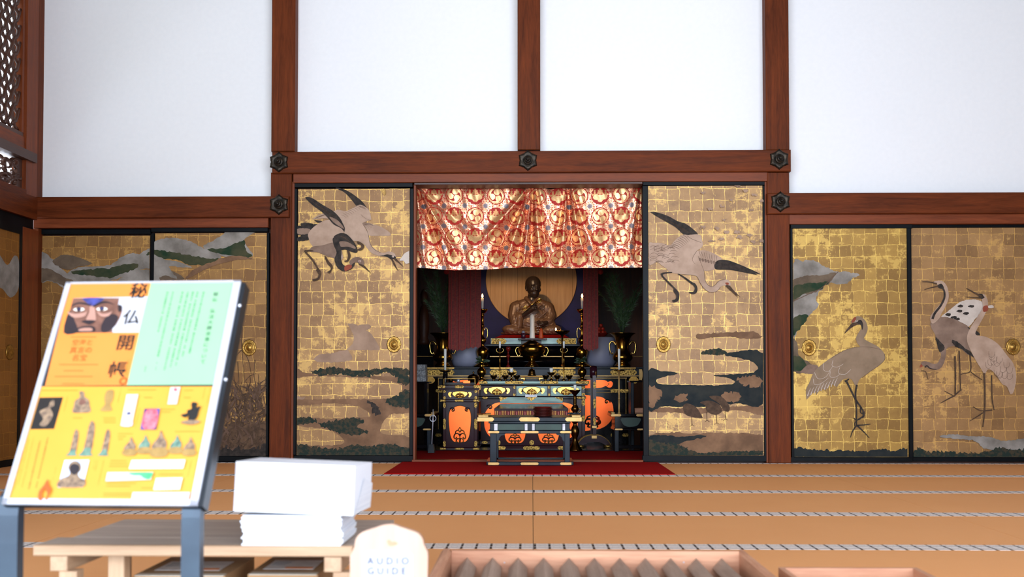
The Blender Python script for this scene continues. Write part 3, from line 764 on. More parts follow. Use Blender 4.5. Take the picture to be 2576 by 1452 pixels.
for i in range(8):
    B.line('paint_line', [(370+i*26, 545-i*20), (430+i*24, 560-i*18), (500+i*20, 600-i*16)], 4, 2)
    B.line('paint_line', [(770+i*36, 625+i*10), (780+i*34, 660+i*12), (800+i*32, 700+i*12)], 3.5, 2)
B.line('paint_line', [(600, 410), (680, 460), (800, 505)], 4, 3)
B.line('paint_line', [(740, 625), (690, 700), (680, 760), (720, 810)], 4, 2)
B.line('paint_line', [(760, 700), (800, 800), (840, 905)], 4, 2)
for i in range(5): B.line('paint_brown', [(250+i*60, 150+i*30), (420+i*50, 250+i*26), (560+i*30, 360+i*8)], 3, 2)
for i in range(5): B.line('paint_brown', [(1040, 780+i*20), (1200, 800+i*16), (1400, 860+i*10)], 3, 2)
rr = random.Random(5)
for i in range(34):
    x = rr.uniform(80, 400); y = rr.uniform(560, 800)
    B.line('paint_line', [(x, y), (x+30, y-18), (x+70, y-16), (x+100, y+2)], 3.5, 2)
for cx_, cy_ in ((190, 590), (290, 580)): B.line('paint_line', [(cx_+20, cy_-50), (cx_-40, cy_-20), (cx_-40, cy_+30), (cx_+20, cy_+45)], 4, 3)
B.line('paint_line', [(470, 960), (600, 958), (730, 980), (790, 1080), (850, 1160), (930, 1205), (1020, 1190), (1070, 1130)], 4)
B.line('paint_line', [(845, 905), (850, 1000), (880, 1080), (940, 1125), (1000, 1100), (1050, 1045), (1130, 1028)], 4)
B.poly('paint_red', [(1140, 1070), (1175, 1068), (1190, 1090), (1165, 1100), (1145, 1088)], 3)
B.poly('paint_brown', [(1140, 1110), (1200, 1110), (1240, 1160), (1355, 1278, 1), (1290, 1235), (1325, 1285, 1), (1220, 1190)], 2)
for q in ([(230, 945), (370, 920), (385, 932), (262, 955), (320, 1030), (400, 1110), (475, 1190), (495, 1260), (470, 1330), (410, 1345), (395, 1315), (440, 1300), (450, 1250), (410, 1190), (410, 1150), (330, 1075)],
          [(470, 945), (520, 960), (600, 1010), (670, 1060), (720, 1085), (748, 1150), (735, 1210), (690, 1232), (635, 1215), (640, 1200), (690, 1195), (710, 1150), (690, 1110), (655, 1085), (560, 1010)]):
    B.poly('paint_black', q, 3)
# worn dark blotches
for i in range(26):
    x = rr.uniform(800, 1660); y = rr.uniform(-330, 520)
    if rr.random() < 0.7: B.poly('paint_cloud', [(x+rr.uniform(18, 60)*math.cos(a*0.9), y+rr.uniform(8, 30)*math.sin(a*0.9)) for a in range(7)], 3, 24, 0.05)
part(B.mb, 'crane_painting', dB)

# --- door C: single standing crane, right
dC = door('gold leaf sliding door painted with one grey standing crane', (1989, 563, 2293, 1161), (1995, 575, 2283, 1150), 'leaf_bright', (2035, 875))
Cc = Art(7.8345, 1920, 550, 2.305, (1995.5, 575.5, 2282.5, 1149.5))
Cc.poly('paint_hill', [(172, 270), (230, 248), (290, 240), (350, 275), (420, 305), (500, 312), (560, 325), (520, 345), (480, 378), (430, 380), (380, 375), (330, 420), (305, 470), (320, 505), (260, 570), (215, 620), (172, 680)], 4, 8)
Cc.poly('paint_hill_dark', [(172, 360), (260, 330), (340, 330), (420, 310), (390, 365), (300, 430), (230, 440), (172, 480)], 4, 8)
Cc.poly('paint_green', [(172, 400), (240, 375), (340, 370), (380, 365), (330, 410), (240, 435), (172, 470)], 4, 8)
Cc.poly('paint_green', [(172, 590), (210, 560), (262, 560), (240, 600), (172, 680)], 4, 8)
Cc.poly('paint_hill_dark', [(172, 700), (200, 740), (210, 800), (300, 855), (290, 890), (172, 880)], 4, 8)
Cc.poly('paint_green', [(172, 800), (230, 815), (250, 870), (172, 880)], 4, 8)
Cc.poly('paint_indigo', [(172, 1342), (210, 1325), (260, 1340), (400, 1342), (600, 1350), (680, 1335), (760, 1350), (840, 1330), (840, 1390), (172, 1390)], 3, 14, 0.08)
Cc.line('paint_line', [(172, 480), (280, 430), (340, 400), (400, 340), (435, 308)], 4)
Cc.at(1990, 780, 4.27)
Cc.poly('paint_crane_dark', [(95, 670, 1), (150, 610), (200, 585), (290, 605), (260, 680), (170, 685)], 4)
Cc.poly('paint_crane_grey', [(165, 965, 1), (160, 860), (200, 770), (250, 660), (350, 570), (450, 500), (560, 440), (680, 405), (740, 398), (705, 350), (700, 290), (740, 220), (765, 180), (750, 150), (680, 150), (640, 130), (690, 75), (740, 70), (800, 120), (822, 200), (800, 270), (785, 310), (860, 355), (940, 400), (1000, 470), (1005, 530), (950, 590), (850, 660), (740, 740), (700, 820), (670, 780), (640, 742), (560, 745), (490, 830, 1), (430, 800), (370, 862, 1), (320, 850), (270, 915, 1), (250, 880)], 4)
for q in ([(350, 570), (345, 640), (400, 660), (450, 600)], [(450, 540), (440, 600), (500, 612), (560, 580)], [(520, 620), (510, 680), (580, 690), (640, 640)], [(250, 670), (290, 740), (370, 720), (420, 650)], [(420, 660), (420, 720), (480, 720), (520, 690)], [(240, 740), (250, 800), (320, 790), (400, 730)]):
    Cc.line('paint_white', q, 4, 3)
for i in range(9): Cc.line('paint_white', [(175+i*36, 925-i*14), (190+i*36, 880-i*14), (210+i*36, 840-i*14)], 9, 2)
Cc.line('paint_line', [(430, 520), (560, 440), (690, 402), (840, 400), (960, 425)], 4)
Cc.line('paint_line', [(1000, 470), (1005, 530), (950, 590), (850, 660), (760, 730)], 5)
Cc.poly('paint_black', [(690, 140), (740, 105), (765, 130), (772, 175), (762, 215), (745, 160), (700, 160)], 3)
Cc.poly('paint_red', [(650, 125), (670, 85), (695, 78), (690, 110), (660, 138)], 3)
Cc.poly('paint_brown', [(655, 140), (720, 145), (700, 162), (650, 190), (570, 258, 1), (585, 225), (625, 175)], 3)
Cc.poly('paint_white', [(688, 120), (700, 108), (716, 118), (702, 130)], 3); Cc.poly('paint_black', [(696, 119), (702, 113), (708, 119), (702, 125)], 2)
for q, w, w2 in (([(590, 760), (640, 860), (690, 960), (745, 1040), (775, 1090)], 20, 16), ([(705, 805), (690, 900), (700, 1050), (700, 1240)], 20, 14), ([(775, 1090), (775, 1140), (740, 1165), (700, 1185), (672, 1160)], 26, 10), ([(745, 1050), (745, 1100), (770, 1115)], 14, 10),
                 ([(700, 1240), (780, 1235), (852, 1226)], 16, 6), ([(705, 1235), (660, 1300), (636, 1370)], 18, 6), ([(705, 1240), (770, 1300), (838, 1375)], 18, 6), ([(700, 1190), (680, 1220), (682, 1245)], 12, 6), ([(575, 768), (600, 755), (620, 742)], 22, 10)):
    Cc.line('paint_black', q, w, w2)
part(Cc.mb, 'crane_painting', dC)

# --- door D: group of cranes at the right edge
dD = door('gold leaf sliding door painted with a group of standing cranes, at the right edge', (2285, 560, 2640, 1161), (2294, 573, 2630, 1150), 'leaf_dull', (2548, 873), Y=7.862)
D = Art(7.8615, 2300, 690, 3.54, (2294.5, 573.5, 2629, 1149.5))
D.poly('paint_white', [(240, 380), (300, 330), (380, 265), (440, 235), (540, 225), (620, 260), (600, 330), (540, 400), (480, 470), (400, 430), (300, 400)], 4, 5)
for x, y in ((300, 360), (350, 385), (410, 285), (505, 285), (400, 330), (460, 350), (380, 400)): D.poly('paint_black', [(x-28, y+4), (x-6, y-12), (x+26, y-8), (x+14, y+12)], 3, 6)
D.poly('paint_crane_dark', [(145, 420), (200, 395), (260, 380), (340, 395), (420, 430), (480, 470), (500, 560), (500, 680), (480, 720), (420, 670), (360, 640), (290, 660), (280, 720), (260, 800), (210, 850), (130, 840), (60, 800), (90, 775), (180, 800), (220, 770), (235, 710), (200, 620), (185, 540), (150, 480)], 4, 4)
D.poly('paint_crane', [(140, 380), (200, 300), (262, 220), (270, 150), (215, 100), (170, 70), (240, 58), (290, 110), (305, 200), (280, 280), (240, 350), (215, 400), (160, 440)], 4)
D.line('paint_black', [(235, 100), (265, 150), (265, 215), (230, 285), (180, 350), (160, 400)], 14, 22)
D.poly('paint_black', [(205, 100), (240, 85), (262, 120), (250, 132), (215, 122)], 3)
D.line('paint_brown', [(70, 68), (130, 70), (200, 85)], 6, 14, new=True); D.line('paint_brown', [(88, 138), (150, 120), (210, 108)], 6, 12)
D.poly('paint_black', [(330, 590), (380, 600), (450, 660), (500, 690), (540, 750, 1), (490, 720), (420, 670), (360, 640)], 3, 6)
D.poly('paint_black', [(470, 470), (560, 510), (585, 540, 1), (540, 540)], 3)
D.poly('paint_black', [(186, 560), (230, 600), (268, 650), (240, 690), (215, 680), (200, 620)], 3, 6)
D.line('paint_black', [(95, 830), (110, 815), (140, 840), (195, 848)], 12, 6, new=True); D.poly('paint_red', [(45, 830), (60, 800), (72, 822)], 2)
D.line('paint_brown', [(62, 860), (100, 870), (120, 940)], 8, 3)
D.poly('paint_crane', [(470, 540), (500, 470), (560, 380), (605, 300), (600, 240), (585, 190), (620, 180), (650, 230), (650, 290), (620, 370), (560, 480), (545, 540), (640, 560), (740, 620), (820, 720), (880, 800), (905, 920), (880, 1050), (850, 1068, 1), (820, 1000), (780, 980), (740, 920), (690, 860), (650, 850), (625, 890), (590, 840), (540, 760), (490, 660), (468, 600)], 4)
for i in range(16):
    x = 650+rr.uniform(0, 220); y = 700+(x-650)*0.9+rr.uniform(-40, 120)
    D.line('paint_line', [(x-24, y-30), (x-22, y+10), (x, y+26), (x+24, y+8), (x+28, y-24)], 2.6, 2)
D.poly('paint_white', [(650, 285), (690, 275), (705, 298), (660, 303)], 2)
D.poly('paint_red', [(610, 290), (650, 280), (650, 325), (612, 335)], 3)
D.line('paint_brown', [(460, 125), (520, 160), (600, 200)], 5, 18, new=True); D.line('paint_brown', [(450, 203), (520, 208), (585, 212)], 4, 12)
D.poly('paint_black', [(560, 180), (600, 175), (620, 210), (590, 220)], 3, 5)
for q, w, w2 in (([(358, 730), (362, 900), (360, 1080)], 16, 12), ([(395, 680), (402, 850), (408, 1040)], 12, 10), ([(360, 1080), (300, 1110), (228, 1150)], 14, 5), ([(360, 1075), (400, 1040), (420, 1030)], 14, 8), ([(265, 1040), (330, 1075), (360, 1085)], 6, 8),
                 ([(618, 880), (624, 1050), (622, 1220), (606, 1360)], 18, 10), ([(685, 900), (688, 1100), (706, 1210)], 12, 10), ([(520, 1180), (590, 1215), (690, 1210)], 6, 12), ([(490, 1308), (560, 1265), (620, 1225)], 5, 12), ([(492, 720), (498, 860), (430, 885), (400, 900)], 12, 5), ([(498, 870), (560, 915), (600, 940)], 8, 5)):
    D.line('paint_brown', q, w, w2)
D.at(1920, 550, 2.305)
D.poly('paint_hill', [(1020, 1265), (1100, 1250), (1180, 1262), (1300, 1265), (1400, 1290), (1512, 1275), (1600, 1290), (1600, 1350), (1300, 1340), (1230, 1290), (1120, 1278)], 4, 6)
D.poly('paint_pine', [(876, 1350), (900, 1325), (960, 1355), (1060, 1350), (1180, 1360), (1300, 1350), (1360, 1325), (1420, 1340), (1600, 1340), (1600, 1392), (876, 1392)], 3, 16, 0.1)
part(D.mb, 'crane_group_painting', dD)

# --- doors on the left: hills and reeds
dE = door('gold leaf sliding door with grey hills above dark reeds, behind the sign', (379, 572, 677, 1163), (386, 584, 671, 1148), 'leaf_left', (627, 875), Y=7.835)
E = Art(7.8345, 0, 480, 2.0167, (386.5, 584.5, 670.5, 1147.5))
def hills(E):
    E.poly('paint_hill', [(1030, 285), (1100, 245), (1140, 215), (1160, 200), (1300, 200), (1240, 250), (1280, 330), (1200, 335), (1120, 330)], 4, 6)
    E.poly('paint_green', [(1050, 300), (1140, 290), (1200, 265), (1245, 250), (1240, 290), (1275, 335), (1190, 330), (1130, 325)], 4, 8)
    E.poly('paint_hill', [(700, 330), (760, 290), (800, 250), (880, 240), (960, 255), (1030, 290), (1125, 338), (1040, 350), (960, 330), (900, 330), (860, 320), (770, 330)], 4, 5)
    E.poly('paint_green', [(780, 300), (870, 310), (930, 320), (1050, 345), (1110, 345), (1040, 375), (960, 375), (900, 350), (830, 345), (740, 330)], 4, 8)
    E.poly('paint_hill_dark', [(776, 400), (830, 390), (900, 420), (930, 450), (776, 450)], 4, 6)
    E.poly('paint_hill', [(776, 330), (840, 350), (900, 360), (975, 388), (930, 392), (860, 385), (900, 450), (840, 430), (780, 450), (776, 400)], 4, 6)
    E.poly('paint_hill', [(340, 420), (400, 390), (480, 385), (560, 375), (620, 335), (680, 318), (740, 330), (790, 325), (850, 400), (740, 395), (640, 430), (560, 455), (460, 440), (400, 440)], 4, 5)
    E.poly('paint_green', [(360, 415), (440, 400), (560, 392), (620, 375), (700, 370), (690, 395), (620, 420), (560, 440), (450, 430)], 4, 8)
    E.poly('paint_hill', [(600, 455), (680, 410), (760, 400), (800, 420), (800, 500), (600, 500)], 4, 5)
    E.poly('paint_hill', [(80, 330), (140, 310), (200, 305), (260, 340), (320, 400), (380, 435), (480, 440), (560, 455), (620, 475), (560, 520), (440, 520), (340, 500), (260, 460), (204, 465), (120, 420)], 4, 6)
    E.poly('paint_hill_dark', [(204, 400), (260, 400), (330, 440), (400, 460), (500, 462), (560, 470), (560, 520), (420, 500), (320, 480), (250, 455), (204, 465)], 4, 6)
hills(E)
E.poly('paint_earth', [(940, 450), (990, 395), (1060, 370), (1130, 340), (1200, 330), (1290, 345), (1200, 352), (1110, 372), (1040, 400)], 4, 6)
rr = random.Random(11)
E.at(480, 570, 2.381)
E.poly('paint_reed', [(140, 1395), (150, 1290), (220, 1200), (300, 1180), (380, 1190), (452, 1180), (452, 1395)], 4, 26, 0.05)
E.poly('paint_black', [(120, 1395), (150, 1330), (250, 1310), (350, 1330), (452, 1300), (452, 1395)], 4, 20, 0.06)
for q in ([(304, 590), (306, 720), (320, 900), (318, 1000)], [(310, 735), (260, 790), (225, 860)], [(310, 735), (345, 800), (362, 880)], [(282, 810), (290, 960), (300, 1050)], [(386, 800), (380, 900), (390, 960)], [(325, 930), (350, 900), (392, 880)], [(230, 895), (290, 960), (340, 1060)], [(400, 935), (430, 1000), (445, 1060)], [(445, 940), (420, 1000), (380, 1060)]):
    E.line('paint_reed', q, 5, 2)
for i in range(230):
    x = rr.uniform(170, 440); y = rr.uniform(980, 1340) if x > 230 else rr.uniform(1080, 1340); L = rr.uniform(50, 120); a = rr.uniform(-2.6, -0.5); b = rr.uniform(-0.8, 0.8)
    pts = [(x + L*t*math.cos(a + b*t), y + L*t*math.sin(a + b*t)) for t in (0, 0.3, 0.6, 1.0)]
    E.line(rr.choice(['paint_reed', 'paint_brown', 'paint_line', 'paint_brown']), pts, rr.uniform(8, 17), 1.5)
part(E.mb, 'hill_and_reed_painting', dE)
dF = door('dim gold sliding door with grey hills, beside the left corner', (93, 577, 383, 1163), (101, 590, 377, 1148), 'leaf_left', None, Y=7.862)
G = Art(7.8615, 0, 480, 2.0167, (101.5, 590.5, 376.5, 1147.5)); hills(G)
G.poly('paint_hill_dark', [(265, 360), (330, 325), (400, 340), (470, 370), (400, 385), (340, 400)], 4, 6)
part(G.mb, 'hill_painting', dF)
# side wall door
dn[0] += 1
dS = sthing('door_%d' % dn[0], 'dim gold sliding door on the left side wall at the photo edge', 'sliding door')
z1_ = zl0-0.08
for a, b, c, d in ((6.2, 7.555, z1_-0.06, z1_), (6.2, 7.555, 0.002, 0.05), (7.525, 7.555, 0.05, z1_-0.06), (6.2, 6.23, 0.05, z1_-0.06)):
    mb = MB(); mb.box(XL+0.001, XL+0.022, a, b, c, d, 'frame_black'); part(mb, 'door_frame', dS)
mb = MB(); mb.box(XL+0.001, XL+0.014, 6.23, 7.525, 0.05, z1_-0.06, 'leaf_side'); part(mb, 'gold_leaf_panel', dS)
mb = MB()   # grey hills painted on it
zz = zy(700); pts = [(7.52, zz+0.1), (7.45, zz+0.13), (7.35, zz+0.05), (7.2, zz+0.12), (7.0, zz-0.02), (7.0, zz-0.2), (7.25, zz-0.12), (7.4, zz-0.18), (7.52, zz-0.1)]
mb.add([(XL+0.0146, a, b) for a, b in closed(pts, 4)], [list(range(36))], 'paint_hill'); part(mb, 'hill_painting', dS)
mb = MB(); mb.lathe((XL+0.014, 7.40, zy(890)), [(0.055, 0), (0.055, 0.006), (0.045, 0.009), (0.034, 0.005), (0.03, 0.010), (0.02, 0.004), (0.001, 0.004)], 'gilt', 32, ax='x'); part(mb, 'door_pull', dS)

# ---- six pointed iron nail covers
def nail_cover(px, py, label, Y=7.769):
    c = W(px, py, Y); r = 25.5*S(Y)
    t = thing('nail_cover', label, 'nail cover', 'six petalled iron nail covers on the rails', (c.x, Y, c.z))
    mb = MB(); N = 72
    def rad(a, f, pt):     # hexagonal petal outline with pointed tips
        k = (a / (PI/3)) % 1.0; d = min(k, 1-k)*2      # 0 at tips
        tip = 1.0 - 0.16*math.sin(min(d, 1)*PI/2)*pt; notch = 0.05*math.exp(-((k-0.5)/0.07)**2)*pt
        tip += 0.05*math.exp(-(d/0.12)**2)*pt
        return r*f*(tip - notch)
    prof = [(1.0, 0.0, 1), (1.0, -0.006, 1), (0.96, -0.014, 1), (0.8, -0.020, 0.8), (0.6, -0.017, 0.5), (0.48, -0.014, 0.1)]
    vs = []; fs = []
    for f, y, pt in prof:
        for i in range(N):
            a = 2*PI*i/N + PI/2
            q = rad(2*PI*i/N, f, pt); rid = 0.003*abs(math.sin(3*2*PI*i/N))*pt
            vs.append((c.x+q*math.cos(a), Y + y + rid*(y < -0.01), c.z+q*math.sin(a)))
    for k in range(len(prof)-1):
        for i in range(N): j = (i+1) % N; fs.append((k*N+j, k*N+i, (k+1)*N+i, (k+1)*N+j))
    fs.append([(len(prof)-1)*N+i for i in range(N)][::-1])
    mb.add(vs, fs, 'iron', True); part(mb, 'petal_plate', t)
    mb = MB(); mb.lathe((c.x, Y, c.z), [(0.44*r, -0.014), (0.46*r, -0.022), (0.40*r, -0.028), (0.30*r, -0.026), (0.28*r, -0.040), (0.22*r, -0.046), (0.16*r, -0.044), (0.15*r, -0.058), (0.10*r, -0.064), (0.001, -0.065)], 'iron', 28, ax='y'); part(mb, 'boss', t)
    return t
nail_cover(702, 408, 'dark iron nail cover at the left end of the long upper rail')
nail_cover(702, 515, 'dark iron nail cover at the right end of the left lower rail')
nail_cover(1328, 404, 'dark iron nail cover in the middle of the long upper rail, under the centre post')
nail_cover(1960, 401, 'dark iron nail cover at the right end of the long upper rail')
nail_cover(1963, 508, 'dark iron nail cover at the left end of the right lower rail')
# ============================================================ ALTAR ROOM SHELL
ar = sthing('wall_altar_room', 'dark walls of the altar room behind the opening', 'wall')
for a, b, c, d, e, f in ((-2.6, -2.5, 8.02, 12.6, -0.1, 3.2), (2.5, 2.6, 8.02, 12.6, -0.1, 3.2), (-2.5, 2.5, 12.5, 12.6, -0.1, 3.2), (-2.6, 2.6, 8.02, 12.6, 3.2, 3.3)):
    mb = MB(); mb.box(a, b, c, d, e, f, 'darkwood_z'); part(mb, 'dark_board_wall', ar)
for a, b in ((XL-0.3, -0.93), (0.86, XR+0.3)):   # unseen boards added behind the sliding doors to stop light leaks
    mb = MB(); mb.box(a, b, 7.90, 7.915, -0.3, 1.90 if abs(a) > 2 or b > 2 else 1.90, 'darkwood_z'); part(mb, 'added_backing_board', ar)
mb = MB(); mb.box(-0.93, 0.86, 7.93, 7.99, 2.128, 2.5, 'darkwood_x'); part(mb, 'added_backing_board', ar)
mb = MB(); mb.box(-2.49, 2.49, 7.92, 9.06, -0.1, -0.002, 'darkwood_x'); struct(part(mb, 'floor_altar_room', None), 'dark boards under the red carpet of the altar room', 'floor')
mb = MB(); mb.box(-2.49, 2.49, 9.06, 12.49, -0.1, 0.012, 'lacquer'); struct(part(mb, 'floor_altar', None), 'glossy black lacquered floor under the altar', 'floor')
def rug(name, label, pts, z0, z1, m='carpet_red'):
    mb = MB(); n_ = len(pts)
    vs = [(x, y, z0) for x, y in pts] + [(x, y, z1) for x, y in pts]
    mb.add(vs, [list(range(n_))[::-1], list(range(n_, 2*n_))] + [(i, (i+1) % n_, (i+1) % n_+n_, i+n_) for i in range(n_)], m)
    return tag(part(mb, name, None), label, 'carpet')
fy = floorY(1194.5)
xa = W(966, 1194.5, fy).x; xb = W(1699, 1194, fy).x
rug('red_carpet', 'strip of red felt carpet lying on the tatami before the altar', [(xa, fy), (xb, fy), (xb, 7.808), (xa, 7.808)], 0.001, 0.006)
rug('red_carpet', 'dark red carpet on the altar room floor, behind the threshold', [(-0.88, 7.905), (0.80, 7.905), (1.6, 8.03), (1.6, 9.05), (-1.6, 9.05), (-1.6, 8.03)], -0.001, 0.004)

# ============================================================ BROCADE CURTAIN
def curtain():
    Y = 8.0
    x0, x1 = 1046.5, 1614.5
    NU, NV = 800, 290
    u = np.linspace(0, 1, NU)[None, :].repeat(NV, 0); v = np.linspace(0, 1, NV)[:, None].repeat(NU, 1)
    px = x0 + (x1-x0)*u
    top = 466 + 0*px
    for c, w, dpt in ((1092, 30, 8), (1385, 27, 9)): top = top + dpt*np.exp(-((px-c)/w)**2)
    bx = [1046, 1100, 1140, 1200, 1260, 1310, 1338, 1370, 1420, 1500, 1615]; by = [673, 677, 680, 679, 676, 673, 671, 674, 675.5, 675, 674]
    bot = np.interp(px, bx, by)
    py = top + (bot-top)*v
    dep = np.zeros_like(px)
    def crease(ax, ay, bx_, by_, w, h, w2=None):
        nonlocal dep
        w2 = w2 or w*1.8
        dx, dy = bx_-ax, by_-ay; L = math.hypot(dx, dy); t = ((px-ax)*dx + (py-ay)*dy)/L/L
        s_ = ((px-ax)*dy - (py-ay)*dx)/L
        tc = np.clip(t, 0, 1); ww = w + (w2-w)*tc
        fade = np.clip(t*8+0.3, 0, 1)*np.clip((1.15-t)*3, 0, 1)
        dep += 1.7*h*np.exp(-(s_/ww)**2)*fade
    # ridges (towards the viewer) and hollows, fanning out from the three pins
    for q in ((1049, 468, 1150, 640, 5, .022), (1049, 468, 1115, 655, 5, -.020), (1047, 470, 1072, 672, 5, .014), (1049, 468, 1205, 600, 7, -.012),
              (1338, 466, 1212, 610, 6, .024), (1338, 466, 1238, 655, 6, -.026), (1338, 466, 1272, 665, 5, .024), (1338, 468, 1300, 668, 5, -.018), (1338, 468, 1318, 672, 4, .022),
              (1340, 468, 1336, 676, 6, -.028), (1344, 468, 1362, 672, 5, .024), (1346, 468, 1385, 668, 5, -.016),
              (1428, 466, 1392, 640, 5, -.014), (1426, 466, 1410, 668, 5, .018), (1430, 466, 1442, 668, 5, -.022), (1432, 466, 1470, 660, 5, .022), (1432, 466, 1500, 650, 6, -.014),
              (1612, 468, 1575, 660, 7, .016), (1612, 468, 1597, 664, 5, -.016), (1612, 470, 1530, 610, 8, .010), (1180, 470, 1190, 676, 14, .008), (1520, 470, 1530, 676, 14, .008)):
        crease(*q)
    dep += 0.006*np.sin(px/17.0 + 0.02*py) + 0.004*np.sin(px/7.3+py/31.0) + 0.002*np.sin(px/3.1 - py/9.0)
    for c in (1092, 1385): dep -= 0.02*np.exp(-((px-c)/24)**2)*np.exp(-((py-470)/22)**2)
    # world positions
    a = W(x0, 570, Y); b = W(x1, 570, Y); zt = W(1330, 460, Y).z; zb_ = W(1330, 680, Y).z
    X = a.x + (b.x-a.x)*u; Z = zt + (zb_-zt)*(py-460)/220.0
    P = np.stack([X, Y - dep, Z], -1).reshape(-1, 3)
    # ---- woven pattern, in cloth coordinates (gathered a little where the folds are)
    g = 52.4
    gx = (px + 6*np.sin(px/60.0)*0 - 1091.0)/g; gy = (py - 493.0 + 2*np.sin(px/80))/52.2
    i = np.floor(gx+0.5); j = np.floor(gy+0.5)
    fx = (gx-i)*g; fy_ = (gy-j)*52.2
    disc = ((i+j) % 2) == 1
    r = np.hypot(fx, fy_); th = np.arctan2(fy_, fx)
    def nz(x, y, s=0.0): return np.sin(x*1.7+1.3*np.sin(y*1.1+s))*np.cos(y*1.9+1.7*np.sin(x*0.9+s*2))
    col = np.zeros(px.shape + (3,)); met = np.zeros_like(px)
    RED = np.array(lin((168, 34, 22))[:3]); SH = np.array(lin((240, 186, 148))[:3]); OR = np.array(lin((214, 116, 58))[:3]); GO = np.array(lin((226, 178, 124))[:3]); GD = np.array(lin((190, 138, 88))[:3]); GY = np.array(lin((132, 118, 122))[:3]); DR = np.array(lin((120, 26, 20))[:3])
    # ground: pale gold with orange blooms, freckled red
    t_ = (0.5+0.5*nz(px/7, py/7, 1.0))[..., None]
    col[:] = SH*(1-t_*0.55) + OR*(t_*0.55); met[:] = 0.95
    qx = (gx+0.5) % 1 - 0.5; qy = (gy+0.5) % 1 - 0.5
    hx = ((gx % 1)-0.5)*g; hy = ((gy % 1)-0.5)*52.2            # from the corner between four motifs
    rh = np.hypot(hx, hy); ah = np.arctan2(hy, hx)
    fr = (np.sin(px*1.25)*np.sin(py*1.25) > 0.62) | ((np.sin(12*ah) > 0.75) & (rh > 9) & (rh < 13)) | ((np.sin(8*ah+1) > 0.6) & (rh > 16) & (rh < 18.5))
    col[fr] = RED*1.1; met[fr] = 0.3
    fl_ = rh < 6.2 + 0.9*np.cos(8*ah)
    col[fl_] = GY; met[fl_] = 0.5
    ct_ = fl_ & (np.cos(8*ah)*0.5+0.5 < 0.25); col[ct_] = GY*0.5
    # little pearls half way between neighbours
    for ox, oy in ((0.5, 0.0), (0.0, 0.5)):
        dx = (((gx-ox+0.5) % 1)-0.5)*g; dy = (((gy-oy+0.5) % 1)-0.5)*52.2; rr_ = np.hypot(dx, dy)
        k = rr_ < 6.2; col[k] = RED; met[k] = 0.2
        k = rr_ < 5.0; col[k] = SH; met[k] = 0.9
    sc = 22.6 + 0.9*np.cos(16*th)
    k = r < sc; col[k] = RED; met[k] = 0.15
    # three-comma disc
    kd = disc & (r < 19.8); col[kd] = GO; met[kd] = 0.85
    rim = disc & (np.abs(r-19.4) < 0.5); col[rim] = GO*1.05
    body = np.zeros_like(kd); lab = np.zeros(px.shape, int)
    edge = np.full(px.shape, 1e9)
    for m_ in range(3):
        a0 = -PI/2 + m_*2*PI/3 + 0.25
        cx_ = 9.4*math.cos(a0); cy_ = 9.4*math.sin(a0)
        hd = np.hypot(fx-cx_, fy_-cy_)
        dth = (th - a0) % (2*PI)
        tail_out = 18.8; prog = np.clip(dth/2.35, 0, 1)
        inner = 10.0 + 7.2*prog**0.8
        tail = (dth < 2.35) & (r < tail_out) & (r > inner)
        cm = ((hd < 8.6) | tail) & (r < tail_out)
        body |= cm; lab[cm & (lab == 0)] = m_+1
        edge = np.minimum(edge, np.abs(hd-8.6) + 1000*(tail))
    k = kd & ~body & (r < 18.8); col[k] = RED; met[k] = 0.1
    lab[~body] = 9
    eg = np.zeros_like(kd)
    eg[:, 1:] |= lab[:, 1:] != lab[:, :-1]; eg[1:, :] |= lab[1:, :] != lab[:-1, :]; eg[:, :-1] |= eg[:, 1:]; eg[:-1, :] |= eg[1:, :]
    k = kd & eg & (r < 18.6); col[k] = RED; met[k] = 0.1
    # paulownia crest
    kk = ~disc
    leaf = np.zeros_like(kk); vein = np.zeros(px.shape)
    for cx_, cy_, rx, ry in ((-9.0, 3.8, 9.0, 6.6), (9.0, 3.8, 9.0, 6.6), (0, 7.0, 7.6, 9.6)):
        dx = (fx-cx_)/rx; dy = (fy_-cy_)/ry; d_ = np.hypot(dx, dy); a_ = np.arctan2(dy, dx)
        cm = d_ < 1 + 0.06*np.cos(a_*11); leaf |= cm
    vein = np.sin(np.hypot(fx*0.75, fy_+12)*2.4) * (np.abs(fx) > 0.6)
    fl2 = np.zeros_like(kk)
    for cx_, top_ in ((0, 0), (-13.5, 4), (13.5, 4)):
        for ox, oy, rr0 in ((0, -16+top_, 2.6), (-3.8, -11.5+top_, 2.7), (3.8, -11.5+top_, 2.7), (0, -11.0+top_, 2.7), (-5.2, -6.6+top_, 2.7), (5.2, -6.6+top_, 2.7), (0, -6.2+top_, 2.9)):
            if cx_ and oy-top_ < -8 and ox: continue
            fl2 |= np.hypot(fx-cx_-ox, fy_-oy) < rr0
    k = kk & leaf & (r < 21); col[k] = GO*1.05; met[k] = 0.7
    k = k & (vein > 0.72); col[k] = GD*0.8
    k = kk & fl2 & ~leaf & (r < 21.5); col[k] = GD*1.1; met[k] = 0.6
    me = bpy.data.meshes.new('cloth')
    idx = np.arange(NU*NV).reshape(NV, NU)
    f = np.stack([idx[:-1, :-1], idx[1:, :-1], idx[1:, 1:], idx[:-1, 1:]], -1).reshape(-1, 4)
    me.vertices.add(len(P)); me.vertices.foreach_set('co', P.ravel())
    me.loops.add(f.size); me.loops.foreach_set('vertex_index', f.ravel())
    me.polygons.add(len(f)); me.polygons.foreach_set('loop_start', np.arange(0, f.size, 4)); me.polygons.foreach_set('loop_total', np.full(len(f), 4))
    me.polygons.foreach_set('use_smooth', np.ones(len(f), bool))
    me.update(calc_edges=True)
    at = me.attributes.new('weave', 'FLOAT_COLOR', 'POINT')
    cc = np.concatenate([np.clip(col, 0, 1), met[..., None]], -1).reshape(-1, 4).astype(np.float32)
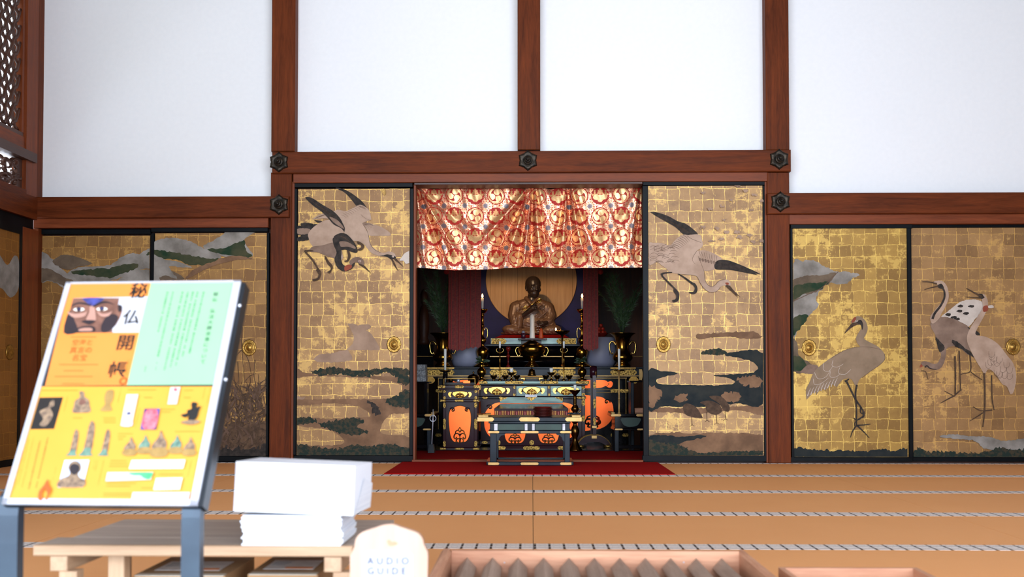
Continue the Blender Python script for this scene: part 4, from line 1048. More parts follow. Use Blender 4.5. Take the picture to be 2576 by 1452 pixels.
    at.data.foreach_set('color', cc.ravel())
    n = NT('brocade'); an = n.n('Attribute', attribute_name='weave')
    n.l(an.outputs['Color'], n.b.inputs['Base Color'])
    n.set(metal=n.math('MULTIPLY', an.outputs['Alpha'], 0.85), rough=n.math('MULTIPLY_ADD', an.outputs['Alpha'], -0.34, 0.66), spec=0.4)
    w_ = n.noise(n.coord((600, 600, 600)), 1.0, 2); n.bump(w_, 0.15, 0.0006)
    M['brocade'] = n.m; me.materials.append(n.m)
    o = bpy.data.objects.new('brocade_curtain', me); C.objects.link(o)
    md = o.modifiers.new('thickness', 'SOLIDIFY'); md.thickness = 0.0015; md.offset = 1
    tag(o, 'short red and gold brocade curtain with round crests hung across the altar opening', 'curtain')
    return o
curtain()
for px_, py_, lb in ():
    pass

# ============================================================ helpers for lacquer furniture
def pp(mb, pts, Y, dep, m):
    """prism from a pixel outline, front face at depth Y"""
    q = [W(x, y, Y) for x, y in pts]; mb.prism([(p.x, p.z) for p in q], Y, Y+dep, m)
def fitting(t, x0, y0, x1, y1, Y, m='engraved_gilt', cutl=True, cutr=True, th=0.003, lab=None):
    h = (y1-y0)/2; c = min(h*0.8, (x1-x0)/4); ym = (y0+y1)/2
    L = [(x0+c, y0), (x0, ym-h*0.25), (x0, ym+h*0.25), (x0+c, y1)] if cutl else [(x0, y0), (x0, y1)]
    R = [(x1-c, y1), (x1, ym+h*0.25), (x1, ym-h*0.25), (x1-c, y0)] if cutr else [(x1, y1), (x1, y0)]
    mb = MB(); pp(mb, L + R, Y-th, th, m); return part(mb, 'gilt_fitting', t, lab)
def vfitting(t, x0, y0, x1, y1, Y, m='engraved_gilt', th=0.003):
    h = (x1-x0)/2; c = min(h*0.9, (y1-y0)/4); xm = (x0+x1)/2
    mb = MB(); pp(mb, [(x0, y0+c), (xm, y0), (x1, y0+c), (x1, y1-c), (xm, y1), (x0, y1-c)], Y-th, th, m); return part(mb, 'gilt_fitting', t)
def fleur(mb, cx, cy, w, h, Y, dark='lacquer_purple', gold='brass'):
    """openwork flame-and-scroll ornament; cx, cy centre in pixels"""
    u = S(Y)
    def T(pts, r, m, dy=0.0): mb.tube([tuple(W(cx+x*w/2, cy-y*h/2, Y-0.004-dy)) for x, y in openc(pts, 4)], r*u, m, 6)
    for s_ in (-1, 1):
        for m, r, dy in ((dark, max(1.6, w*0.055), 0), (gold, 0.5, 0.004)):
            T([(0, -0.1), (s_*0.35, 0.2), (s_*0.8, 0.1), (s_*0.95, -0.3), (s_*0.7, -0.5), (s_*0.5, -0.25)], r, m, dy)
            T([(0, 0.35), (s_*0.3, 0.62), (s_*0.66, 0.45), (s_*0.7, 0.2)], r*0.85, m, dy)
            T([(s_*0.05, -0.95), (s_*0.12, -0.5), (s_*0.4, -0.5), (s_*0.62, -0.85), (s_*0.3, -0.95)], r*0.9, m, dy)
            T([(0, 1.0), (s_*0.2, 0.7), (0, 0.4)], r*0.7, m, dy)
    mb.tube([tuple(W(cx, cy+h*0.45, Y-0.004)), tuple(W(cx, cy-h*0.1, Y-0.004))], w*0.04*u, dark, 6)
def window(t, kind, cx, cy, w, h, Y, m='amber', orn=True):
    """cusped opening backed with warm gold lacquer, and its scroll ornament"""
    if kind == 'tall':
        half = [(0.0, 0.5), (0.22, 0.47), (0.30, 0.40), (0.42, 0.40), (0.5, 0.26), (0.5, 0.0), (0.43, -0.32), (0.30, -0.47), (0.12, -0.5)]
    else:
        half = [(0.0, 0.5), (0.16, 0.48), (0.24, 0.40), (0.30, 0.36), (0.33, 0.1), (0.31, -0.05), (0.24, -0.25), (0.20, -0.34), (0.10, -0.42), (0.05, -0.5)]
    pts = [(x, y) for x, y in half] + [(-x, y) for x, y in reversed(half[1:])]
    pts = closed(pts, 4)
    out = [(cx + x*w, cy - y*h) for x, y in pts]
    mb = MB(); pp(mb, out, Y-0.0015, 0.0015, m)
    if kind == 'wide':
        for s_ in (-1, 1):
            bean = closed([(cx+s_*x*w, cy-y*h) for x, y in ((0.36, 0.34), (0.44, 0.36), (0.5, 0.15), (0.48, -0.15), (0.42, -0.36), (0.38, -0.38), (0.37, -0.2), (0.40, -0.05), (0.37, 0.08), (0.36, 0.2))], 3)
            pp(mb, bean, Y-0.0015, 0.0015, m)
    t = part(mb, 'window_panel', t)
    mb = MB(); u = S(Y)
    ring = [tuple(W(x, y, Y-0.002)) for x, y in out]; mb.tube(ring + ring[:1], 0.7*u, 'brass_dark', 6, cap=False)
    if kind == 'tall':
        for s_ in (-1, 1):
            c = (cx+s_*w*0.33, cy-h*0.385)
            q = [tuple(W(c[0]+s_*(7-0.5*k)*math.cos(0.3+k*0.6)*w/52, c[1]-(6-0.4*k)*math.sin(0.3+k*0.6)*w/52, Y-0.004)) for k in range(9)]
            mb.tube(q, 1.3*u*w/52, 'lacquer_purple', 6); mb.ball(tuple(W(c[0], c[1]+1, Y-0.006)), 2.6*u*w/52, 'brass_bright', 10, 8)
    else:
        for s_ in (-1, 1):
            q = [tuple(W(cx+s_*w*(0.345+0.03*math.cos(k)), cy+h*(0.36*k/6-0.18+0.12*math.sin(k)), Y-0.004)) for k in range(7)]
            mb.tube(q, 1.1*u*w/60, 'lacquer_purple', 6); mb.ball(tuple(W(cx+s_*w*0.385, cy+h*0.1, Y-0.006)), 1.4*u*w/60, 'brass_bright', 8, 6)
    part(mb, 'scroll_rim', t)
    if orn:
        mb = MB()
        if kind == 'tall': fleur(mb, cx, cy+h*0.30, w*0.56, h*0.42, Y)
        else: fleur(mb, cx, cy+h*0.10, w*0.36, h*0.78, Y)
        part(mb, 'scroll_ornament', t)
def slab(t, name, x0, y0, x1, y1, Y, dep, m='lacquer', b=0.003):
    mb = MB(); mb.pbox(x0, y0, x1, y1, Y, dep, m, b); return part(mb, name, t)
def at_floor(px, Y, z=0.0): return (W(px, 953, Y).x, Y, z)

# ============================================================ FRONT TABLE (black, gilt ends)
Yf = 7.47
t = thing('altar_table', 'black lacquered table with gilt ends standing on the red carpet in front of the altar', 'table', None, at_floor(1333, Yf+0.22, 0.006))
z0 = 0.0065
tz = W(1333, 1050.4, Yf-0.02).z
slab(t, 'tabletop', 1201, 1050.4, 1463.3, 1060.3, Yf-0.02, 0.50, 'lacquer_slate_sky')
fitting(t, 1201, 1050.4, 1242.7, 1060.3, Yf-0.02, 'gilt_plain', cutl=False); fitting(t, 1305.7, 1050.4, 1358, 1060.3, Yf-0.02, 'gilt_plain'); fitting(t, 1422, 1050.4, 1463.3, 1060.3, Yf-0.02, 'gilt_plain', cutr=False)
for a, b in ((1203, 1229), (1438, 1461)):
    mb = MB(); p = W((a+b)/2, 1047, Yf+0.02); hx = (b-a)/2*S(Yf)
    mb.bbox(p.x-hx, p.x+hx, Yf+0.0, Yf+0.46, tz+0.0005, tz+0.016, 'gilt_plain', 0.003); part(mb, 'raised_end', t, 'gilt raised table end')
slab(t, 'cornice', 1229, 1060.5, 1435, 1065.5, Yf, 0.45, 'lacquer_slate_sky')
slab(t, 'apron', 1232.5, 1065.6, 1433, 1083.4, Yf+0.012, 0.42, 'lacquer_slate_sky')
for a, b in ((1252.8, 1318), (1347, 1412.7)): slab(t, 'green_panel', a, 1067.7, b, 1082.4, Yf+0.008, 0.004, 'dark_green', 0.001)
for a, b in ((1243, 1251.7), (1320, 1327), (1338.4, 1345), (1415, 1421.7)): slab(t, 'pearl_inlay', a, 1066.5, b, 1083.0, Yf+0.008, 0.004, 'pearl', 0.001)
slab(t, 'rail', 1229, 1083.5, 1437, 1091.3, Yf-0.004, 0.45, 'lacquer_slate_sky')
for a, b, c, d in ((1228, 1256, 1, 0), (1309.5, 1355, 0, 0), (1409, 1437.4, 0, 1)): fitting(t, a, 1084.5, b, 1090.2, Yf-0.004, 'gilt_plain', cutl=not c, cutr=not d)
for a, b in ((1232.5, 1249.4), (1420.5, 1433.6)):
    for yy in (Yf, Yf+0.41):
        xa_, xb_ = W(a, 1130, Yf).x, W(b, 1130, Yf).x
        mb = MB(); mb.bbox(xa_, xb_, yy, yy+0.04, z0, W(1333, 1091.4, Yf).z, 'lacquer_slate_sky', 0.003); part(mb, 'leg', t)
for s_, xe in ((1, 1249.4), (-1, 1420.5)):
    mb = MB(); pp(mb, [(xe, 1091.4), (xe+s_*22, 1091.4), (xe+s_*19, 1095), (xe+s_*12, 1096), (xe+s_*7, 1101), (xe+s_*5, 1108), (xe, 1112)], Yf+0.005, 0.015, 'lacquer_slate_sky'); part(mb, 'corner_bracket', t)
for yy, m_ in ((Yf-0.006, 1), (Yf+0.41, 0)):
    A_ = W(1333, 1166.8, Yf); hx = 103.5*S(Yf)
    mb = MB(); mb.bbox(A_.x-hx, A_.x+hx, yy, yy+0.035, A_.z-4.6*S(Yf), A_.z+4.6*S(Yf), 'lacquer_slate_sky', 0.004); part(mb, 'stretcher', t)
for s_ in (-1, 1):
    mb = MB(); mb.bbox(A_.x+s_*hx-0.018, A_.x+s_*hx+0.018, Yf+0.03, Yf+0.41, A_.z-0.012, A_.z+0.012, 'lacquer_slate_sky', 0.003); part(mb, 'stretcher', t)
for a, b, c, d in ((1228, 1256, 1, 0), (1309.5, 1355, 0, 0), (1409, 1437.4, 0, 1)): fitting(t, a, 1163.8, b, 1170, Yf-0.006, 'gilt_plain', cutl=not c, cutr=not d)
# stack of eight red dishes
p = W(1365.5, 1050, 7.70); R_ = 24.6*S(7.70)
prev = None; zz = tz + 0.0006
for k in range(8):
    mb = MB(); mb.lathe((0, 0, 0), [(R_*0.80, 0.0), (R_*0.82, 0.002), (R_*0.98, 0.0045), (R_, 0.0075), (R_*0.97, 0.0085), (R_*0.9, 0.0065), (0.001, 0.006)], 'lacquer_red' if k == 7 else 'red_brown', 40)
    o = mb.build('lacquer_dish'); o.location = (p.x, 7.70, zz); zz += 0.0088
    tag(o, 'dark red lacquered dish, %s of the stack of eight on the front table' % (['lowest', 'second from bottom', 'third from bottom', 'fourth from bottom', 'fourth from top', 'third from top', 'second from top', 'topmost'][k]), 'dish', 'stack of red dishes on the front table')
# small things at the table ends
t = thing('folded_paper', 'small folded orange and cream paper packet on the left end of the front table', 'packet', None, (W(1218, 1049, Yf+0.1).x, Yf+0.12, tz+0.0165))
mb = MB(); q = W(1218, 1048, Yf+0.1)
mb.box(q.x-0.035, q.x+0.03, Yf+0.06, Yf+0.16, tz+0.0165, tz+0.021, 'amber_light', rot=(0, 0, 0.5)); part(mb, 'packet', t)
mb = MB(); mb.box(q.x-0.018, q.x+0.006, Yf+0.085, Yf+0.13, tz+0.0215, tz+0.025, 'lacquer_red', rot=(0, 0, 0.5)); part(mb, 'red_slip', t)
mb = MB(); q = W(1447, 1046, Yf+0.1)
mb.tube([(q.x-0.05+0.012*k, Yf+0.14+0.02*math.sin(k*1.3), tz+0.0235+0.0) for k in range(8)], 0.006, 'lacquer_slate_sky', 8)
tag(part(mb, 'prayer_beads', None), 'small dark bead string lying on the right end of the front table', 'beads')

# ============================================================ LOW SEAT with striped brocade sides
Ys = 9.12
t = thing('prayer_platform', 'low square platform with striped brocade edge behind the front table', 'platform', None, at_floor(1337, Ys+0.2, 0.012))
mb = MB()
A1, B1 = W(1243, 1028, Ys), W(1430, 1028, Ys); zt_ = A1.z
A2, B2 = W(1258, 1016.5, 9.45), W(1415, 1016.5, 9.45)
mb.add([(A1.x, Ys, zt_), (B1.x, Ys, zt_), (B2.x, 9.45, A2.z), (A2.x, 9.45, A2.z), (A1.x, Ys, zt_-0.02), (B1.x, Ys, zt_-0.02), (B2.x, 9.45, A2.z-0.02), (A2.x, 9.45, A2.z-0.02)],
       [(0, 1, 2, 3), (4, 7, 6, 5), (0, 4, 5, 1), (1, 5, 6, 2), (2, 6, 7, 3), (3, 7, 4, 0)], 'lacquer_purple'); part(mb, 'seat_top', t)
slab(t, 'brocade_edge', 1244, 1033, 1429, 1050, Ys+0.004, 0.3, 'banner_red', 0.002)
mb = MB()
for k in range(44):
    x = 1246 + k*4.2
    if (k % 5) in (0, 1, 4): mb.pbox(x, 1033.2, x+1.2, 1049.6, Ys+0.001, 0.003, 'gilt')
    if k % 5 == 2: mb.pbox(x+2, 1036, x+4.5, 1047, Ys+0.001, 0.003, 'plum_red')
part(mb, 'brocade_stripe', t)
slab(t, 'body', 1248, 1050.2, 1424, 1121.5, Ys+0.02, 0.3, 'lacquer_purple')
slab(t, 'base', 1246, 1121.8, 1428, 1133, Ys, 0.33, 'lacquer_purple')
for a, b in ((1249, 1272), (1316, 1358), (1403, 1427)): fitting(t, a, 1122.5, b, 1131, Ys)
for a, b in ((1250, 1259), (1332, 1343), (1417, 1423)): vfitting(t, a, 1107, b, 1121, Ys+0.02)
for c in (1295.5, 1380): window(t, 'tall', c, 1084, 56, 64, Ys+0.02, 'amber')

# ============================================================ MAIN ALTAR TABLE with three cusped panels
Yd = 9.55
t = thing('offering_table', 'wide purple black lacquered altar table with three gold cusped panels', 'table', None, at_floor(1338, Yd+0.25, 0.012))
slab(t, 'tabletop', 1204, 958.8, 1482, 966, Yd-0.03, 0.52, 'lacquer_teal_sheen'); slab(t, 'top_moulding', 1207, 966.3, 1478, 970, Yd-0.015, 0.50, 'lacquer')
for a, b, c, d in ((1204, 1227, 1, 0), (1270, 1317, 0, 0), (1358, 1405, 0, 0), (1448, 1482, 0, 1)): fitting(t, a, 959.4, b, 965.6, Yd-0.03, cutl=not c, cutr=not d)
slab(t, 'frieze', 1207, 970.3, 1466, 997.5, Yd, 0.48, 'lacquer_purple')
for a, b, c in ((1209, 1290, 1250), (1298, 1377, 1337.5), (1385, 1464, 1423.5)):
    slab(t, 'panel', a+1, 971.5, b-1, 996.5, Yd-0.002, 0.003, 'lacquer_teal_sheen' if a > 1290 else 'lacquer_purple', 0.001); window(t, 'wide', c, 983.5, 66, 20, Yd-0.003, 'amber_light')  # centre and right panels carry the painted teal reflection, the left stays purple
for a in (1291, 1378.5): vfitting(t, a, 970.5, a+5.5, 979, Yd-0.001); vfitting(t, a, 989, a+5.5, 997, Yd-0.001)
slab(t, 'rail', 1204, 997.8, 1474, 1003.5, Yd-0.02, 0.50, 'lacquer')
for a, b in ((1213, 1227), (1255, 1262), (1450, 1474)): fitting(t, a, 998.4, b, 1003, Yd-0.02)
slab(t, 'body', 1209, 1003.8, 1468, 1108, Yd+0.005, 0.46, 'lacquer_purple'); slab(t, 'base', 1206, 1108.3, 1476, 1118.5, Yd-0.015, 0.50, 'lacquer_purple')
for a, b in ((1212, 1227), (1452, 1474)): fitting(t, a, 1110, b, 1117, Yd-0.015)
slab(t, 'corner_post', 1463.5, 970.3, 1472, 1108, Yd-0.01, 0.05, 'lacquer_purple')
for y in (971, 988, 1004, 1044): vfitting(t, 1463.5, y, 1472, y+(9 if y < 1000 else 18), Yd-0.01)
mb = MB(); out = closed([(1219, 1075), (1219.5, 1045), (1224, 1033), (1232, 1024), (1243, 1016), (1260, 1012.5), (1300, 1013), (1338, 1010), (1376, 1013), (1414, 1012.5), (1436, 1017), (1446, 1025), (1452, 1035), (1453, 1050), (1452, 1075), (1440, 1098), (1420, 1104), (1338, 1104), (1255, 1104), (1232, 1098)], 3)
pp(mb, out, Yd+0.003, 0.002, 'amber'); part(mb, 'window_panel', t)
mb = MB()
for c, s_ in ((1232, 1), (1446, -1)):
    q = [tuple(W(c-s_*(8-0.6*k)*math.cos(0.3+k*0.6), 1025-(7-0.5*k)*math.sin(0.3+k*0.6), Yd-0.001)) for k in range(9)]
    mb.tube(q, 1.5*S(Yd), 'lacquer_purple', 6); mb.ball(tuple(W(c, 1025.5, Yd-0.004)), 2.8*S(Yd), 'brass_bright', 10, 8)
part(mb, 'scroll_rim', t)
slab(t, 'hanging_board', 1257.5, 999.5, 1415.5, 1015, Yd-0.05, 0.012, 'lacquer_teal_sheen', 0.001)
mb = MB(); pp(mb, [(1257.5, 999.5), (1277, 999.5), (1272, 1004), (1266, 1005), (1263, 1008), (1257.5, 1009)], Yd-0.053, 0.003, 'engraved_gilt'); pp(mb, [(1415.5, 999.5), (1396, 999.5), (1400, 1003), (1406, 1004), (1410, 1008), (1415.5, 1009)], Yd-0.053, 0.003, 'engraved_gilt'); part(mb, 'gilt_fitting', t)
mb = MB(); pp(mb, [(1321, 999.5), (1351, 999.5), (1344, 1004), (1337, 1009), (1328, 1004)], Yd-0.054, 0.004, 'engraved_gilt'); pp(mb, [(1321, 993), (1351, 993), (1351, 999), (1321, 999)], Yd-0.054, 0.004, 'pearl'); part(mb, 'centre_plaque', t)
ztab = W(1338, 958.8, Yd-0.03).z

# ============================================================ LEFT PEDESTAL
Yp = 9.14
t = thing('side_table', 'tall purple lacquered side table with one long orange panel, left of the altar table', 'table', None, at_floor(1156, Yp+0.17, 0.012))
slab(t, 'tabletop', 1101.5, 969.7, 1209, 976.7, Yp-0.03, 0.40, 'lacquer_purple'); slab(t, 'top_moulding', 1104, 977, 1206, 981, Yp-0.015, 0.38, 'lacquer_purple')
for a, b, c, d in ((1101.5, 1121, 1, 0), (1143.5, 1167, 0, 0), (1190, 1209, 0, 1)): fitting(t, a, 970, b, 976.5, Yp-0.03, cutl=not c, cutr=not d)
slab(t, 'upper_body', 1113, 981.3, 1202, 1005.3, Yp, 0.35, 'lacquer_purple'); window(t, 'wide', 1157, 993, 59, 17, Yp, 'amber_light')
slab(t, 'rail', 1107, 1005.6, 1205.5, 1011.2, Yp-0.015, 0.38, 'lacquer_purple')
for a, b, c, d in ((1107, 1122, 1, 0), (1144, 1167, 0, 0), (1190, 1205.5, 0, 1)): fitting(t, a, 1006, b, 1010.8, Yp-0.015, cutl=not c, cutr=not d)
slab(t, 'lower_body', 1115, 1011.5, 1200, 1126, Yp+0.002, 0.345, 'lacquer_purple'); window(t, 'tall', 1156.8, 1067, 55.5, 92, Yp+0.002)
for a, b in ((1114, 1122), (1192.5, 1201)):
    slab(t, 'corner_post', a, 1011.5, b, 1126, Yp-0.006, 0.02, 'lacquer_purple')
    for y0_, y1_ in ((982, 989), (997, 1005), (1012, 1027), (1053, 1082), (1109, 1125)): vfitting(t, a+0.6, y0_, b-0.6, y1_, Yp-0.006)
slab(t, 'base', 1107, 1126.3, 1205.5, 1134.2, Yp-0.015, 0.38, 'lacquer_purple')
for a, b, c, d in ((1107, 1122, 1, 0), (1144.5, 1167, 0, 0), (1190, 1205.5, 0, 1)): fitting(t, a, 1127, b, 1133, Yp-0.015, cutl=not c, cutr=not d)
zped = W(1156, 969.7, Yp-0.03).z
# things on the left pedestal
def stand(name, label, cat, cx, prof, Y, m, group=None, seg=24, extra=None, nm='body'):
    base = W(cx, prof[0][1], Y)
    t = thing(name, label, cat, group, (base.x, Y, base.z))
    mb = MB(); mb.plathe(cx, prof, Y, m, seg); part(mb, nm, t)
    return t
t = thing('incense_box', 'black lacquered incense tray with thin gilt frame on the left side table', 'box', None, (W(1160, 969, 9.25).x, 9.25, zped))
Y_ = 9.25
slab(t, 'tray', 1116, 962, 1196, 969, Y_, 0.09, 'lacquer')
for a in (1116, 1194): slab(t, 'gilt_frame', a, 953, a+1.6, 968, Y_-0.005, 0.01, 'gilt', 0.001)
slab(t, 'gilt_frame', 1116, 952.6, 1195.6, 954, Y_-0.005, 0.01, 'gilt', 0.001)
slab(t, 'painted_glint', 1165, 958, 1183, 964.5, Y_-0.006, 0.005, 'amber', 0.001)  # orange glint on the lacquer, laid on as a patch of colour
mb = MB(); mb.plathe(1134, [(5, 961.8), (6, 956), (5.5, 953), (4.5, 953)], Y_+0.05, 'brass_dark'); mb.plathe(1153, [(4, 961.8), (4, 955), (3, 954)], Y_+0.05, 'silver'); part(mb, 'incense_cup', t)
t = stand('lidded_bowl', 'brass lidded bowl with knob at the right of the left side table', 'bowl', 1191, [(7, 969), (13, 960), (14.5, 952), (15, 950)], 9.42, 'brass_dark')
mb = MB(); mb.plathe(1191, [(15.2, 950), (13, 946), (8, 943), (2, 941.5), (1.5, 939.5), (2.6, 937.5), (1.5, 935), (0.1, 934.5)], 9.42, 'brass_dark'); part(mb, 'lid', t)

# ============================================================ GREAT COUNTER and its cabinet
Yc = 10.05
t = thing('altar_counter', 'long black lacquered altar counter with engraved gilt ends behind the altar table', 'altar', None, at_floor(1335, Yc+0.35, 0.012))
slab(t, 'top_slab', 1040, 923.5, 1640, 928, Yc-0.03, 0.9, 'lacquer_slate_sky'); slab(t, 'front_board', 1040, 928.3, 1640, 945, Yc, 0.8, 'lacquer_slate_sky')
mb = MB(); mb.pbox(1040, 945, 1640, 947, Yc-0.012, 0.02, 'gilt_plain'); mb.pbox(1102, 950.8, 1576, 952, Yc-0.002, 0.02, 'gilt_plain'); part(mb, 'gilt_line', t)
slab(t, 'under_board', 1060, 947.2, 1616, 953, Yc+0.01, 0.75, 'lacquer')
for a, b, c, d in ((1068, 1143, 0, 0), (1232, 1281, 0, 0), (1283, 1300, 0, 0), (1386, 1402, 0, 0), (1402, 1448, 0, 0), (1535, 1602, 0, 0)): fitting(t, a, 930, b, 944.2, Yc, cutl=True, cutr=True)
for a, b in ((1071, 1143), (1535, 1600), (1232, 1290), (1390, 1448)): fitting(t, a, 924.8, b, 927.6, Yc-0.03, 'gilt')
slab(t, 'end_block', 1608, 928, 1640, 957, Yc-0.02, 0.2, 'lacquer'); fitting(t, 1608, 929, 1617, 956, Yc-0.02, 'gilt_plain', cutl=False)
slab(t, 'cabinet', 1101, 953.2, 1576, 1118, Yc+0.02, 0.7, 'lacquer')
for a in (1102, 1574): slab(t, 'gilt_edge', a, 952, a+1.5, 1080, Yc+0.012, 0.01, 'gilt', 0.001)
for s_ in (1, -1):
    f_ = lambda x: x if s_ > 0 else 2676-x
    a, b = sorted((f_(1536), f_(1581))); fitting(t, a, 979, b, 988, Yc+0.01)
    a, b = sorted((f_(1565), f_(1581))); fitting(t, a, 1091, b, 1099, Yc+0.01)
    a, b = sorted((f_(1536), f_(1542))); fitting(t, a, 1091, b, 1099, Yc+0.01)
    a, b = sorted((f_(1582), f_(1606))); fitting(t, a, 948, b, 965, Yc+0.012, 'gilt')
    mb = MB(); P_ = lambda q: [(f_(x), y) for x, y in q]
    pp(mb, closed(P_([(1460, 958), (1500, 956), (1522, 957), (1529, 961), (1537, 959), (1542, 965), (1538, 974), (1530, 975), (1524, 971), (1517, 974), (1505, 976), (1460, 976)]), 3), Yc+0.016, 0.003, 'amber'); part(mb, 'window_panel', t)
    mb = MB(); pp(mb, closed(P_([(1440, 998), (1500, 998), (1515, 1000), (1524, 1006), (1530, 1008), (1538, 1012), (1542, 1022), (1543, 1040), (1537, 1058), (1526, 1070), (1514, 1077), (1500, 1080), (1440, 1080)]), 3), Yc+0.016, 0.003, 'amber'); part(mb, 'window_panel', t)
    mb = MB(); q = [tuple(W(f_(1527+(8-0.6*k)*math.cos(-0.2+k*0.6)), 1011.5-(7-0.5*k)*math.sin(-0.2+k*0.6), Yc+0.008)) for k in range(9)]
    mb.tube(q, 1.4*S(Yc), 'lacquer', 6); mb.ball(tuple(W(f_(1527), 1012, Yc+0.004)), 2.8*S(Yc), 'brass_bright', 10, 8)
    mb.ball(tuple(W(f_(1531), 966, Yc+0.004)), 1.8*S(Yc), 'brass_bright', 10, 8); mb.ball(tuple(W(f_(1528), 970, Yc+0.004)), 1.2*S(Yc), 'brass_bright', 10, 8)
    part(mb, 'scroll_rim', t)
    mb = MB(); fleur(mb, f_(1491), 1058, 40, 36, Yc+0.014, 'lacquer', 'brass_dark'); part(mb, 'scroll_ornament', t)
slab(t, 'gilt_line', 1474, 980, 1540, 981, Yc+0.012, 0.01, 'gilt', 0.001); slab(t, 'gilt_line', 1474, 987.5, 1540, 988.5, Yc+0.012, 0.01, 'gilt', 0.001)
zcnt = W(1338, 923.5, Yc-0.03).z

# ============================================================ DAIS, statue and backdrop
Yq = 10.50
t = thing('statue_dais', 'black lacquered stepped dais with gilt corners carrying the seated statue', 'dais', None, (W(1338, 953, Yq).x, Yq+0.4, zcnt))
slab(t, 'top_slab', 1234, 850.5, 1451, 866, Yq, 0.75, 'lacquer_teal_sheen')
fitting(t, 1236, 851.5, 1274, 865.5, Yq, cutl=False); fitting(t, 1400, 851.5, 1449, 865.5, Yq, cutr=False); slab(t, 'bare_lacquer', 1311, 851.5, 1362, 865.5, Yq-0.002, 0.004, 'lacquer', 0.001)  # middle left black between the teal reflections painted on the slab
slab(t, 'second_slab', 1220, 866.3, 1463, 871, Yq-0.04, 0.8, 'lacquer_slate_sky')
def bulge(y0_, y1_, x0_, x1_, name):
    mb = MB(); N = 10; a = W(x0_, y0_, Yq).x; b = W(x1_, y0_, Yq).x; za, zb2 = W(1338, y1_, Yq).z, W(1338, y0_, Yq).z
    vs = []; 
    for i in range(N+1):
        s_ = math.sin(PI*i/N); z = za + (zb2-za)*i/N
        vs += [(a-0.03*s_, Yq-0.01-0.05*s_, z), (b+0.03*s_, Yq-0.01-0.05*s_, z), (b+0.03*s_, Yq+0.7, z), (a-0.03*s_, Yq+0.7, z)]
    fs = [(i*4+j, i*4+(j+1) % 4, (i+1)*4+(j+1) % 4, (i+1)*4+j) for i in range(N) for j in range(4)]
    mb.add(vs, fs, 'lacquer', True); part(mb, name, t)
bulge(871.3, 895.5, 1236, 1450, 'rounded_moulding')
slab(t, 'gilt_line', 1232, 896, 1444, 898.3, Yq-0.04, 0.03, 'gilt_plain', 0.001); slab(t, 'gilt_line', 1047, 896, 1090, 897.5, Yq+0.1, 0.03, 'gilt', 0.001); slab(t, 'gilt_line', 1590, 896, 1616, 897.5, Yq+0.1, 0.03, 'gilt', 0.001)
bulge(898.6, 921.5, 1228, 1448, 'rounded_moulding')
zdais = W(1338, 850.5, Yq).z
mb = MB(); A_ = W(1244, 850, Yq-0.005); B_ = W(1432, 850, Yq-0.005); A2_ = W(1262, 843, Yq+0.1); B2_ = W(1420, 843, Yq+0.1)
mb.add([(A_.x, Yq-0.005, zdais+0.001), (B_.x, Yq-0.005, zdais+0.001), (B2_.x, Yq+0.10, A2_.z), (A2_.x, Yq+0.10, A2_.z), (B2_.x, Yq+0.7, A2_.z), (A2_.x, Yq+0.7, A2_.z), (A_.x, Yq+0.7, zdais+0.001), (B_.x, Yq+0.7, zdais+0.001)],
       [(0, 1, 2, 3), (3, 2, 4, 5), (0, 3, 5, 6), (1, 7, 4, 2), (6, 5, 4, 7), (0, 6, 7, 1)], 'cloth_red')
tag(part(mb, 'red_cloth', None), 'bright red cloth spread on the dais under the seated statue', 'cloth')
zcl = A2_.z

# backdrop board with the large wooden disc
Yb = 11.35
t = thing('disc_backdrop', 'deep blue board with a large pale wooden disc behind the statue', 'backdrop', None, (W(1338, 850, Yb).x, Yb, zcnt))
mb = MB(); p0 = W(1206, 600, Yb); p1 = W(1472, 850, Yb); mb.box(p0.x, p1.x, Yb, Yb+0.03, zcnt-0.0, p0.z, 'blue_board'); part(mb, 'board', t)
mb = MB(); c_ = W(1336.5, 705, Yb); R_ = 114.5*S(Yb); mb.lathe((c_.x, Yb, c_.z), [(R_, 0.0), (R_, -0.012), (R_-0.004, -0.016), (0.001, -0.016)], 'orb_wood', 96, ax='y', smooth=False); part(mb, 'wooden_disc', t)
mb = MB()
for x in (1234, 1262, 1302, 1375, 1440):
    q = W(x, 705, Yb-0.016); h = math.sqrt(max(R_**2-(q.x-c_.x)**2, 0)); mb.box(q.x-0.0012, q.x+0.0012, Yb-0.0175, Yb-0.016, c_.z-h, c_.z+h, 'paint_brown')
part(mb, 'plank_joint', t)
for a in (1199, 1472):
    mb = MB(); p0 = W(a, 600, Yb); p1 = W(a+7, 850, Yb); mb.box(p0.x, p1.x, Yb-0.02, Yb+0.03, zcnt, p0.z, 'frame_black'); part(mb, 'frame_post', t)

# the seated statue -------------------------------------------------
def blob(bm, c, r, rot=(0, 0, 0), seg=20):
    m4 = Matrix.Translation(c) @ Euler(rot).to_matrix().to_4x4() @ Matrix.Diagonal((r[0], r[1], r[2], 1))
    bmesh.ops.create_uvsphere(bm, u_segments=seg, v_segments=seg//2+2, radius=1.0, matrix=m4)
def capsule(bm, pts, rs, seg=12):
    """tapered limb: overlapping spheres joined by a closed tube"""
    t_ = MB(); sm = [Vector(p) for p in pts]
    dense = []; rr_ = []
    for i in range(len(sm)-1):
        for j in range(6): f = j/6; dense.append(sm[i].lerp(sm[i+1], f)); rr_.append(rs[i]+(rs[i+1]-rs[i])*f)
    dense.append(sm[-1]); rr_.append(rs[-1])
    t_.tube(dense, rr_, 'wax', seg)
    o = [bm.verts.new(v) for v in t_.v]
    for f in t_.f:
        try: bm.faces.new([o[i] for i in f])
        except ValueError: pass
    blob(bm, dense[0], (rr_[0],)*3, seg=seg); blob(bm, dense[-1], (rr_[-1],)*3, seg=seg)
Yst = 10.93
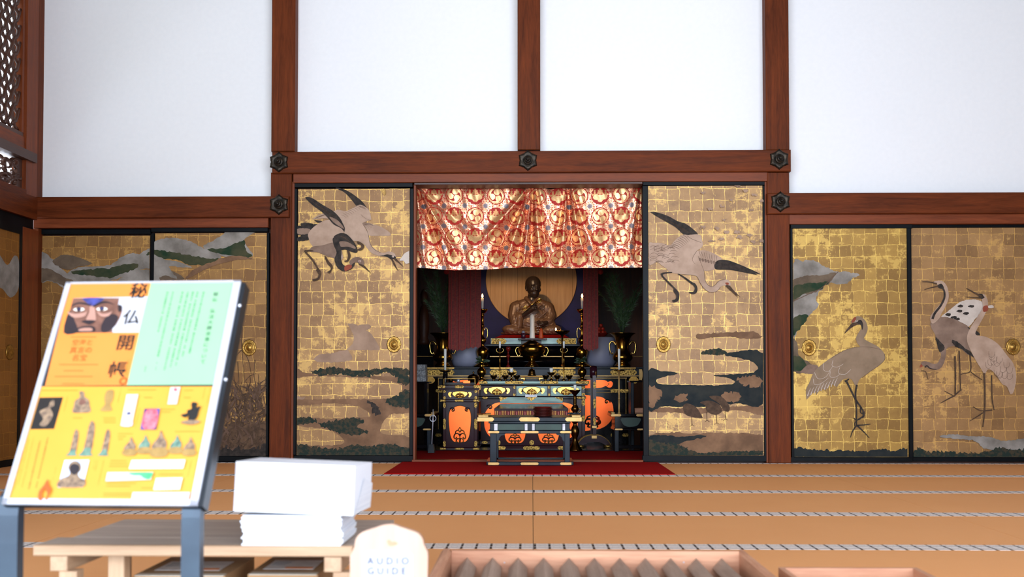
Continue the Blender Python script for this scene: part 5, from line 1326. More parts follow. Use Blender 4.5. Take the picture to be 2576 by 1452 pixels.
t = thing('seated_statue', 'dark wooden statue of a shaven monk seated cross-legged in a robe, before the pale disc', 'statue', None, (W(1338, 841, Yst).x, Yst, zcl+0.012))
US = S(Yst)                         # statue is laid out in pixels: x right, y towards the viewer, z up
def remeshed(name, bm, m, vox=0.9, smooth=6, parent=None):
    me = bpy.data.meshes.new(name); bm.to_mesh(me); bm.free()
    o = bpy.data.objects.new(name, me); C.objects.link(o)
    me.materials.append(MATS[m])
    md = o.modifiers.new('surface', 'REMESH'); md.mode = 'VOXEL'; md.voxel_size = vox; md.use_smooth_shade = True
    m2 = o.modifiers.new('soften', 'SMOOTH'); m2.iterations = smooth; m2.factor = 0.5
    o.parent = parent; o.scale = (US, US, US)
    return o
# robe: knees spread wide, hem, torso, sleeves
def robe_bm():
    bm = bmesh.new()
    blob(bm, (0, 2, 9), (62, 30, 12))                    # lap and hem
    blob(bm, (-44, -12, 11), (32, 22, 14), (0, 0.12, 0.35)); blob(bm, (44, -12, 11), (32, 22, 14), (0, -0.12, -0.35))
    blob(bm, (-54, -6, 4.5), (25, 18, 5)); blob(bm, (56, -6, 4.5), (24, 18, 5)); blob(bm, (0, -22, 6), (40, 14, 7))
    blob(bm, (0, 4, 32), (42, 25, 26)); blob(bm, (0, 4, 52), (46, 24, 26)); blob(bm, (0, 3, 72), (43, 20, 18)); blob(bm, (2, 2, 84), (25, 15, 12)); blob(bm, (-22, 2, 79), (20, 14, 12), (0, -0.35, 0)); blob(bm, (26, 2, 78), (20, 14, 12), (0, 0.4, 0))
    blob(bm, (-36, 2, 66), (18, 18, 22)); blob(bm, (38, 2, 64), (18, 18, 22))
    capsule(bm, [(-42, 0, 70), (-46, -4, 50), (-42, -12, 32), (-40, -16, 22)], [15, 15, 13, 11])
    capsule(bm, [(-44, -6, 46), (-30, -16, 45)], [14, 11]); capsule(bm, [(-32, -16, 44), (-32, -20, 22)], [10.5, 9])
    capsule(bm, [(42, 0, 68), (48, -4, 48), (42, -14, 34), (30, -20, 30)], [15, 15, 12, 8])
    capsule(bm, [(46, -8, 34), (52, -12, 20), (60, -12, 8)], [11, 10, 7])
    capsule(bm, [(16, -6, 92), (6, -16, 80), (0, -18, 72)], [6, 5, 4]); capsule(bm, [(-14, -6, 92), (-6, -15, 82), (0, -18, 74)], [6, 5, 4])
    for v in bm.verts: v.co.z = max(v.co.z, 0.0)
    return bm
bm = robe_bm()
tree = BVHTree.FromBMesh(bm)
def skin_pt(x, z, off=0.0):
    h = tree.ray_cast(Vector((x, -200, z)), Vector((0, 1, 0)))
    y = h[0].y if h[0] else 0.0
    return Vector((x, y + off, z)) if h[0] else None
folds = [[(-46, 86), (-40, 70), (-44, 48), (-52, 28)], [(-38, 90), (-32, 72), (-36, 50), (-44, 30)], [(-30, 92), (-26, 78), (-30, 66)], [(-34, 70), (-22, 64), (-8, 58)],
         [(36, 92), (22, 74), (0, 56), (-12, 46)], [(42, 88), (30, 68), (8, 48), (-6, 38)], [(46, 80), (38, 60), (18, 42), (0, 30)], [(48, 70), (44, 52), (26, 38)], [(52, 60), (50, 44), (36, 34), (22, 30)],
         [(28, 94), (12, 80), (-2, 70), (-14, 60)], [(-12, 88), (-6, 80), (2, 74)], [(-14, 34), (-6, 30), (8, 32), (20, 40)], [(-18, 26), (-4, 22), (14, 24), (26, 32)],
         [(-70, 8), (-52, 16), (-30, 20), (-10, 20)], [(-66, 4), (-46, 10), (-24, 13), (-6, 12)], [(-60, 20), (-48, 26), (-34, 28)], [(-40, 6), (-22, 8), (-4, 5)],
         [(72, 6), (54, 14), (32, 18), (12, 18)], [(66, 3), (48, 9), (26, 12), (8, 11)], [(60, 30), (58, 18), (66, 8)], [(54, 34), (50, 20), (44, 10)], [(40, 4), (24, 6), (8, 4)], [(-22, 42), (-24, 30), (-22, 18)], [(-32, 44), (-34, 30), (-32, 16)]]
for fo in folds:
    q = [p_ for p_ in (skin_pt(x, z, 0.4) for x, z in openc(fo, 4)) if p_ is not None]
    if len(q) < 4: continue
    capsule(bm, q[::2] + q[-1:], [0.9] + [1.35]*(len(q[::2])-1) + [0.7], 7)
# soft hem waves
for k in range(13):
    x = -66 + k*11; p_, q_ = skin_pt(x, 5, 1), skin_pt(x+4, 2.5, 0.5)
    if p_ and q_: capsule(bm, [p_, q_], [2.6, 2.0], 8)
robe = remeshed('robe', bm, 'statue', 0.85, 3, t); robe['label'] = 'carved brown robe with folds'
# head, neck, face
bm = bmesh.new()
HR = Matrix.Rotation(0.42, 3, 'Z') @ Matrix.Rotation(0.10, 3, 'X')
HC = Vector((3.5, -4, 121.5))
def hp(x, y, z): return HC + HR @ (Vector((x, y, z))*1.1)
def hb(c, r, rot=(0, 0, 0)):
    e = (HR @ Euler(rot).to_matrix()).to_euler(); blob(bm, hp(*c), tuple(q*1.1 for q in r), tuple(e))
hb((0, 2, 6), (18.2, 20.5, 19)); hb((0, -3, -4), (15.8, 16.5, 18)); hb((0, -6, -14), (12.5, 12.5, 11)); hb((0, -9.5, -20), (7, 7, 5))     # skull, cheeks, jaw, chin
hb((-8, -12, -6), (6, 6, 6)); hb((8, -12, -6), (6, 6, 6))                         # cheekbones
hb((0, -19.5, -5.5), (3.2, 3.6, 3.0)); hb((0, -18, 0), (2.1, 3.6, 6)); hb((-3, -18, -6), (2, 2.4, 1.8)); hb((3, -18, -6), (2, 2.4, 1.8))   # nose
for s_ in (-1, 1):
    hb((s_*6.6, -16.2, 4.6), (5.8, 2.6, 1.5), (0, s_*0.18, 0)); hb((s_*6.4, -15.2, 0.8), (4.2, 2.6, 1.9)); hb((s_*6.4, -16.0, -0.7), (4.4, 2.0, 0.8))   # brow, lids
    hb((s_*16.8, 3, -1), (2.0, 3.6, 6.4), (0.15, 0, 0)); hb((s_*15.6, 2, -7.5), (1.6, 2.4, 3.4))   # long ears
hb((0, -17.4, -11.8), (4.8, 2.4, 1.3)); hb((0, -16.6, -14.3), (4.2, 2.6, 1.5))      # lips
capsule(bm, [(3, 1, 110), (2, 1, 98), (1, 1, 88)], [12.5, 12.5, 15])
head = remeshed('head', bm, 'statue_skin', 0.6, 2, t); head['label'] = 'dark shaven head turned slightly to the right'
# hands
def hand(bm, wrist, palm, fdir, up, curl, size=1.0, thumb=1):
    fd = Vector(fdir).normalized(); up = (Vector(up) - fd*Vector(up).dot(fd)).normalized(); sd = fd.cross(up)
    wr = Vector(wrist); pc = Vector(palm)
    capsule(bm, [wr, wr.lerp(pc, 0.6), pc], [4.2*size, 4.6*size, 5.2*size], 10)
    for k in range(4):
        b = pc + sd*(k-1.5)*2.9*size + fd*3.6*size; L = (5.4, 6.2, 5.8, 4.6)[k]*size
        a1 = b + fd*L*0.55; d2 = (fd*math.cos(curl) + up*math.sin(curl)); a2 = a1 + d2*L*0.6; d3 = (fd*math.cos(2*curl) + up*math.sin(2*curl)); a3 = a2 + d3*L*0.45
        capsule(bm, [b-fd*2, a1, a2, a3], [1.7*size, 1.6*size, 1.45*size, 1.2*size], 8)
    b = pc - sd*4.6*size*thumb - fd*1.2*size
    capsule(bm, [b, b + (fd*0.7 - sd*thumb*0.7)*4*size, b + (fd*1.4 - sd*thumb*0.5 + up*0.8)*5*size], [1.9*size, 1.8*size, 1.4*size], 8)
bm = bmesh.new(); hand(bm, (-24, -20, 47), (3, -31, 66), (0.75, -0.2, 0.55), (0.2, -1, 0.1), 0.9, 1.25)
rh_ = remeshed('right_hand', bm, 'statue_skin', 0.45, 1, t); rh_['label'] = 'raised hand gripping the gilt thunderbolt at the chest'
bm = bmesh.new(); hand(bm, (36, -27, 30), (26, -33, 27), (-1, -0.1, -0.1), (0, -0.4, 1), 0.7, 1.25, -1)
lh_ = remeshed('left_hand', bm, 'statue_skin', 0.45, 1, t); lh_['label'] = 'hand resting on the knee holding beads'
# thunderbolt and beads (held things)
o0 = Vector((W(1338, 841, Yst).x, Yst, zcl+0.012))
def sp_(x, y, z): return o0 + Vector((x, y, z))*US
mb = MB(); mb.tube([sp_(-12, -38, 68), sp_(14, -38, 82)], 1.5*US, 'brass_bright', 8)
for c, d in (((-17, -38, 65), -1), ((18, -38, 84), 1)):
    for a in (0, PI/3, 2*PI/3):
        q = []
        for k in range(17):
            th_ = 2*PI*k/16; q.append(sp_(c[0]+5.8*math.cos(th_), c[1]+4*math.sin(th_)*math.sin(a), c[2]+5.0*math.sin(th_)*math.cos(a)+2.4*math.cos(th_)))
        mb.tube(q, 0.85*US, 'brass_bright', 6)
v_ = part(mb, 'thunderbolt', None); tag(v_, 'gilt ritual thunderbolt with looped ends held by the seated statue', 'ritual tool')
mb = MB()
for k in range(16):
    a = k/15*PI; mb.ball(sp_(12+10*math.cos(a)*0.6+k*0.5, -42, 20-13*math.sin(a)), 1.5*US, 'silver' if k % 3 == 0 else 'red_brown', 8, 6)
tag(part(mb, 'prayer_beads', None), 'loop of prayer beads hanging over the knee of the statue', 'beads')
# pedestal cushion so the robe rests on something
mb = MB(); mb.lathe(tuple(o0 + Vector((0, 0, -0.0105))), [(66*US, 0), (67*US, 0.004), (65*US, 0.009), (0.001, 0.0095)], 'lacquer', 40, sq=0.5)
tag(part(mb, 'seat_board', None), 'thin black board between the statue and the red cloth', 'board')

# ============================================================ things on the counter and dais
# small stand with three offerings in front of the statue
Yo = 10.36
t = thing('offering_stand', 'red black lacquered tray on a stem in front of the statue', 'stand', None, (W(1338, 923, Yo).x, Yo, zcnt))
mb = MB(); mb.plathe(1338, [(13, 923), (13, 921), (4, 917), (3, 900), (3, 862), (9, 857)], Yo, 'lacquer'); part(mb, 'stem', t)
slab(t, 'tray', 1303, 851.5, 1376, 855, Yo-0.06, 0.13, 'red_brown')
zt2 = W(1338, 851.5, Yo-0.06).z
mb = MB(); u = S(Yo); c_ = W(1339, 850, Yo)
mb.lathe((c_.x, Yo, zt2), [(6.6*u, 0), (7*u, 3*u), (6.4*u, 12*u), (5.8*u, 32*u), (5.9*u, 44*u), (6.1*u, 52*u), (5.6*u, 57*u), (4*u, 60*u), (1.5*u, 61.5*u), (0.001, 62*u)], 'wax', 24)
tag(part(mb, 'offering_cone', None), 'tall white rounded offering standing on the tray before the statue', 'offering')
t = thing('purple_cup', 'small purple cup with a white ball on the left of the tray', 'cup', None, (W(1316, 851, Yo).x, Yo, zt2))
mb = MB(); c_ = W(1316.5, 850, Yo); mb.lathe((c_.x, Yo, zt2), [(5*u, 0), (5.6*u, 6*u), (5.8*u, 14*u), (5*u, 14.3*u), (4.6*u, 10*u), (0.001, 9*u)], 'purple_cup', 20); part(mb, 'cup', t)
mb = MB(); mb.ball((c_.x, Yo, zt2+16*u), 4.3*u, 'ceramic', 14, 10); part(mb, 'white_ball', t)
mb = MB(); c_ = W(1361, 850, Yo); mb.lathe((c_.x, Yo, zt2), [(6.4*u, 0), (6.2*u, 3*u), (4.6*u, 16*u), (3.6*u, 24*u), (2.2*u, 26*u), (0.001, 26.5*u)], 'orange_cone', 20)
tag(part(mb, 'orange_cone', None), 'small orange cone on the right of the tray before the statue', 'offering')

# big brass incense burner in the middle
t = stand('incense_burner', 'large round brass incense burner with curled handles in the middle of the counter', 'incense burner', 1338, [(19, 923.3), (19, 921), (14, 917), (9, 912), (8, 908), (10, 905), (17, 901), (27, 895), (33, 887), (35, 880), (34, 873), (29, 868.5), (24, 867.5)], 10.10, 'brass', seg=40)
mb = MB(); mb.plathe(1338, [(25, 867.4), (22, 865), (13, 860), (9, 857), (3, 856)], 10.10, 'brass_dark', 40); part(mb, 'lid', t)
for s_ in (-1, 1):
    mb = MB(); q = [(s_*31, 878), (s_*34, 874), (s_*39, 876), (s_*41, 883), (s_*38, 891), (s_*34, 896), (s_*29, 893)]
    mb.tube([tuple(W(1338+x, y, 10.10)) for x, y in openc(q, 4)], [1.3*S(10.10)]*len(openc(q, 4)), 'brass_bright', 8); part(mb, 'handle', t)
# pair of large vases with pine
def big_vase(cx, label, seed, lab2):
    Yv = 10.2
    t = stand('altar_vase', label, 'vase', cx, [(20, 923.3), (20.5, 920), (18, 917), (14, 913), (15, 911), (22, 907), (25.5, 902), (25, 896), (20, 888), (16, 880), (15.5, 872), (17, 862), (19, 853), (24, 845), (32.5, 839.5), (33, 838.2), (27, 839.5), (17, 850), (14, 860), (14, 862)], Yv, 'brass', 'pair of large brass altar vases', 40)
    for s_ in (-1, 1):
        mb = MB(); q = openc([(s_*17, 868), (s_*22, 861), (s_*29, 860), (s_*33, 868), (s_*32, 880), (s_*29, 889), (s_*25, 890), (s_*24, 887)], 4)
        mb.tube([tuple(W(cx+x, y, Yv)) for x, y in q], [S(Yv)*(2.4-1.2*i/len(q)) for i in range(len(q))], 'brass_bright', 8)
        mb.tube([tuple(W(cx+s_*32, 868, Yv)), tuple(W(cx+s_*33, 895, Yv))], [1.2*S(Yv), 0.3*S(Yv)], 'brass_bright', 6); part(mb, 'handle', t)
    # pine spray: many twigs, each a bundle of long needles
    rr_ = random.Random(seed); base = W(cx, 848, Yv); u = S(Yv)
    p = thing('pine_spray', lab2, 'plant', 'pair of pine sprays in the altar vases', tuple(base))
    for b in range(17):
        a = rr_.uniform(-0.55, 0.55); L = rr_.uniform(70, 185); d = rr_.uniform(0.0, 0.25)
        pts = [base + Vector((math.sin(a)*L*f*u*(0.35+0.65*f), d*L*f*u*0.7, L*f*u*math.cos(a*0.6))) for f in (0, 0.25, 0.5, 0.75, 1)]
        mb = MB(); mb.tube(pts, [1.0*u, 0.9*u, 0.8*u, 0.6*u, 0.4*u], 'green_leaf', 5); part(mb, 'twig', p)
        mb = MB()
        for k in range(150):
            f = rr_.uniform(0.25, 1.0); i = min(int(f*4), 3); q = pts[i].lerp(pts[i+1], f*4-i)
            dirv = (pts[min(i+1, 4)]-pts[i]).normalized(); side = Vector((rr_.gauss(0, 1), rr_.gauss(0, 1), rr_.gauss(0, 1))).normalized()
            dv = (dirv*0.75 + side*0.7).normalized(); l = rr_.uniform(8, 20)*u; w = dv.cross(Vector((0, 1, 0))).normalized()*0.55*u
            mb.add([q-w, q+w, q+dv*l, q+dv*l*0.5+Vector((0, 0.0008, 0))], [(0, 1, 2), (0, 2, 3)], 'pine')
        nd = part(mb, 'needles', p); nd['kind'] = 'stuff'
big_vase(1114, 'large brass altar vase on the left end of the counter, half behind the red banner', 3, 'dark green pine spray standing in the left brass vase')
big_vase(1566, 'large brass altar vase with two handles on the right end of the counter', 8, 'dark green pine spray standing in the right brass vase')
# white round boxes
for cx, lb, mir in ((1172, 'large white round box behind the left red banner', 1), (1512, 'large white round box behind the right red banner', -1)):
    Yw = 10.42
    mb = MB(); mb.plathe(cx, [(31, 923), (36, 912), (38, 895), (38, 870), (36, 852), (34, 849), (0.1, 848)], Yw, 'ceramic', 48)
    tag(part(mb, 'round_box', None), lb, 'box')
# pyramid of red fruit on the right
t = thing('fruit_dish', 'red lacquered dish on the white box at the right of the statue', 'dish', None, tuple(W(1512, 848, 10.42)))
mb = MB(); mb.plathe(1512, [(10, 847.8), (12, 846), (17, 840), (18, 838.5), (16, 839.5), (0.1, 842)], 10.42, 'lacquer_red', 30); part(mb, 'dish', t)
fz = W(1512, 841, 10.42).z; fx0 = W(1512, 841, 10.42).x; fu = S(10.42)
lay = [(-9, 0, 0), (0, 0, 0), (9, 0, 0), (-4.5, -7, 0), (4.5, -7, 0), (-4.5, -3, 8.5), (4.5, -3, 8.5), (0, -3, 17)]
names_ = ['left end of the back row', 'middle of the back row', 'right end of the back row', 'left of the two in front', 'right of the two in front', 'left of the second layer', 'right of the second layer', 'topmost of the pile']
for (a, b, c), nm in zip(lay, names_):
    mb = MB(); mb.ball((fx0+a*fu, 10.42+b*fu, fz+(4.6+c)*fu), 4.6*fu, 'plum_red', 14, 10)
    tag(part(mb, 'red_fruit', None), 'round red fruit, ' + nm + ' on the red dish', 'fruit', 'pile of red fruit on the dish')

# candles
def flame(mb, c, h):
    mb.lathe(c, [(0.001, 0), (h*0.16, h*0.12), (h*0.24, h*0.34), (h*0.20, h*0.6), (h*0.09, h*0.85), (0.001, h)], 'flame', 12)
def candle_light(loc, e=1.2):
    l = bpy.data.lights.new('candle_glow', 'POINT'); l.energy = e; l.color = (1.0, 0.55, 0.22); l.shadow_soft_size = 0.012
    o = bpy.data.objects.new('candle_glow', l); C.objects.link(o); o.location = loc; return o
def candle(cx, y0_, y1_, hw, Y, label, lit=False, group=None):
    b = W(cx, y0_, Y); tpt = W(cx, y1_, Y)
    t = thing('candle', label, 'candle', group, tuple(b))
    mb = MB(); u = S(Y); mb.lathe((b.x, Y, 0), [(hw*u*0.8, b.z), (hw*u, tpt.z-0.002), (hw*u*0.8, tpt.z), (0.001, tpt.z)], 'wax', 16); part(mb, 'wax_body', t)
    mb = MB(); mb.tube([(b.x, Y, tpt.z), (b.x, Y, tpt.z+0.008)], 0.0012, 'lacquer', 6); wk = part(mb, 'wick', t)
    if lit:
        mb = MB(); flame(mb, (b.x, Y, tpt.z+0.004), 10*u); part(mb, 'flame', wk)
        candle_light((b.x, Y, tpt.z+0.03))
    return t
for cx, lb, s_ in ((1213.5, 'tall brass candlestick with a lit candle beside the left red banner', 1), (1464.5, 'tall brass candlestick with a lit candle beside the right red banner', -1)):
    Yk = 10.28
    t = stand('tall_candlestick', lb, 'candlestick', cx, [(21, 923.3), (20, 919), (13, 914), (8, 908), (9, 902), (14, 893), (15.5, 884), (12, 877), (6, 873), (4, 868), (6, 864), (10, 859), (9, 852), (4.5, 848), (3.6, 842), (3.6, 824), (5, 822), (5, 819), (3.6, 817), (3.4, 797), (5, 795), (5, 792), (3, 790), (9, 786), (13, 781), (13.5, 777.6), (11, 778), (2, 781)], Yk, 'brass', 'pair of tall candlesticks with burning candles', 32)
    mb = MB(); q = openc([(s_*4, 832), (s_*8, 825), (s_*12, 828), (s_*13, 838), (s_*12, 848), (s_*10, 849)], 4); mb.tube([tuple(W(cx+x, y, Yk)) for x, y in q], 1.1*S(Yk), 'brass_bright', 8); part(mb, 'handle', t)
    candle(cx, 778.5, 750, 3.4, Yk, 'short lit white candle in the tall candlestick beside the %s red banner' % ('left' if s_ > 0 else 'right'), True, 'two burning candles')
# thin candlesticks on the altar table
Yt2 = 9.72
for cx, lb in ((1257.5, 'thin brass pole candlestick at the left of the altar table'), (1418.5, 'thin brass pole candlestick at the right of the altar table')):
    t = stand('thin_candlestick', lb, 'candlestick', cx, [(6, 957.8), (5.5, 955.5), (2, 953.5), (1.6, 951), (1.6, 912), (2.1, 911), (1.6, 910), (1.6, 890), (5.5, 889), (5.5, 887.5), (1.6, 887), (1.5, 876)], Yt2, 'brass', 'pair of thin pole candlesticks', 16)
    mb = MB()
    for s_ in (-1, 1):
        mb.tube([tuple(W(cx+x, y, Yt2)) for x, y in openc([(s_*2, 888), (s_*8, 884), (s_*8.5, 879), (s_*6, 877)], 4)], 0.45*S(Yt2), 'brass_bright', 6)
    part(mb, 'wire_holder', t)
    candle(cx, 875.8, 859, 2.7, Yt2, 'thin unlit white candle on the %s thin brass pole' % ('left' if cx < 1338 else 'right'))
# oil lamp
t = stand('oil_lamp', 'wide shallow oil lamp on a brass pole at the right in front of the statue', 'lamp', 1414.5, [(9, 923.3), (8, 920), (3, 917), (2.3, 914), (2.3, 848), (3.5, 846), (4, 843.5), (12, 840), (19, 834), (19.5, 832.5), (16, 834), (2, 838)], 10.16, 'brass_dark', seg=28)
mb = MB(); c_ = W(1398, 833, 10.16); flame(mb, (c_.x, 10.10, c_.z), 8*S(10.1)); part(mb, 'flame', t); candle_light((c_.x, 10.05, c_.z+0.03), 0.9)
mb = MB(); mb.tube([tuple(W(1410, 835, 10.16)), tuple(W(1411.5, 822, 10.16))], 0.4*S(10.16), 'brass_bright', 6); part(mb, 'wick_pin', t)
# small vases with green sprigs
for cx, lb, sd in ((1211.5, 'small brass vase with leafy sprig at the left end of the altar table', 4), (1464.5, 'small brass vase with leafy sprig at the right end of the altar table', 9)):
    Yv = 9.70
    t = stand('small_vase', lb, 'vase', cx, [(12, 957.8), (11, 955), (5, 952), (4.5, 949), (10, 942), (11.5, 936), (10, 930), (5, 925), (4, 920), (5.5, 914), (9, 911), (7, 912), (3, 916)], Yv, 'brass', 'pair of small brass vases', 28)
    rr_ = random.Random(sd); b = W(cx, 914, Yv); u = S(Yv)
    p = thing('leafy_sprig', 'dark green leafy sprig in the small brass vase at the %s' % ('left' if cx < 1338 else 'right'), 'plant', 'pair of leafy sprigs', tuple(b))
    for k in range(34):
        a = rr_.uniform(-1.35, 1.35); L = rr_.uniform(8, 26)*u; dv = Vector((math.sin(a), rr_.uniform(-0.6, 0.3), math.cos(a))).normalized()
        root = b + dv*L*0.4; w = dv.cross(Vector((0, 1, 0))).normalized()*rr_.uniform(2.0, 3.4)*u; tip = b + dv*L + Vector((0, 0, -0.2*L)); mid = (root+tip)/2 + Vector((0, -0.003, 0.003))
        mb = MB(); mb.add([root, mid-w, tip, mid+w, mid + Vector((0, -0.002, 0))], [(0, 1, 4), (1, 2, 4), (2, 3, 4), (3, 0, 4)], 'green_leaf'); mb.tube([b, root], 0.3*u, 'green_leaf', 4); part(mb, 'leaf', p)
# row of small cups and two candle cups
lab_ = {1242: 'leftmost of the row', 1271: 'second from left, beside the left white candle', 1300: 'third from left', 1373: 'third from right', 1402: 'second from right, beside the right white candle', 1432: 'rightmost of the row'}
for cx in lab_:
    mb = MB(); mb.plathe(cx, [(5, 957.8), (3, 956), (3, 953.5), (7, 950), (8.6, 946), (8.8, 944.6), (8.0, 946), (6.5, 950), (0.1, 951.5)], 9.72, 'brass_dark', 24)
    tag(part(mb, 'brass_cup', None), 'small dark brass cup on the altar table, ' + lab_[cx], 'cup', 'row of small brass cups on the altar table')
for cx, sd in ((1286.5, 'left'), (1387, 'right')):
    t = stand('candle_cup', 'stemmed brass cup holding a short thick white candle, %s of the bell' % sd, 'cup', cx, [(6, 957.8), (5, 956), (1.8, 953), (1.8, 946), (6, 943), (10, 938.5), (10.4, 936.8), (8, 938), (1, 940)], 9.80, 'brass', 'pair of stemmed candle cups', 24)
    candle(cx, 938, 926.5, 5, 9.80, 'short thick white candle in the stemmed cup %s of the bell' % sd)
# bell on its tray
Yl = 9.66
t = thing('bell_tray', 'dark brass tray with raised corners under the hand bell', 'tray', None, tuple(W(1338, 958, Yl)))
slab(t, 'tray_top', 1310, 946, 1366, 949, Yl-0.02, 0.10, 'brass_dark')
for x in (1316, 1355): slab(t, 'foot', x, 949.2, x+5, 957.8, Yl, 0.02, 'brass_dark')
mb = MB(); mb.pbox(1311, 951, 1320, 953, Yl-0.015, 0.02, 'amber_light'); mb.pbox(1356, 951, 1365, 953, Yl-0.015, 0.02, 'amber_light'); part(mb, 'gilt_glint_bar', t)
t = stand('hand_bell', 'dark brass hand bell with slender handle in the middle of the altar table', 'bell', 1338, [(10.5, 945.8), (9.5, 942), (8, 936), (7.5, 932), (5, 929.5), (1.5, 928.8)], Yl, 'brass_dark')
mb = MB(); mb.plathe(1338, [(1.4, 928.8), (1.4, 922), (2.6, 920), (3.2, 917), (2.4, 914), (1.4, 912), (2.6, 909), (3.0, 905), (2.0, 900), (0.2, 895)], Yl, 'brass'); part(mb, 'handle', t)
# dark red spindle on the left
t = stand('lacquer_spindle', 'dark red lacquered spindle standing left of the incense burner', 'ornament', 1278.5, [(6, 923.3), (5, 920), (2, 917), (2, 900), (5, 898), (5, 894), (2, 892), (2.5, 884), (5.5, 880), (6, 875), (3, 872)], 10.2, 'lacquer_red')

# ============================================================ red banners
def banner(cx0, cx1, ybot, label, Y, strips, sd, dim=False):
    b0 = W(cx0, 660, Y)
    t = thing('hanging_banner', label, 'banner', 'red brocade banners hanging at both sides of the statue', (b0.x, Y, b0.z))
    n_ = len(strips)
    ztop_ = W(cx0, 560, Y).z
    for k in range(n_):
        a, b, lft, yb = strips[k]
        xa_, xb_ = W(a, 800, Y).x, W(b, 800, Y).x; zb_ = W(a, yb, Y).z; u = S(Y)
        mb = MB(); dy = -0.012*lft
        # folded strip with a pointed foot
        mb.prism([(xa_, ztop_), (xb_, ztop_), (xb_, zb_+4*u), ((xa_+xb_)/2, zb_), (xa_, zb_+4*u)], Y+dy, Y+dy+0.004, 'banner_red'); st_ = part(mb, 'banner_strip', t)
        mb = MB()
        for x in (xa_, xb_): mb.box(x-0.7*u, x+0.7*u, Y+dy-0.003, Y+dy-0.0005, zb_+4*u, ztop_, 'banner_edge')
        part(mb, 'banner_edging', st_)
    mb = MB(); mb.tube([(W(cx0, 560, Y).x-0.02, Y+0.01, ztop_+0.008), (W(cx1, 560, Y).x+0.02, Y+0.01, ztop_+0.008)], 0.011, 'frame_black', 8); part(mb, 'hanging_rod', t)
    for x in ((cx0+4, cx1-4)):
        pass
    return t
banner(1129, 1171, 884, 'bright front layer of the red banner left of the statue', 9.98, [(1129, 1136, 0, 881), (1136, 1145, 1, 883), (1145, 1155, 0, 884), (1155, 1171, 1, 883)], 1)
banner(1171, 1209, 879, 'darker rear layer of the red banner left of the statue', 10.02, [(1171, 1184, 0, 878), (1184, 1196, 1, 877), (1196, 1209, 0, 876)], 2)
banner(1468, 1504, 884, 'pleated red banner right of the statue', 9.98, [(1468, 1477, 0, 881), (1477, 1487, 1, 884), (1487, 1495, 0, 883), (1495, 1504, 1, 880)], 3)
for cx, lb in ((1123, 'left'), (1511, 'right')):
    mb = MB(); c_ = W(cx, 684, 9.95)
    mb.ball((c_.x, 9.95, c_.z), (7*S(9.95),)*3, 'banner_edge', 14, 10); mb.tube([(c_.x, 9.95, c_.z), (c_.x, 9.95, W(cx, 560, 9.95).z)], 0.004, 'banner_edge', 6)
    tag(part(mb, 'tassel_ball', None), 'small red tassel ball at the outer top of the %s banner' % lb, 'tassel')
# hanging bars above, so banners hang from something
mb = MB(); zbar = W(1338, 560, 9.98).z + 0.03; mb.box(-2.5, 2.5, 9.9, 10.10, zbar, zbar+0.08, 'darkwood_x'); struct(part(mb, 'trim_90', None), 'dark beam across the altar room carrying the banners', 'beam')
# dim guardian figure at far left
t = stand('wooden_figurine', 'dim brown wooden figurine in the shadow left of the left vase', 'figurine', 1066, [(14, 868), (14, 858), (10, 850), (13, 835), (14, 815), (12, 790), (9, 775), (5, 768), (6, 762), (9, 752), (9, 742), (6, 733), (1, 728)], 11.0, 'darkwood_z')
mb = MB(); p = W(1066, 868, 11.0); mb.box(p.x-0.4, p.x+0.12, 10.85, 11.2, zcnt, p.z, 'lacquer'); tag(part(mb, 'figurine_plinth', None), 'black plinth under the wooden figurine at the left', 'plinth')

# ============================================================ right: gong stand, dark candlestick, poles
Yg = 9.36
t = thing('gong_stand', 'upright lacquered gong stand with arched foot and gilt feet, right of the altar table', 'stand', None, at_floor(1494, Yg, 0.012))
for yy, k in ((Yg, 0), (Yg+0.09, 1)):
    mb = MB(); arch = openc([(1452, 1121), (1458, 1110), (1468, 1101), (1480, 1096), (1495, 1094.5), (1510, 1096), (1522, 1102), (1531, 1110), (1537, 1120)], 4)
    low = openc([(1540, 1128), (1528, 1124), (1518, 1117), (1508, 1113), (1495, 1112), (1481, 1113), (1472, 1117), (1462, 1124), (1450, 1128)], 4)
    q = [W(x, y, Yg) for x, y in arch + low]; mb.prism([(p.x, p.z) for p in q], yy, yy+0.03, 'lacquer_purple'); part(mb, 'arched_foot', t)
    mb = MB(); u = S(Yg); mb.tube([(W(x, y, Yg).x, yy-0.002, W(x, y, Yg).z) for x, y in arch], 0.8*u, 'gilt', 6); part(mb, 'gilt_edge', t)
    for cx in (1460, 1530):
        c_ = W(cx, 1122, Yg); mb = MB(); mb.ball((c_.x, yy+0.015, c_.z-0.004), (10*u, 0.024, 5.6*u), 'engraved_gilt', 20, 12); part(mb, 'gilt_foot', t)
    mb = MB(); mb.box(W(1487 if k else 1491, 1000, Yg).x, W(1493 if k else 1500, 1000, Yg).x, yy+0.003, yy+0.027, W(1494, 1096, Yg).z, W(1494, 928, Yg).z, 'lacquer_purple'); part(mb, 'upright', t)
for a, b, c, d in ((1489, 1071, 1502, 1078), (1488, 1096, 1502, 1104)): slab(t, 'gilt_collar', a, b, c, d, Yg-0.006, 0.05, 'gilt_plain')
for y0_, y1_ in ((960, 978), (1003, 1028), (1050, 1070)): vfitting(t, 1492.6, y0_, 1499, y1_, Yg+0.001)
mb = MB(); c_ = W(1493.5, 936, Yg); mb.lathe((c_.x, Yg+0.05, c_.z), [(15*S(Yg), -0.03), (16*S(Yg), 0.0), (15*S(Yg), 0.03), (8*S(Yg), 0.032), (0.001, 0.032)], 'lacquer_purple', 30, ax='x'); mb2 = mb
o_ = part(mb, 'round_top', t)
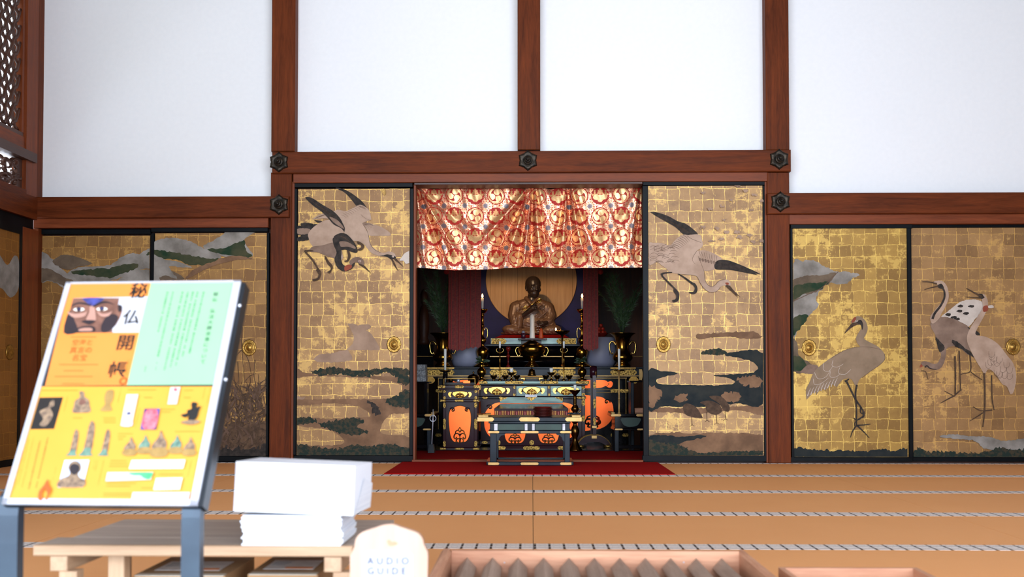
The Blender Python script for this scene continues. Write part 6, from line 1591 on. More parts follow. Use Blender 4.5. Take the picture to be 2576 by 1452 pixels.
mb = MB(); mb.ball((W(1499, 941, Yg).x, Yg+0.01, c_.z-0.01), (0.008, 0.02, 0.028), 'gilt', 14, 10); part(mb, 'gilt_boss', t)
mb = MB(); mb.lathe((W(1507, 1060, Yg).x, Yg+0.06, W(1507, 1060, Yg).z), [(10*S(Yg), -0.008), (11*S(Yg), 0.0), (9*S(Yg), 0.008)], 'lacquer_red', 24, ax='x'); part(mb, 'small_gong', t, 'dark red round gong')
t = stand('dark_candlestick', 'dark bronze candlestick standing on the floor right of the prayer seat', 'candlestick', 1446.5, [(19, 1134), (18, 1131), (12, 1122), (7, 1110), (6, 1102), (10, 1092), (11, 1083), (8, 1075), (5, 1070), (4.5, 1066), (12, 1058), (15, 1052), (14, 1047), (7, 1043), (6, 1036), (10, 1031), (9, 1026), (5, 1020), (4, 1016), (5, 1014), (4, 1011), (5, 1009), (4, 1006), (5, 1004), (4, 1001), (4, 994), (8, 990), (13, 984), (14.5, 981), (12, 982), (1, 985)], 9.0, 'brass_dark', seg=28)
mb = MB(); mb.tube([tuple(W(1446.5+x, y, 9.0)) for x, y in [(-9+3*math.cos(a)*1.2-2, 1033+5*math.sin(a)) for a in [k*PI/6 for k in range(13)]]], 1.2*S(9), 'brass', 6); mb.tube([tuple(W(1446.5+x, y, 9.0)) for x, y in [(9+3*math.cos(a)*1.2+2, 1033+5*math.sin(a)) for a in [k*PI/6 for k in range(13)]]], 1.2*S(9), 'brass', 6); part(mb, 'ring_handle', t)
candle(1446.5, 983, 968, 3.8, 9.0, 'short unlit white candle on the dark bronze candlestick')
# right side desk (only its near end is in view) and left side desk
def side_desk(xin, s_, label, Y=8.95):
    """black desk whose inner end shows at xin and runs out of view"""
    f_ = lambda d: xin + s_*d
    t = thing('side_desk', label, 'desk', 'pair of black side desks at both ends of the altar', at_floor(f_(45), Y+0.2, 0.005))
    def sl(n_, d0, y0_, d1, y1_, Yq_, dep, m='lacquer', b=0.003):
        a, b2 = sorted((f_(d0), f_(d1))); return slab(t, n_, a, y0_, b2, y1_, Yq_, dep, m, b)
    sl('desktop', 0, 1041.5, 96, 1048, Y-0.02, 0.40)
    for d0, d1 in ((0, 26), (64, 90)): 
        a, b2 = sorted((f_(d0), f_(d1))); fitting(t, a, 1041.8, b2, 1048, Y-0.02, 'gilt_plain')
    sl('raised_end', 1, 1037.5, 10, 1041.3, Y+0.0, 0.36, 'gilt_plain')
    sl('apron', 10, 1048.2, 92, 1078, Y, 0.34)
    a = closed([(f_(28), 1052), (f_(72), 1052), (f_(74), 1060), (f_(66), 1071), (f_(50), 1074), (f_(36), 1072), (f_(28), 1063)], 3); mb = MB(); pp(mb, a, Y-0.003, 0.003, 'dark_green'); part(mb, 'green_panel', t)
    sl('rail', 8, 1078.2, 94, 1082.8, Y-0.01, 0.36)
    for d0, d1 in ((10, 30), (66, 88)):
        a, b2 = sorted((f_(d0), f_(d1))); fitting(t, a, 1078.5, b2, 1082.6, Y-0.01, 'gilt_plain')
    bot = 953 + 0.63*F/Y
    for d in (10, 84):
        for yy in (0, 0.30):
            a, b2 = sorted((f_(d), f_(d+10))); xa_ = W(a, 1100, Y).x; xb_ = W(b2, 1100, Y).x
            mb = MB(); mb.bbox(xa_, xb_, Y+yy, Y+yy+0.035, 0.0055, W(1338, 1082.8, Y).z, 'lacquer_slate_sky' if yy == 0 else 'lacquer', 0.003); part(mb, 'leg', t)  # front legs in the sky-tinted lacquer, rear ones in the plain one
    for d0, d1 in ((42, 54), (70, 90)):
        a, b2 = sorted((f_(d0), f_(d1))); 
    mb = MB(); a, b2 = sorted((f_(12), f_(92))); xa_ = W(a, 1100, Y).x; xb_ = W(b2, 1100, Y).x; mb.bbox(xa_, xb_, Y+0.005, Y+0.03, 0.03, 0.06, 'lacquer', 0.003); part(mb, 'stretcher', t)
    return t
side_desk(1536.7, 1, 'black lacquered side desk with gilt corners at the right end of the altar')
side_desk(1094, -1, 'black lacquered side desk with gilt corners at the left end of the altar')
t = stand('pole_candlestick', 'tall pole candlestick with wooden shaft on the right side desk', 'candlestick', 1557.5, [(4, 1041), (4, 1039), (2.4, 1037), (2.4, 1004), (3, 1003), (2, 1001), (2, 948), (2.6, 946), (2.6, 935), (12, 932), (12.5, 930.5), (2.5, 930)], 9.08, 'gilt_plain', seg=16)
mb = MB(); mb.plathe(1557.5, [(13, 933), (14, 931.5), (12, 930.5), (1, 930.4)], 9.08, 'brass_dark', 24); part(mb, 'drip_dish', t)
candle(1557.5, 929.9, 878, 3.3, 9.08, 'tall thin unlit white candle on the wooden pole at the right')
t = stand('pole_candlestick', 'tall dark pole candlestick behind the left side table', 'candlestick', 1119.8, [(20, 1121), (18, 1118), (7, 1112), (7, 960), (6, 940), (4, 937), (13, 935), (14, 933), (2, 932)], 9.66, 'lacquer', seg=20)
mb = MB(); mb.plathe(1119.8, [(14.5, 934), (15, 932.5), (13, 931.5), (1, 931.4)], 9.66, 'brass_dark', 24); part(mb, 'drip_dish', t)
candle(1119.8, 931, 878, 3.6, 9.66, 'tall unlit white candle on the dark pole at the left')
# ring-handled tool stand on the left
t = thing('ring_staff_stand', 'slim metal staff with a ring, standing in a dark block on the carpet', 'stand', None, at_floor(1086, 8.82, 0.005))
mb = MB(); a = W(1077, 1130, 8.8); b = W(1093, 1130, 8.8)
mb.add([(a.x, 8.76, 0.0045), (b.x, 8.76, 0.0045), (b.x, 8.88, 0.0045), (a.x, 8.88, 0.0045), (a.x+0.008, 8.78, 0.075), (b.x-0.008, 8.78, 0.075), (b.x-0.008, 8.86, 0.075), (a.x+0.008, 8.86, 0.075)], [(0, 3, 2, 1), (4, 5, 6, 7), (0, 1, 5, 4), (1, 2, 6, 5), (2, 3, 7, 6), (3, 0, 4, 7)], 'steel_black'); part(mb, 'base_block', t)
mb = MB(); p0 = W(1086, 1119, 8.82); p1 = W(1089, 1062, 8.82); p2 = W(1089.5, 1030, 8.82); mb.tube([tuple(p0), tuple(p1), tuple(p2)], [0.006, 0.005, 0.003], 'silver', 8); part(mb, 'staff', t)
mb = MB(); c_ = W(1089, 1053, 8.81); mb.tube([(c_.x+0.026*math.cos(k*PI/12), 8.812, c_.z+0.026*math.sin(k*PI/12)) for k in range(25)], 0.0035, 'silver', 8); part(mb, 'ring', t)
# boxes at far left, on their own stand
t = thing('black_stand', 'black lacquered stand under the grey boxes at the left edge of the opening', 'stand', None, at_floor(1055, 9.5, 0.012))
slab(t, 'stand_top', 1020, 960.5, 1079, 964, 9.42, 0.25, 'lacquer')
for x in (1030, 1070): 
    mb = MB(); xa_ = W(x, 1000, 9.42).x; mb.box(xa_-0.012, xa_+0.012, 9.45, 9.62, 0.0125, W(x, 964, 9.42).z, 'lacquer'); part(mb, 'side_leg', t)
for k, nm in enumerate(('lowest', 'middle', 'topmost')):
    mb = MB(); y1_ = 960.2-k*14.4; mb.pbox(1030, y1_-14.2, 1071-k*0.6, y1_, 9.44, 0.17, 'grey_brocade', 0.003)
    tag(part(mb, 'brocade_box', None), 'grey patterned box at the left edge of the opening, %s of three' % nm, 'box', 'stack of grey patterned boxes')
# dark stool and small chest at far right
t = thing('black_stool', 'black lacquered upright frame at the right edge of the opening', 'stand', None, at_floor(1605, 9.45, 0.012))
for x in (1587, 1640):
    mb = MB(); xa_ = W(x, 1000, 9.45).x; xb_ = W(x+8, 1000, 9.45).x; mb.bbox(xa_, xb_, 9.45, 9.7, 0.0125, W(x, 962, 9.45).z, 'lacquer_slate_sky', 0.004); part(mb, 'side_frame', t)
slab(t, 'top_board', 1585, 958.5, 1652, 962, 9.43, 0.3, 'lacquer'); slab(t, 'shelf', 1595.2, 1040, 1639.8, 1044, 9.46, 0.22, 'lacquer')
mb = MB(); mb.pbox(1597, 1027, 1636, 1039.8, 9.48, 0.16, 'boxwood_x', 0.004)
tag(part(mb, 'wooden_box', None), 'small plain wooden box on the shelf of the black upright frame', 'box')

# added warm spot, its lamp unseen, for the light on statue and disc
def spot(loc, aim, power, col, ang, blend=0.6, size=0.02):
    l = bpy.data.lights.new('added_altar_spot', 'SPOT'); l.energy = power; l.color = col; l.spot_size = ang; l.spot_blend = blend; l.shadow_soft_size = size
    o = bpy.data.objects.new('added_altar_spot', l); C.objects.link(o); o.location = loc
    d = Vector(aim) - Vector(loc); o.rotation_euler = d.to_track_quat('-Z', 'Y').to_euler()
spot((-0.35, 9.4, 2.35), (0.0, 11.3, 1.45), 75, (1.0, 0.66, 0.36), math.radians(46), 0.5, 0.03)
# ============================================================ FOREGROUND
G = -0.45           # paved ground in front of the hall
mat('print_yellow', (214, 146, 46), (220, 152, 52), rough=0.5, scale=3); mat('print_orange', (212, 122, 46), (218, 128, 52), rough=0.5, scale=3)
mat('print_mint', (132, 172, 134), (138, 178, 140), rough=0.5, scale=3); mat('print_white', (176, 176, 182), (182, 182, 188), rough=0.5, scale=3)
mat('print_black', (14, 10, 8), (20, 14, 10), rough=0.5); mat('print_text_orange', (170, 78, 14), (178, 86, 18), rough=0.5); mat('print_olive', (168, 108, 16), (178, 118, 20), rough=0.5)
mat('print_green_text', (44, 120, 70), (52, 128, 78), rough=0.5); mat('print_dark_green', (30, 84, 54), (36, 90, 60), rough=0.5)
mat('print_skin', (96, 62, 50), (124, 84, 68), rough=0.5, scale=40); mat('print_skin_dark', (26, 18, 24), (38, 26, 32), rough=0.5, scale=20); mat('print_skin_light', (160, 118, 102), (170, 128, 112), rough=0.5)
mat('print_blue', (34, 34, 84), (70, 76, 150), rough=0.5, scale=30); mat('print_bronze', (92, 74, 62), (150, 124, 96), rough=0.5, scale=110); mat('print_verdigris', (70, 100, 88), (110, 140, 120), rough=0.5, scale=110)
mat('print_red', (196, 62, 78), (226, 120, 130), rough=0.5, scale=90); mat('print_pink', (222, 180, 170), (232, 196, 186), rough=0.5, scale=60); mat('print_grey_blue', (176, 190, 214), (186, 200, 222), rough=0.5)
mat('print_cream', (222, 214, 200), (232, 226, 216), rough=0.5, scale=90); mat('print_ochre', (140, 110, 58), (160, 128, 70), rough=0.5, scale=60); mat('print_emerald', (60, 160, 100), (80, 176, 116), rough=0.5, scale=80)
mat('plaque_wood', (186, 150, 128), (202, 168, 146), rough=0.6, scale=3, stretch=(6, 1, 0.5)); mat('plaque_text', (16, 32, 66), (20, 36, 72), rough=0.6)

# ---- sign board on its stand
P00 = W(6, 1270, 2.20); P10 = W(498, 1274, 2.172); P01 = W(165, 712, 2.46)
SU = (P10-P00); SWd = SU.length; SU.normalize(); SV = (P01-P00); SV -= SU*SV.dot(SU); SHt = SV.length; SV.normalize(); SN = SU.cross(SV); 
if SN.y > 0: SN = -SN
CAM = Vector((0, 0, 0.635))
def SP(px, py, off=0.0):
    """where the ray through the pixel meets the sign's surface"""
    d = RM @ Vector(((px-CX)/F, -(py-CY)/F, -1.0)); t = (P00-CAM).dot(SN)/d.dot(SN); return CAM + d*t + SN*off
sign = thing('information_sign', 'tilted sign board with yellow, orange and mint green poster on a dark metal stand', 'sign', None, (P00.x+SWd/2, P00.y, G))
def sbox(mb, a0, a1, b0, b1, n0, n1, m):
    vs = [P00 + SU*a + SV*b + SN*n_ for n_ in (n0, n1) for b in (b0, b1) for a in (a0, a1)]
    mb.add(vs, [(0, 2, 3, 1), (4, 5, 7, 6), (0, 1, 5, 4), (2, 6, 7, 3), (0, 4, 6, 2), (1, 3, 7, 5)], m)
mb = MB(); sbox(mb, 0, SWd, 0, SHt, -0.018, -0.002, 'steel_black'); part(mb, 'back_board', sign)
fr = 0.0135
for nm, a0, a1, b0, b1 in (('b', 0, SWd, 0, fr), ('t', 0, SWd, SHt-fr*0.35, SHt), ('l', 0, fr*0.9, 0, SHt), ('r', SWd-fr*1.3, SWd, 0, SHt)):
    mb = MB(); sbox(mb, a0, a1, b0, b1, -0.004, 0.004, 'silver'); part(mb, 'frame', sign)
mb = MB(); sbox(mb, SWd+0.0005, SWd+0.010, 0.0, SHt-0.004, -0.034, -0.001, 'steel_black'); part(mb, 'side_rail', sign)
for px, py in ((603, 769), (568, 955)):
    mb = MB(); mb.ball(tuple(SP(px, py, 0.0)), 0.0042, 'silver', 12, 8); part(mb, 'screw', sign)
class Poster:
    def __init__(s): s.mb = MB(); s.k = 0; s.o = (0, 0, 1.0)
    def at(s, x, y, sc): s.o = (x, y, sc)
    def poly(s, m, pts, smooth=0, step=True):
        if step: s.k += 1
        if smooth: pts = closed(pts, smooth)
        vs = [SP(s.o[0]+x/s.o[2], s.o[1]+y/s.o[2], 0.0002 + 0.00012*s.k) for x, y, *_ in pts]
        nrm = sum(((vs[i]-vs[0]).cross(vs[(i+1) % len(vs)]-vs[0]) for i in range(1, len(vs))), Vector())
        if nrm.dot(SN) < 0: vs.reverse()
        s.mb.add(vs, [list(range(len(vs)))], m)
    def quad(s, m, x0, y0, x1, y1, sk=0.235, step=True):
        """rectangle of the sheet: left/right edges follow the sheet's slant"""
        h = y1-y0; s.poly(m, [(x0, y0), (x1, y0), (x1-h*sk, y1), (x0-h*sk, y1)], 0, step)
    def line(s, m, pts, w):
        s.k += 0
        for a, b in zip(pts[:-1], pts[1:]):
            dx, dy = b[0]-a[0], b[1]-a[1]; d = math.hypot(dx, dy) or 1; nx, ny = -dy/d*w/2, dx/d*w/2
            s.poly(m, [(a[0]+nx, a[1]+ny), (b[0]+nx, b[1]+ny), (b[0]-nx, b[1]-ny), (a[0]-nx, a[1]-ny)], 0, False)
    def out(s, name, parent):
        o = part(s.mb, name, parent); s.mb = MB(); return o
def glyphs(txt, at, size, m, parent, name, bold=0.0, U_=None, V_=None, N_=None, shear=0.0):
    """letters cut flat and laid on a surface at a point"""
    cu = bpy.data.curves.new('lettering', 'FONT'); cu.body = txt; cu.size = 1.0; cu.align_x = 'CENTER'; cu.align_y = 'CENTER'; cu.offset = bold; cu.resolution_u = 3; cu.shear = shear
    tmp = bpy.data.objects.new('lettering', cu); C.objects.link(tmp)
    dg = bpy.context.evaluated_depsgraph_get(); me = bpy.data.meshes.new_from_object(tmp.evaluated_get(dg))
    bpy.data.objects.remove(tmp); bpy.data.curves.remove(cu)
    vs = [v.co.copy() for v in me.vertices]; fs = [tuple(p.vertices) for p in me.polygons]; bpy.data.meshes.remove(me)
    if not vs: return None
    cx_ = (min(v.x for v in vs)+max(v.x for v in vs))/2; cy_ = (min(v.y for v in vs)+max(v.y for v in vs))/2
    mb = MB(); mb.add([at + U_*((v.x-cx_)*size) + V_*((v.y-cy_)*size) + N_*0.0004 for v in vs], fs, m); return part(mb, name, parent)
Q = Poster()
# grounds of the sheet
Q.at(0, 690, 2.42)
Q.poly('print_yellow', [(250, 684), (1305, 684), (1170, 1378), (45, 1378)])
Q.poly('print_white', [(1300, 690), (1330, 50), (1440, 50), (1200, 1385), (1165, 1385)])
Q.at(150, 700, 5.185)
Q.poly('print_orange', [(138, 70), (1192, 60), (876, 1398), (-190, 1408)])
Q.poly('print_mint', [(1193, 60), (2268, 45), (2008, 1392), (878, 1398)])
Q.poly('print_white', [(180, 262), (1150, 240), (1038, 710), (55, 715)])
Q.out('poster_sheet', sign)
# statue photograph
Q.poly('print_skin', [(180, 264), (780, 262), (765, 350), (815, 370), (818, 440), (790, 520), (740, 610), (690, 660), (690, 712), (55, 715)], 0)
Q.poly('print_skin_dark', [(130, 430), (200, 560), (230, 640), (230, 714), (55, 714)], 3)
Q.poly('print_skin_dark', [(600, 520), (700, 470), (770, 520), (700, 650), (640, 700), (560, 710), (540, 640)], 3)
Q.poly('print_blue', [(310, 264), (580, 264), (520, 320), (440, 372), (360, 325)], 3)
Q.poly('print_skin_light', [(400, 370), (450, 372), (470, 470), (470, 560), (380, 570), (350, 540), (390, 450)], 3)
Q.poly('print_skin_light', [(110, 440), (200, 470), (330, 450), (360, 430), (330, 500), (200, 520), (130, 480)], 3)
Q.poly('print_skin_light', [(490, 430), (560, 470), (660, 450), (690, 430), (640, 500), (540, 500)], 3)
Q.poly('print_skin_dark', [(160, 360), (240, 320), (340, 325), (430, 372), (330, 350), (240, 340), (165, 372)], 3); Q.poly('print_skin_dark', [(430, 372), (540, 310), (640, 310), (715, 350), (640, 330), (550, 335), (470, 375)], 3)
for cx_, cy_ in ((255, 410), (555, 405)):
    Q.poly('print_cream', [(cx_-70, cy_+2), (cx_-20, cy_-18), (cx_+50, cy_-16), (cx_+74, cy_+6), (cx_+20, cy_+26), (cx_-44, cy_+22)], 3)
    Q.poly('print_skin_dark', [(cx_-32, cy_), (cx_, cy_-32), (cx_+34, cy_), (cx_, cy_+34)], 4); Q.poly('print_blue', [(cx_-8, cy_-6), (cx_+4, cy_-14), (cx_+12, cy_-2), (cx_, cy_+8)], 3)
Q.poly('print_skin_dark', [(290, 570), (360, 555), (470, 560), (440, 590), (390, 610), (330, 590)], 3)
Q.poly('print_skin_dark', [(220, 668), (300, 640), (370, 630), (450, 640), (460, 700), (300, 714), (215, 712)], 3)
Q.poly('print_skin_light', [(262, 672), (340, 655), (425, 660), (430, 695), (340, 700), (260, 698)], 3)
Q.poly('print_skin_dark', [(770, 360), (815, 372), (812, 430), (775, 445)], 3)
Q.out('face_photograph', sign)
PX5 = lambda x, y, o=0.0: SP(150+x/5.185, 700+y/5.185, 0.0012+o)
kscale = (SP(400, 800)-SP(390, 800)).length/10     # metres per pixel across the sheet
for ch, x, y, sz in (('秘', 1035, 165, 235), ('仏', 940, 510, 225), ('開', 865, 845, 235), ('帳', 760, 1195, 235)):
    glyphs(ch, PX5(x, y), sz/5.185*kscale, 'print_black', sign, 'title_lettering', 0.015, SU, SV, SN)
glyphs('。', PX5(835, 1345), 330/5.185*kscale, 'print_text_orange', sign, 'title_lettering', 0.012, SU, SV, SN)
for tx, x, y, sz in (('空海と', 300, 840, 92), ('真言の', 280, 940, 98), ('名宝', 262, 1040, 98), ('ご', 900, 1080, 40), ('か', 892, 1115, 40), ('い', 885, 1150, 40), ('ち', 880, 1185, 40), ('ょ', 874, 1220, 40), ('う', 868, 1255, 40)):
    glyphs(tx, PX5(x, y), sz/5.185*kscale, 'print_text_orange' if sz > 50 else 'print_olive', sign, 'side_lettering', 0.004, SU, SV, SN)
cv = '秘仏　弘法大師坐像について'
for i, ch in enumerate(cv):
    f_ = i/(len(cv)-1)
    if ch.strip('　'): glyphs(ch, PX5(2040-170*f_, 210+885*f_), 66/5.185*kscale, 'print_dark_green' if i in (0, 6) else 'print_green_text', sign, 'heading_lettering', 0.002, SU, SV, SN)
# body text too small to read: rows of tiny strokes
rq = random.Random(21)
def textcol(x0, y0, x1, y1, m, w=14, pitch=22):
    L = math.hypot(x1-x0, y1-y0); n_ = int(L/pitch)
    for i in range(n_):
        if rq.random() < 0.08: continue
        f_ = i/n_; x = x0+(x1-x0)*f_; y = y0+(y1-y0)*f_; a = w*rq.uniform(0.35, 0.6); b = pitch*rq.uniform(0.2, 0.34)
        Q.poly(m, [(x-a, y-b), (x+a, y-b), (x+a-3, y+b*0.2), (x+a-3, y+b), (x-a, y+b), (x-a+3, y)], 0, False)
Q.k = 6; Q.at(150, 700, 5.185)
for x, ya, yb in ((1880, 190, 1000), (1800, 190, 1040), (1740, 190, 1160), (1675, 190, 1180), (1605, 190, 1220), (1480, 190, 1040), (1408, 190, 720)):
    textcol(x, ya, x-0.235*(yb-ya), yb, 'print_green_text', 26, 26)
textcol(1270, 1110, 1250, 1220, 'print_green_text', 16, 24); textcol(1125, 1160, 1108, 1240, 'print_green_text', 16, 24)
for y in (770, 1130, 1210, 1285, 1380):
    x0_, x1_ = {770: (150, 490), 1130: (0, 520), 1210: (60, 330), 1285: (-60, 440), 1380: (40, 330)}[y]
    for i in range(int((x1_-x0_)/16)):
        x = x0_+i*16; Q.poly('print_text_orange', [(x, y-7), (x+9, y-7), (x+7, y+7), (x-2, y+7)], 0, False)
Q.at(0, 960, 4.4)
for x, ya, yb in ((530, 630, 1220), (450, 640, 1210), (370, 640, 1180), (320, 640, 1150), (260, 780, 1200), (215, 900, 1280), (750, 170, 340), (1340, 90, 240), (2330, 80, 280), (2270, 80, 200), (2190, 880, 1080), (2120, 880, 1060), (1150, 880, 1160), (1080, 880, 1000), (1050, 880, 980), (620, 960, 1100), (1550, 300, 520)):
    textcol(x, ya, x-0.235*(yb-ya), yb, 'print_text_orange' if x in (530, 450) else 'print_olive', 18 if x in (530, 450) else 10, 26 if x in (530, 450) else 15)
for x0_, x1_, y in ((460, 870, 100), (1420, 1740, 95), (1940, 2230, 555), (1310, 1480, 580), (1310, 1400, 610), (1310, 1380, 640), (1230, 1420, 880), (1220, 1420, 910), (1210, 1420, 940), (1760, 2040, 1030), (1180, 1520, 1130), (1180, 1450, 1160), (1570, 1690, 1180), (1150, 1450, 1240), (1150, 1450, 1265), (1600, 1700, 180), (1780, 1950, 310), (1790, 1900, 340), (810, 920, 405), (1150, 1290, 405), (1150, 1290, 430), (1150, 1290, 455), (2040, 2150, 100), (2040, 2120, 180)):
    for i in range(int((x1_-x0_)/15)):
        x = x0_+i*15; Q.poly('print_olive', [(x, y-5), (x+9, y-5), (x+7, y+5), (x-2, y+5)], 0, False)
Q.out('body_text', sign)
# small pictures on the lower half
Q.k = 7
Q.poly('print_skin_dark', [(440, 180), (700, 177), (600, 528), (338, 532)])
Q.poly('print_black', [(443, 184), (696, 181), (598, 524), (343, 528)])
Q.poly('print_bronze', [(560, 230), (600, 210), (600, 270), (560, 300), (590, 360), (560, 440), (500, 500), (440, 480), (480, 420), (440, 340), (500, 300), (540, 280)], 3)
def bust(x, y, w, h, m):     # seated figure silhouette
    Q.poly(m, [(x-0.12*w, y-h*0.95), (x+0.02*w, y-h), (x+0.16*w, y-h*0.92), (x+0.17*w, y-h*0.75), (x+0.4*w, y-h*0.6), (x+0.45*w, y-h*0.35), (x+0.5*w, y-h*0.05), (x, y), (x-0.5*w, y-h*0.03), (x-0.42*w, y-h*0.3), (x-0.36*w, y-h*0.55), (x-0.1*w, y-h*0.72)], 3)
bust(905, 350, 200, 240, 'print_bronze'); Q.poly('print_skin', [(890, 210), (940, 200), (950, 250), (880, 260)], 3)
Q.poly('print_ochre', [(1200, 100), (1260, 105), (1255, 200), (1225, 260), (1240, 325), (1115, 325), (1165, 260), (1160, 200), (1170, 140)], 3)
for cx_, top_, h, w in ((970, 440, 385, 130), (810, 535, 290, 100), (1160, 535, 290, 100)):
    b = top_+h
    Q.poly('print_bronze', [(cx_+w*0.35, top_), (cx_+w*0.6, top_+h*0.08), (cx_+w*0.62, top_+h*0.28), (cx_+w*0.5, top_+h*0.55), (cx_+w*0.3, b-h*0.12), (cx_-w*0.3, b-h*0.12), (cx_-w*0.05, top_+h*0.45), (cx_+w*0.1, top_+h*0.2)], 3)
    Q.poly('print_verdigris', [(cx_-w*0.45, b-h*0.10), (cx_-w*0.2, b-h*0.22), (cx_+w*0.3, b-h*0.22), (cx_+w*0.3, b-h*0.08), (cx_+w*0.4, b), (cx_-w*0.7, b)], 3)
Q.poly('print_grey_blue', [(722, 876), (995, 872), (920, 1175), (644, 1178)])
Q.poly('print_bronze', [(650, 1172), (670, 1090), (760, 1050), (780, 1010), (760, 960), (790, 900), (850, 885), (900, 920), (905, 980), (870, 1030), (900, 1075), (950, 1100), (918, 1172)], 3)
Q.poly('print_skin_dark', [(780, 950), (820, 915), (885, 940), (880, 1000), (830, 1040), (785, 1010)], 3)
for cx_, b, h, w in ((1440, 825, 205, 165), (1600, 805, 205, 160), (1765, 840, 290, 210), (1950, 805, 205, 160), (2100, 828, 205, 160)):
    Q.poly('print_bronze' if cx_ not in (1600, 1950) else 'print_verdigris', [(cx_+w*0.1, b-h), (cx_+w*0.2, b-h*0.86), (cx_+w*0.26, b-h*0.72), (cx_+w*0.4, b-h*0.55), (cx_+w*0.3, b-h*0.3), (cx_-w*0.35, b-h*0.3), (cx_-w*0.3, b-h*0.5), (cx_-w*0.02, b-h*0.75)], 3)
    Q.poly('print_ochre', [(cx_-w*0.5, b-h*0.2), (cx_-w*0.2, b-h*0.34), (cx_+w*0.3, b-h*0.34), (cx_+w*0.5, b-h*0.18), (cx_+w*0.3, b), (cx_-w*0.35, b)], 3)
Q.poly('print_pink', [(1410, 150), (1540, 150), (1465, 500), (1340, 500)]); Q.poly('print_white', [(1430, 200), (1490, 210), (1500, 280), (1450, 330), (1470, 420), (1470, 500), (1350, 500), (1410, 420), (1390, 330), (1410, 260)], 3); Q.poly('print_blue', [(1420, 350), (1460, 350), (1450, 375), (1410, 375)])
Q.poly('print_pink', [(1895, 72), (2005, 70), (1965, 262), (1860, 262)]); Q.poly('print_red', [(1940, 80), (1970, 90), (1960, 120), (1930, 110)], 3)
Q.poly('print_blue', [(1610, 312), (1778, 310), (1735, 540), (1562, 542)]); Q.poly('print_red', [(1630, 330), (1750, 330), (1725, 520), (1590, 520)], 3)
Q.poly('print_black', [(2140, 240), (2190, 250), (2180, 300), (2230, 280), (2210, 330), (2190, 400), (2150, 440), (2090, 435), (2100, 380), (2060, 410), (2010, 380), (2080, 360), (2080, 330), (2130, 310), (2125, 270)], 3); Q.poly('print_bronze', [(2010, 465), (2080, 440), (2200, 440), (2215, 465), (2120, 488)], 3)
Q.poly('print_cream', [(1468, 880), (2062, 876), (2035, 975), (1436, 978)]); Q.poly('print_white', [(1200, 1015), (1705, 1012), (1680, 1098), (1178, 1115)]); Q.poly('print_emerald', [(1440, 1022), (1690, 1018), (1690, 1060), (1660, 1095), (1600, 1080), (1560, 1050), (1490, 1048)], 3)
Q.poly('print_cream', [(1740, 1080), (2030, 1075), (2000, 1205), (1708, 1212)]); Q.poly('print_white', [(1480, 1235), (2115, 1235), (2095, 1320), (1462, 1322)]); Q.poly('print_pink', [(1672, 1235), (1810, 1235), (1795, 1320), (1656, 1320)])
Q.poly('print_text_orange', [(545, 1090), (550, 1150), (580, 1200), (560, 1260), (530, 1320), (515, 1320), (540, 1250), (505, 1200), (475, 1260), (480, 1320), (440, 1320), (445, 1230), (500, 1160)], 2)
Q.out('small_pictures', sign)
# stand legs
def flat_leg(pxs, Yl, name='stand_leg'):
    mb = MB(); (x0, x1), = pxs
    pa = W(x0, 1300, Yl).x; pb = W(x1, 1300, Yl).x
    topz = P00.z + 0.015
    path = [(0.010, topz+0.05), (0.004, topz), (-0.002, topz-0.04), (-0.003, topz-0.10), (-0.003, G+0.02), (-0.003, G+0.012)]
    vs = []
    for dy, z in path: vs += [(pa, Yl+dy, z), (pb, Yl+dy, z), (pb, Yl+dy+0.028, z), (pa, Yl+dy+0.028, z)]
    # the bar bends back behind the board
    vs[0:4] = [(pa, Yl+0.035, topz+0.02), (pb, Yl+0.035, topz+0.02), (pb, Yl+0.06, topz+0.02), (pa, Yl+0.06, topz+0.02)]
    fs = [(i*4+j, i*4+(j+1) % 4, (i+1)*4+(j+1) % 4, (i+1)*4+j) for i in range(len(path)-1) for j in range(4)] + [(0, 1, 2, 3), (len(vs)-1, len(vs)-2, len(vs)-3, len(vs)-4)]
    mb.add(vs, fs, 'steel_slate'); return part(mb, name, sign)
flat_leg([(-4, 46)], 2.215); flat_leg([(457, 504)], 2.19)
mb = MB(); mb.box(W(-30, 1300, 2.2).x, W(530, 1300, 2.2).x, 2.05, 2.40, G+0.0005, G+0.012, 'steel_slate'); part(mb, 'base_plate', sign)

# ---- low pale wooden table
Yt = 2.45
tz_ = W(480, 1375, Yt).z
xl, xr = W(82, 1375, Yt).x, W(887, 1375, Yt).x
t = thing('wooden_table', 'pale unpainted wooden table with boards on top behind the sign', 'table', None, ((xl+xr)/2, Yt+0.25, G))
mb = MB(); mb.bbox(xl, xr, Yt, Yt+0.022, tz_-0.024, tz_+0.001, 'pale_x', 0.003); part(mb, 'front_edge', t)
for a, b, dx in ((Yt+0.0225, Yt+0.135, 0.0), (Yt+0.138, Yt+0.47, 0.018)):
    mb = MB(); mb.bbox(xl+dx*2, xr+dx*2, a, b, tz_-0.020, tz_, 'weathered_x', 0.002); part(mb, 'top_board', t)
for x, w in ((W(142, 1420, Yt).x, 0.042), (W(835, 1420, Yt).x, 0.042)):
    mb = MB(); mb.bbox(x-w/2, x+w/2, Yt+0.01, Yt+0.42, tz_-0.062, tz_-0.0245, 'pale_y', 0.002); part(mb, 'cross_bar', t)
    for yy in (Yt+0.012, Yt+0.37):
        xx = x + (0.022 if yy < 2.6 else 0.0)
        mb = MB(); mb.bbox(xx-0.022, xx+0.022, yy, yy+0.04, G+0.0005, tz_-0.0625, 'pale_z', 0.002); part(mb, 'leg', t)
xm = W(308, 1420, Yt+0.1).x
mb = MB(); mb.bbox(xm-0.02, xm+0.02, Yt+0.06, Yt+0.10, G+0.0005, tz_-0.0245, 'pale_z', 0.002); part(mb, 'leg', t)
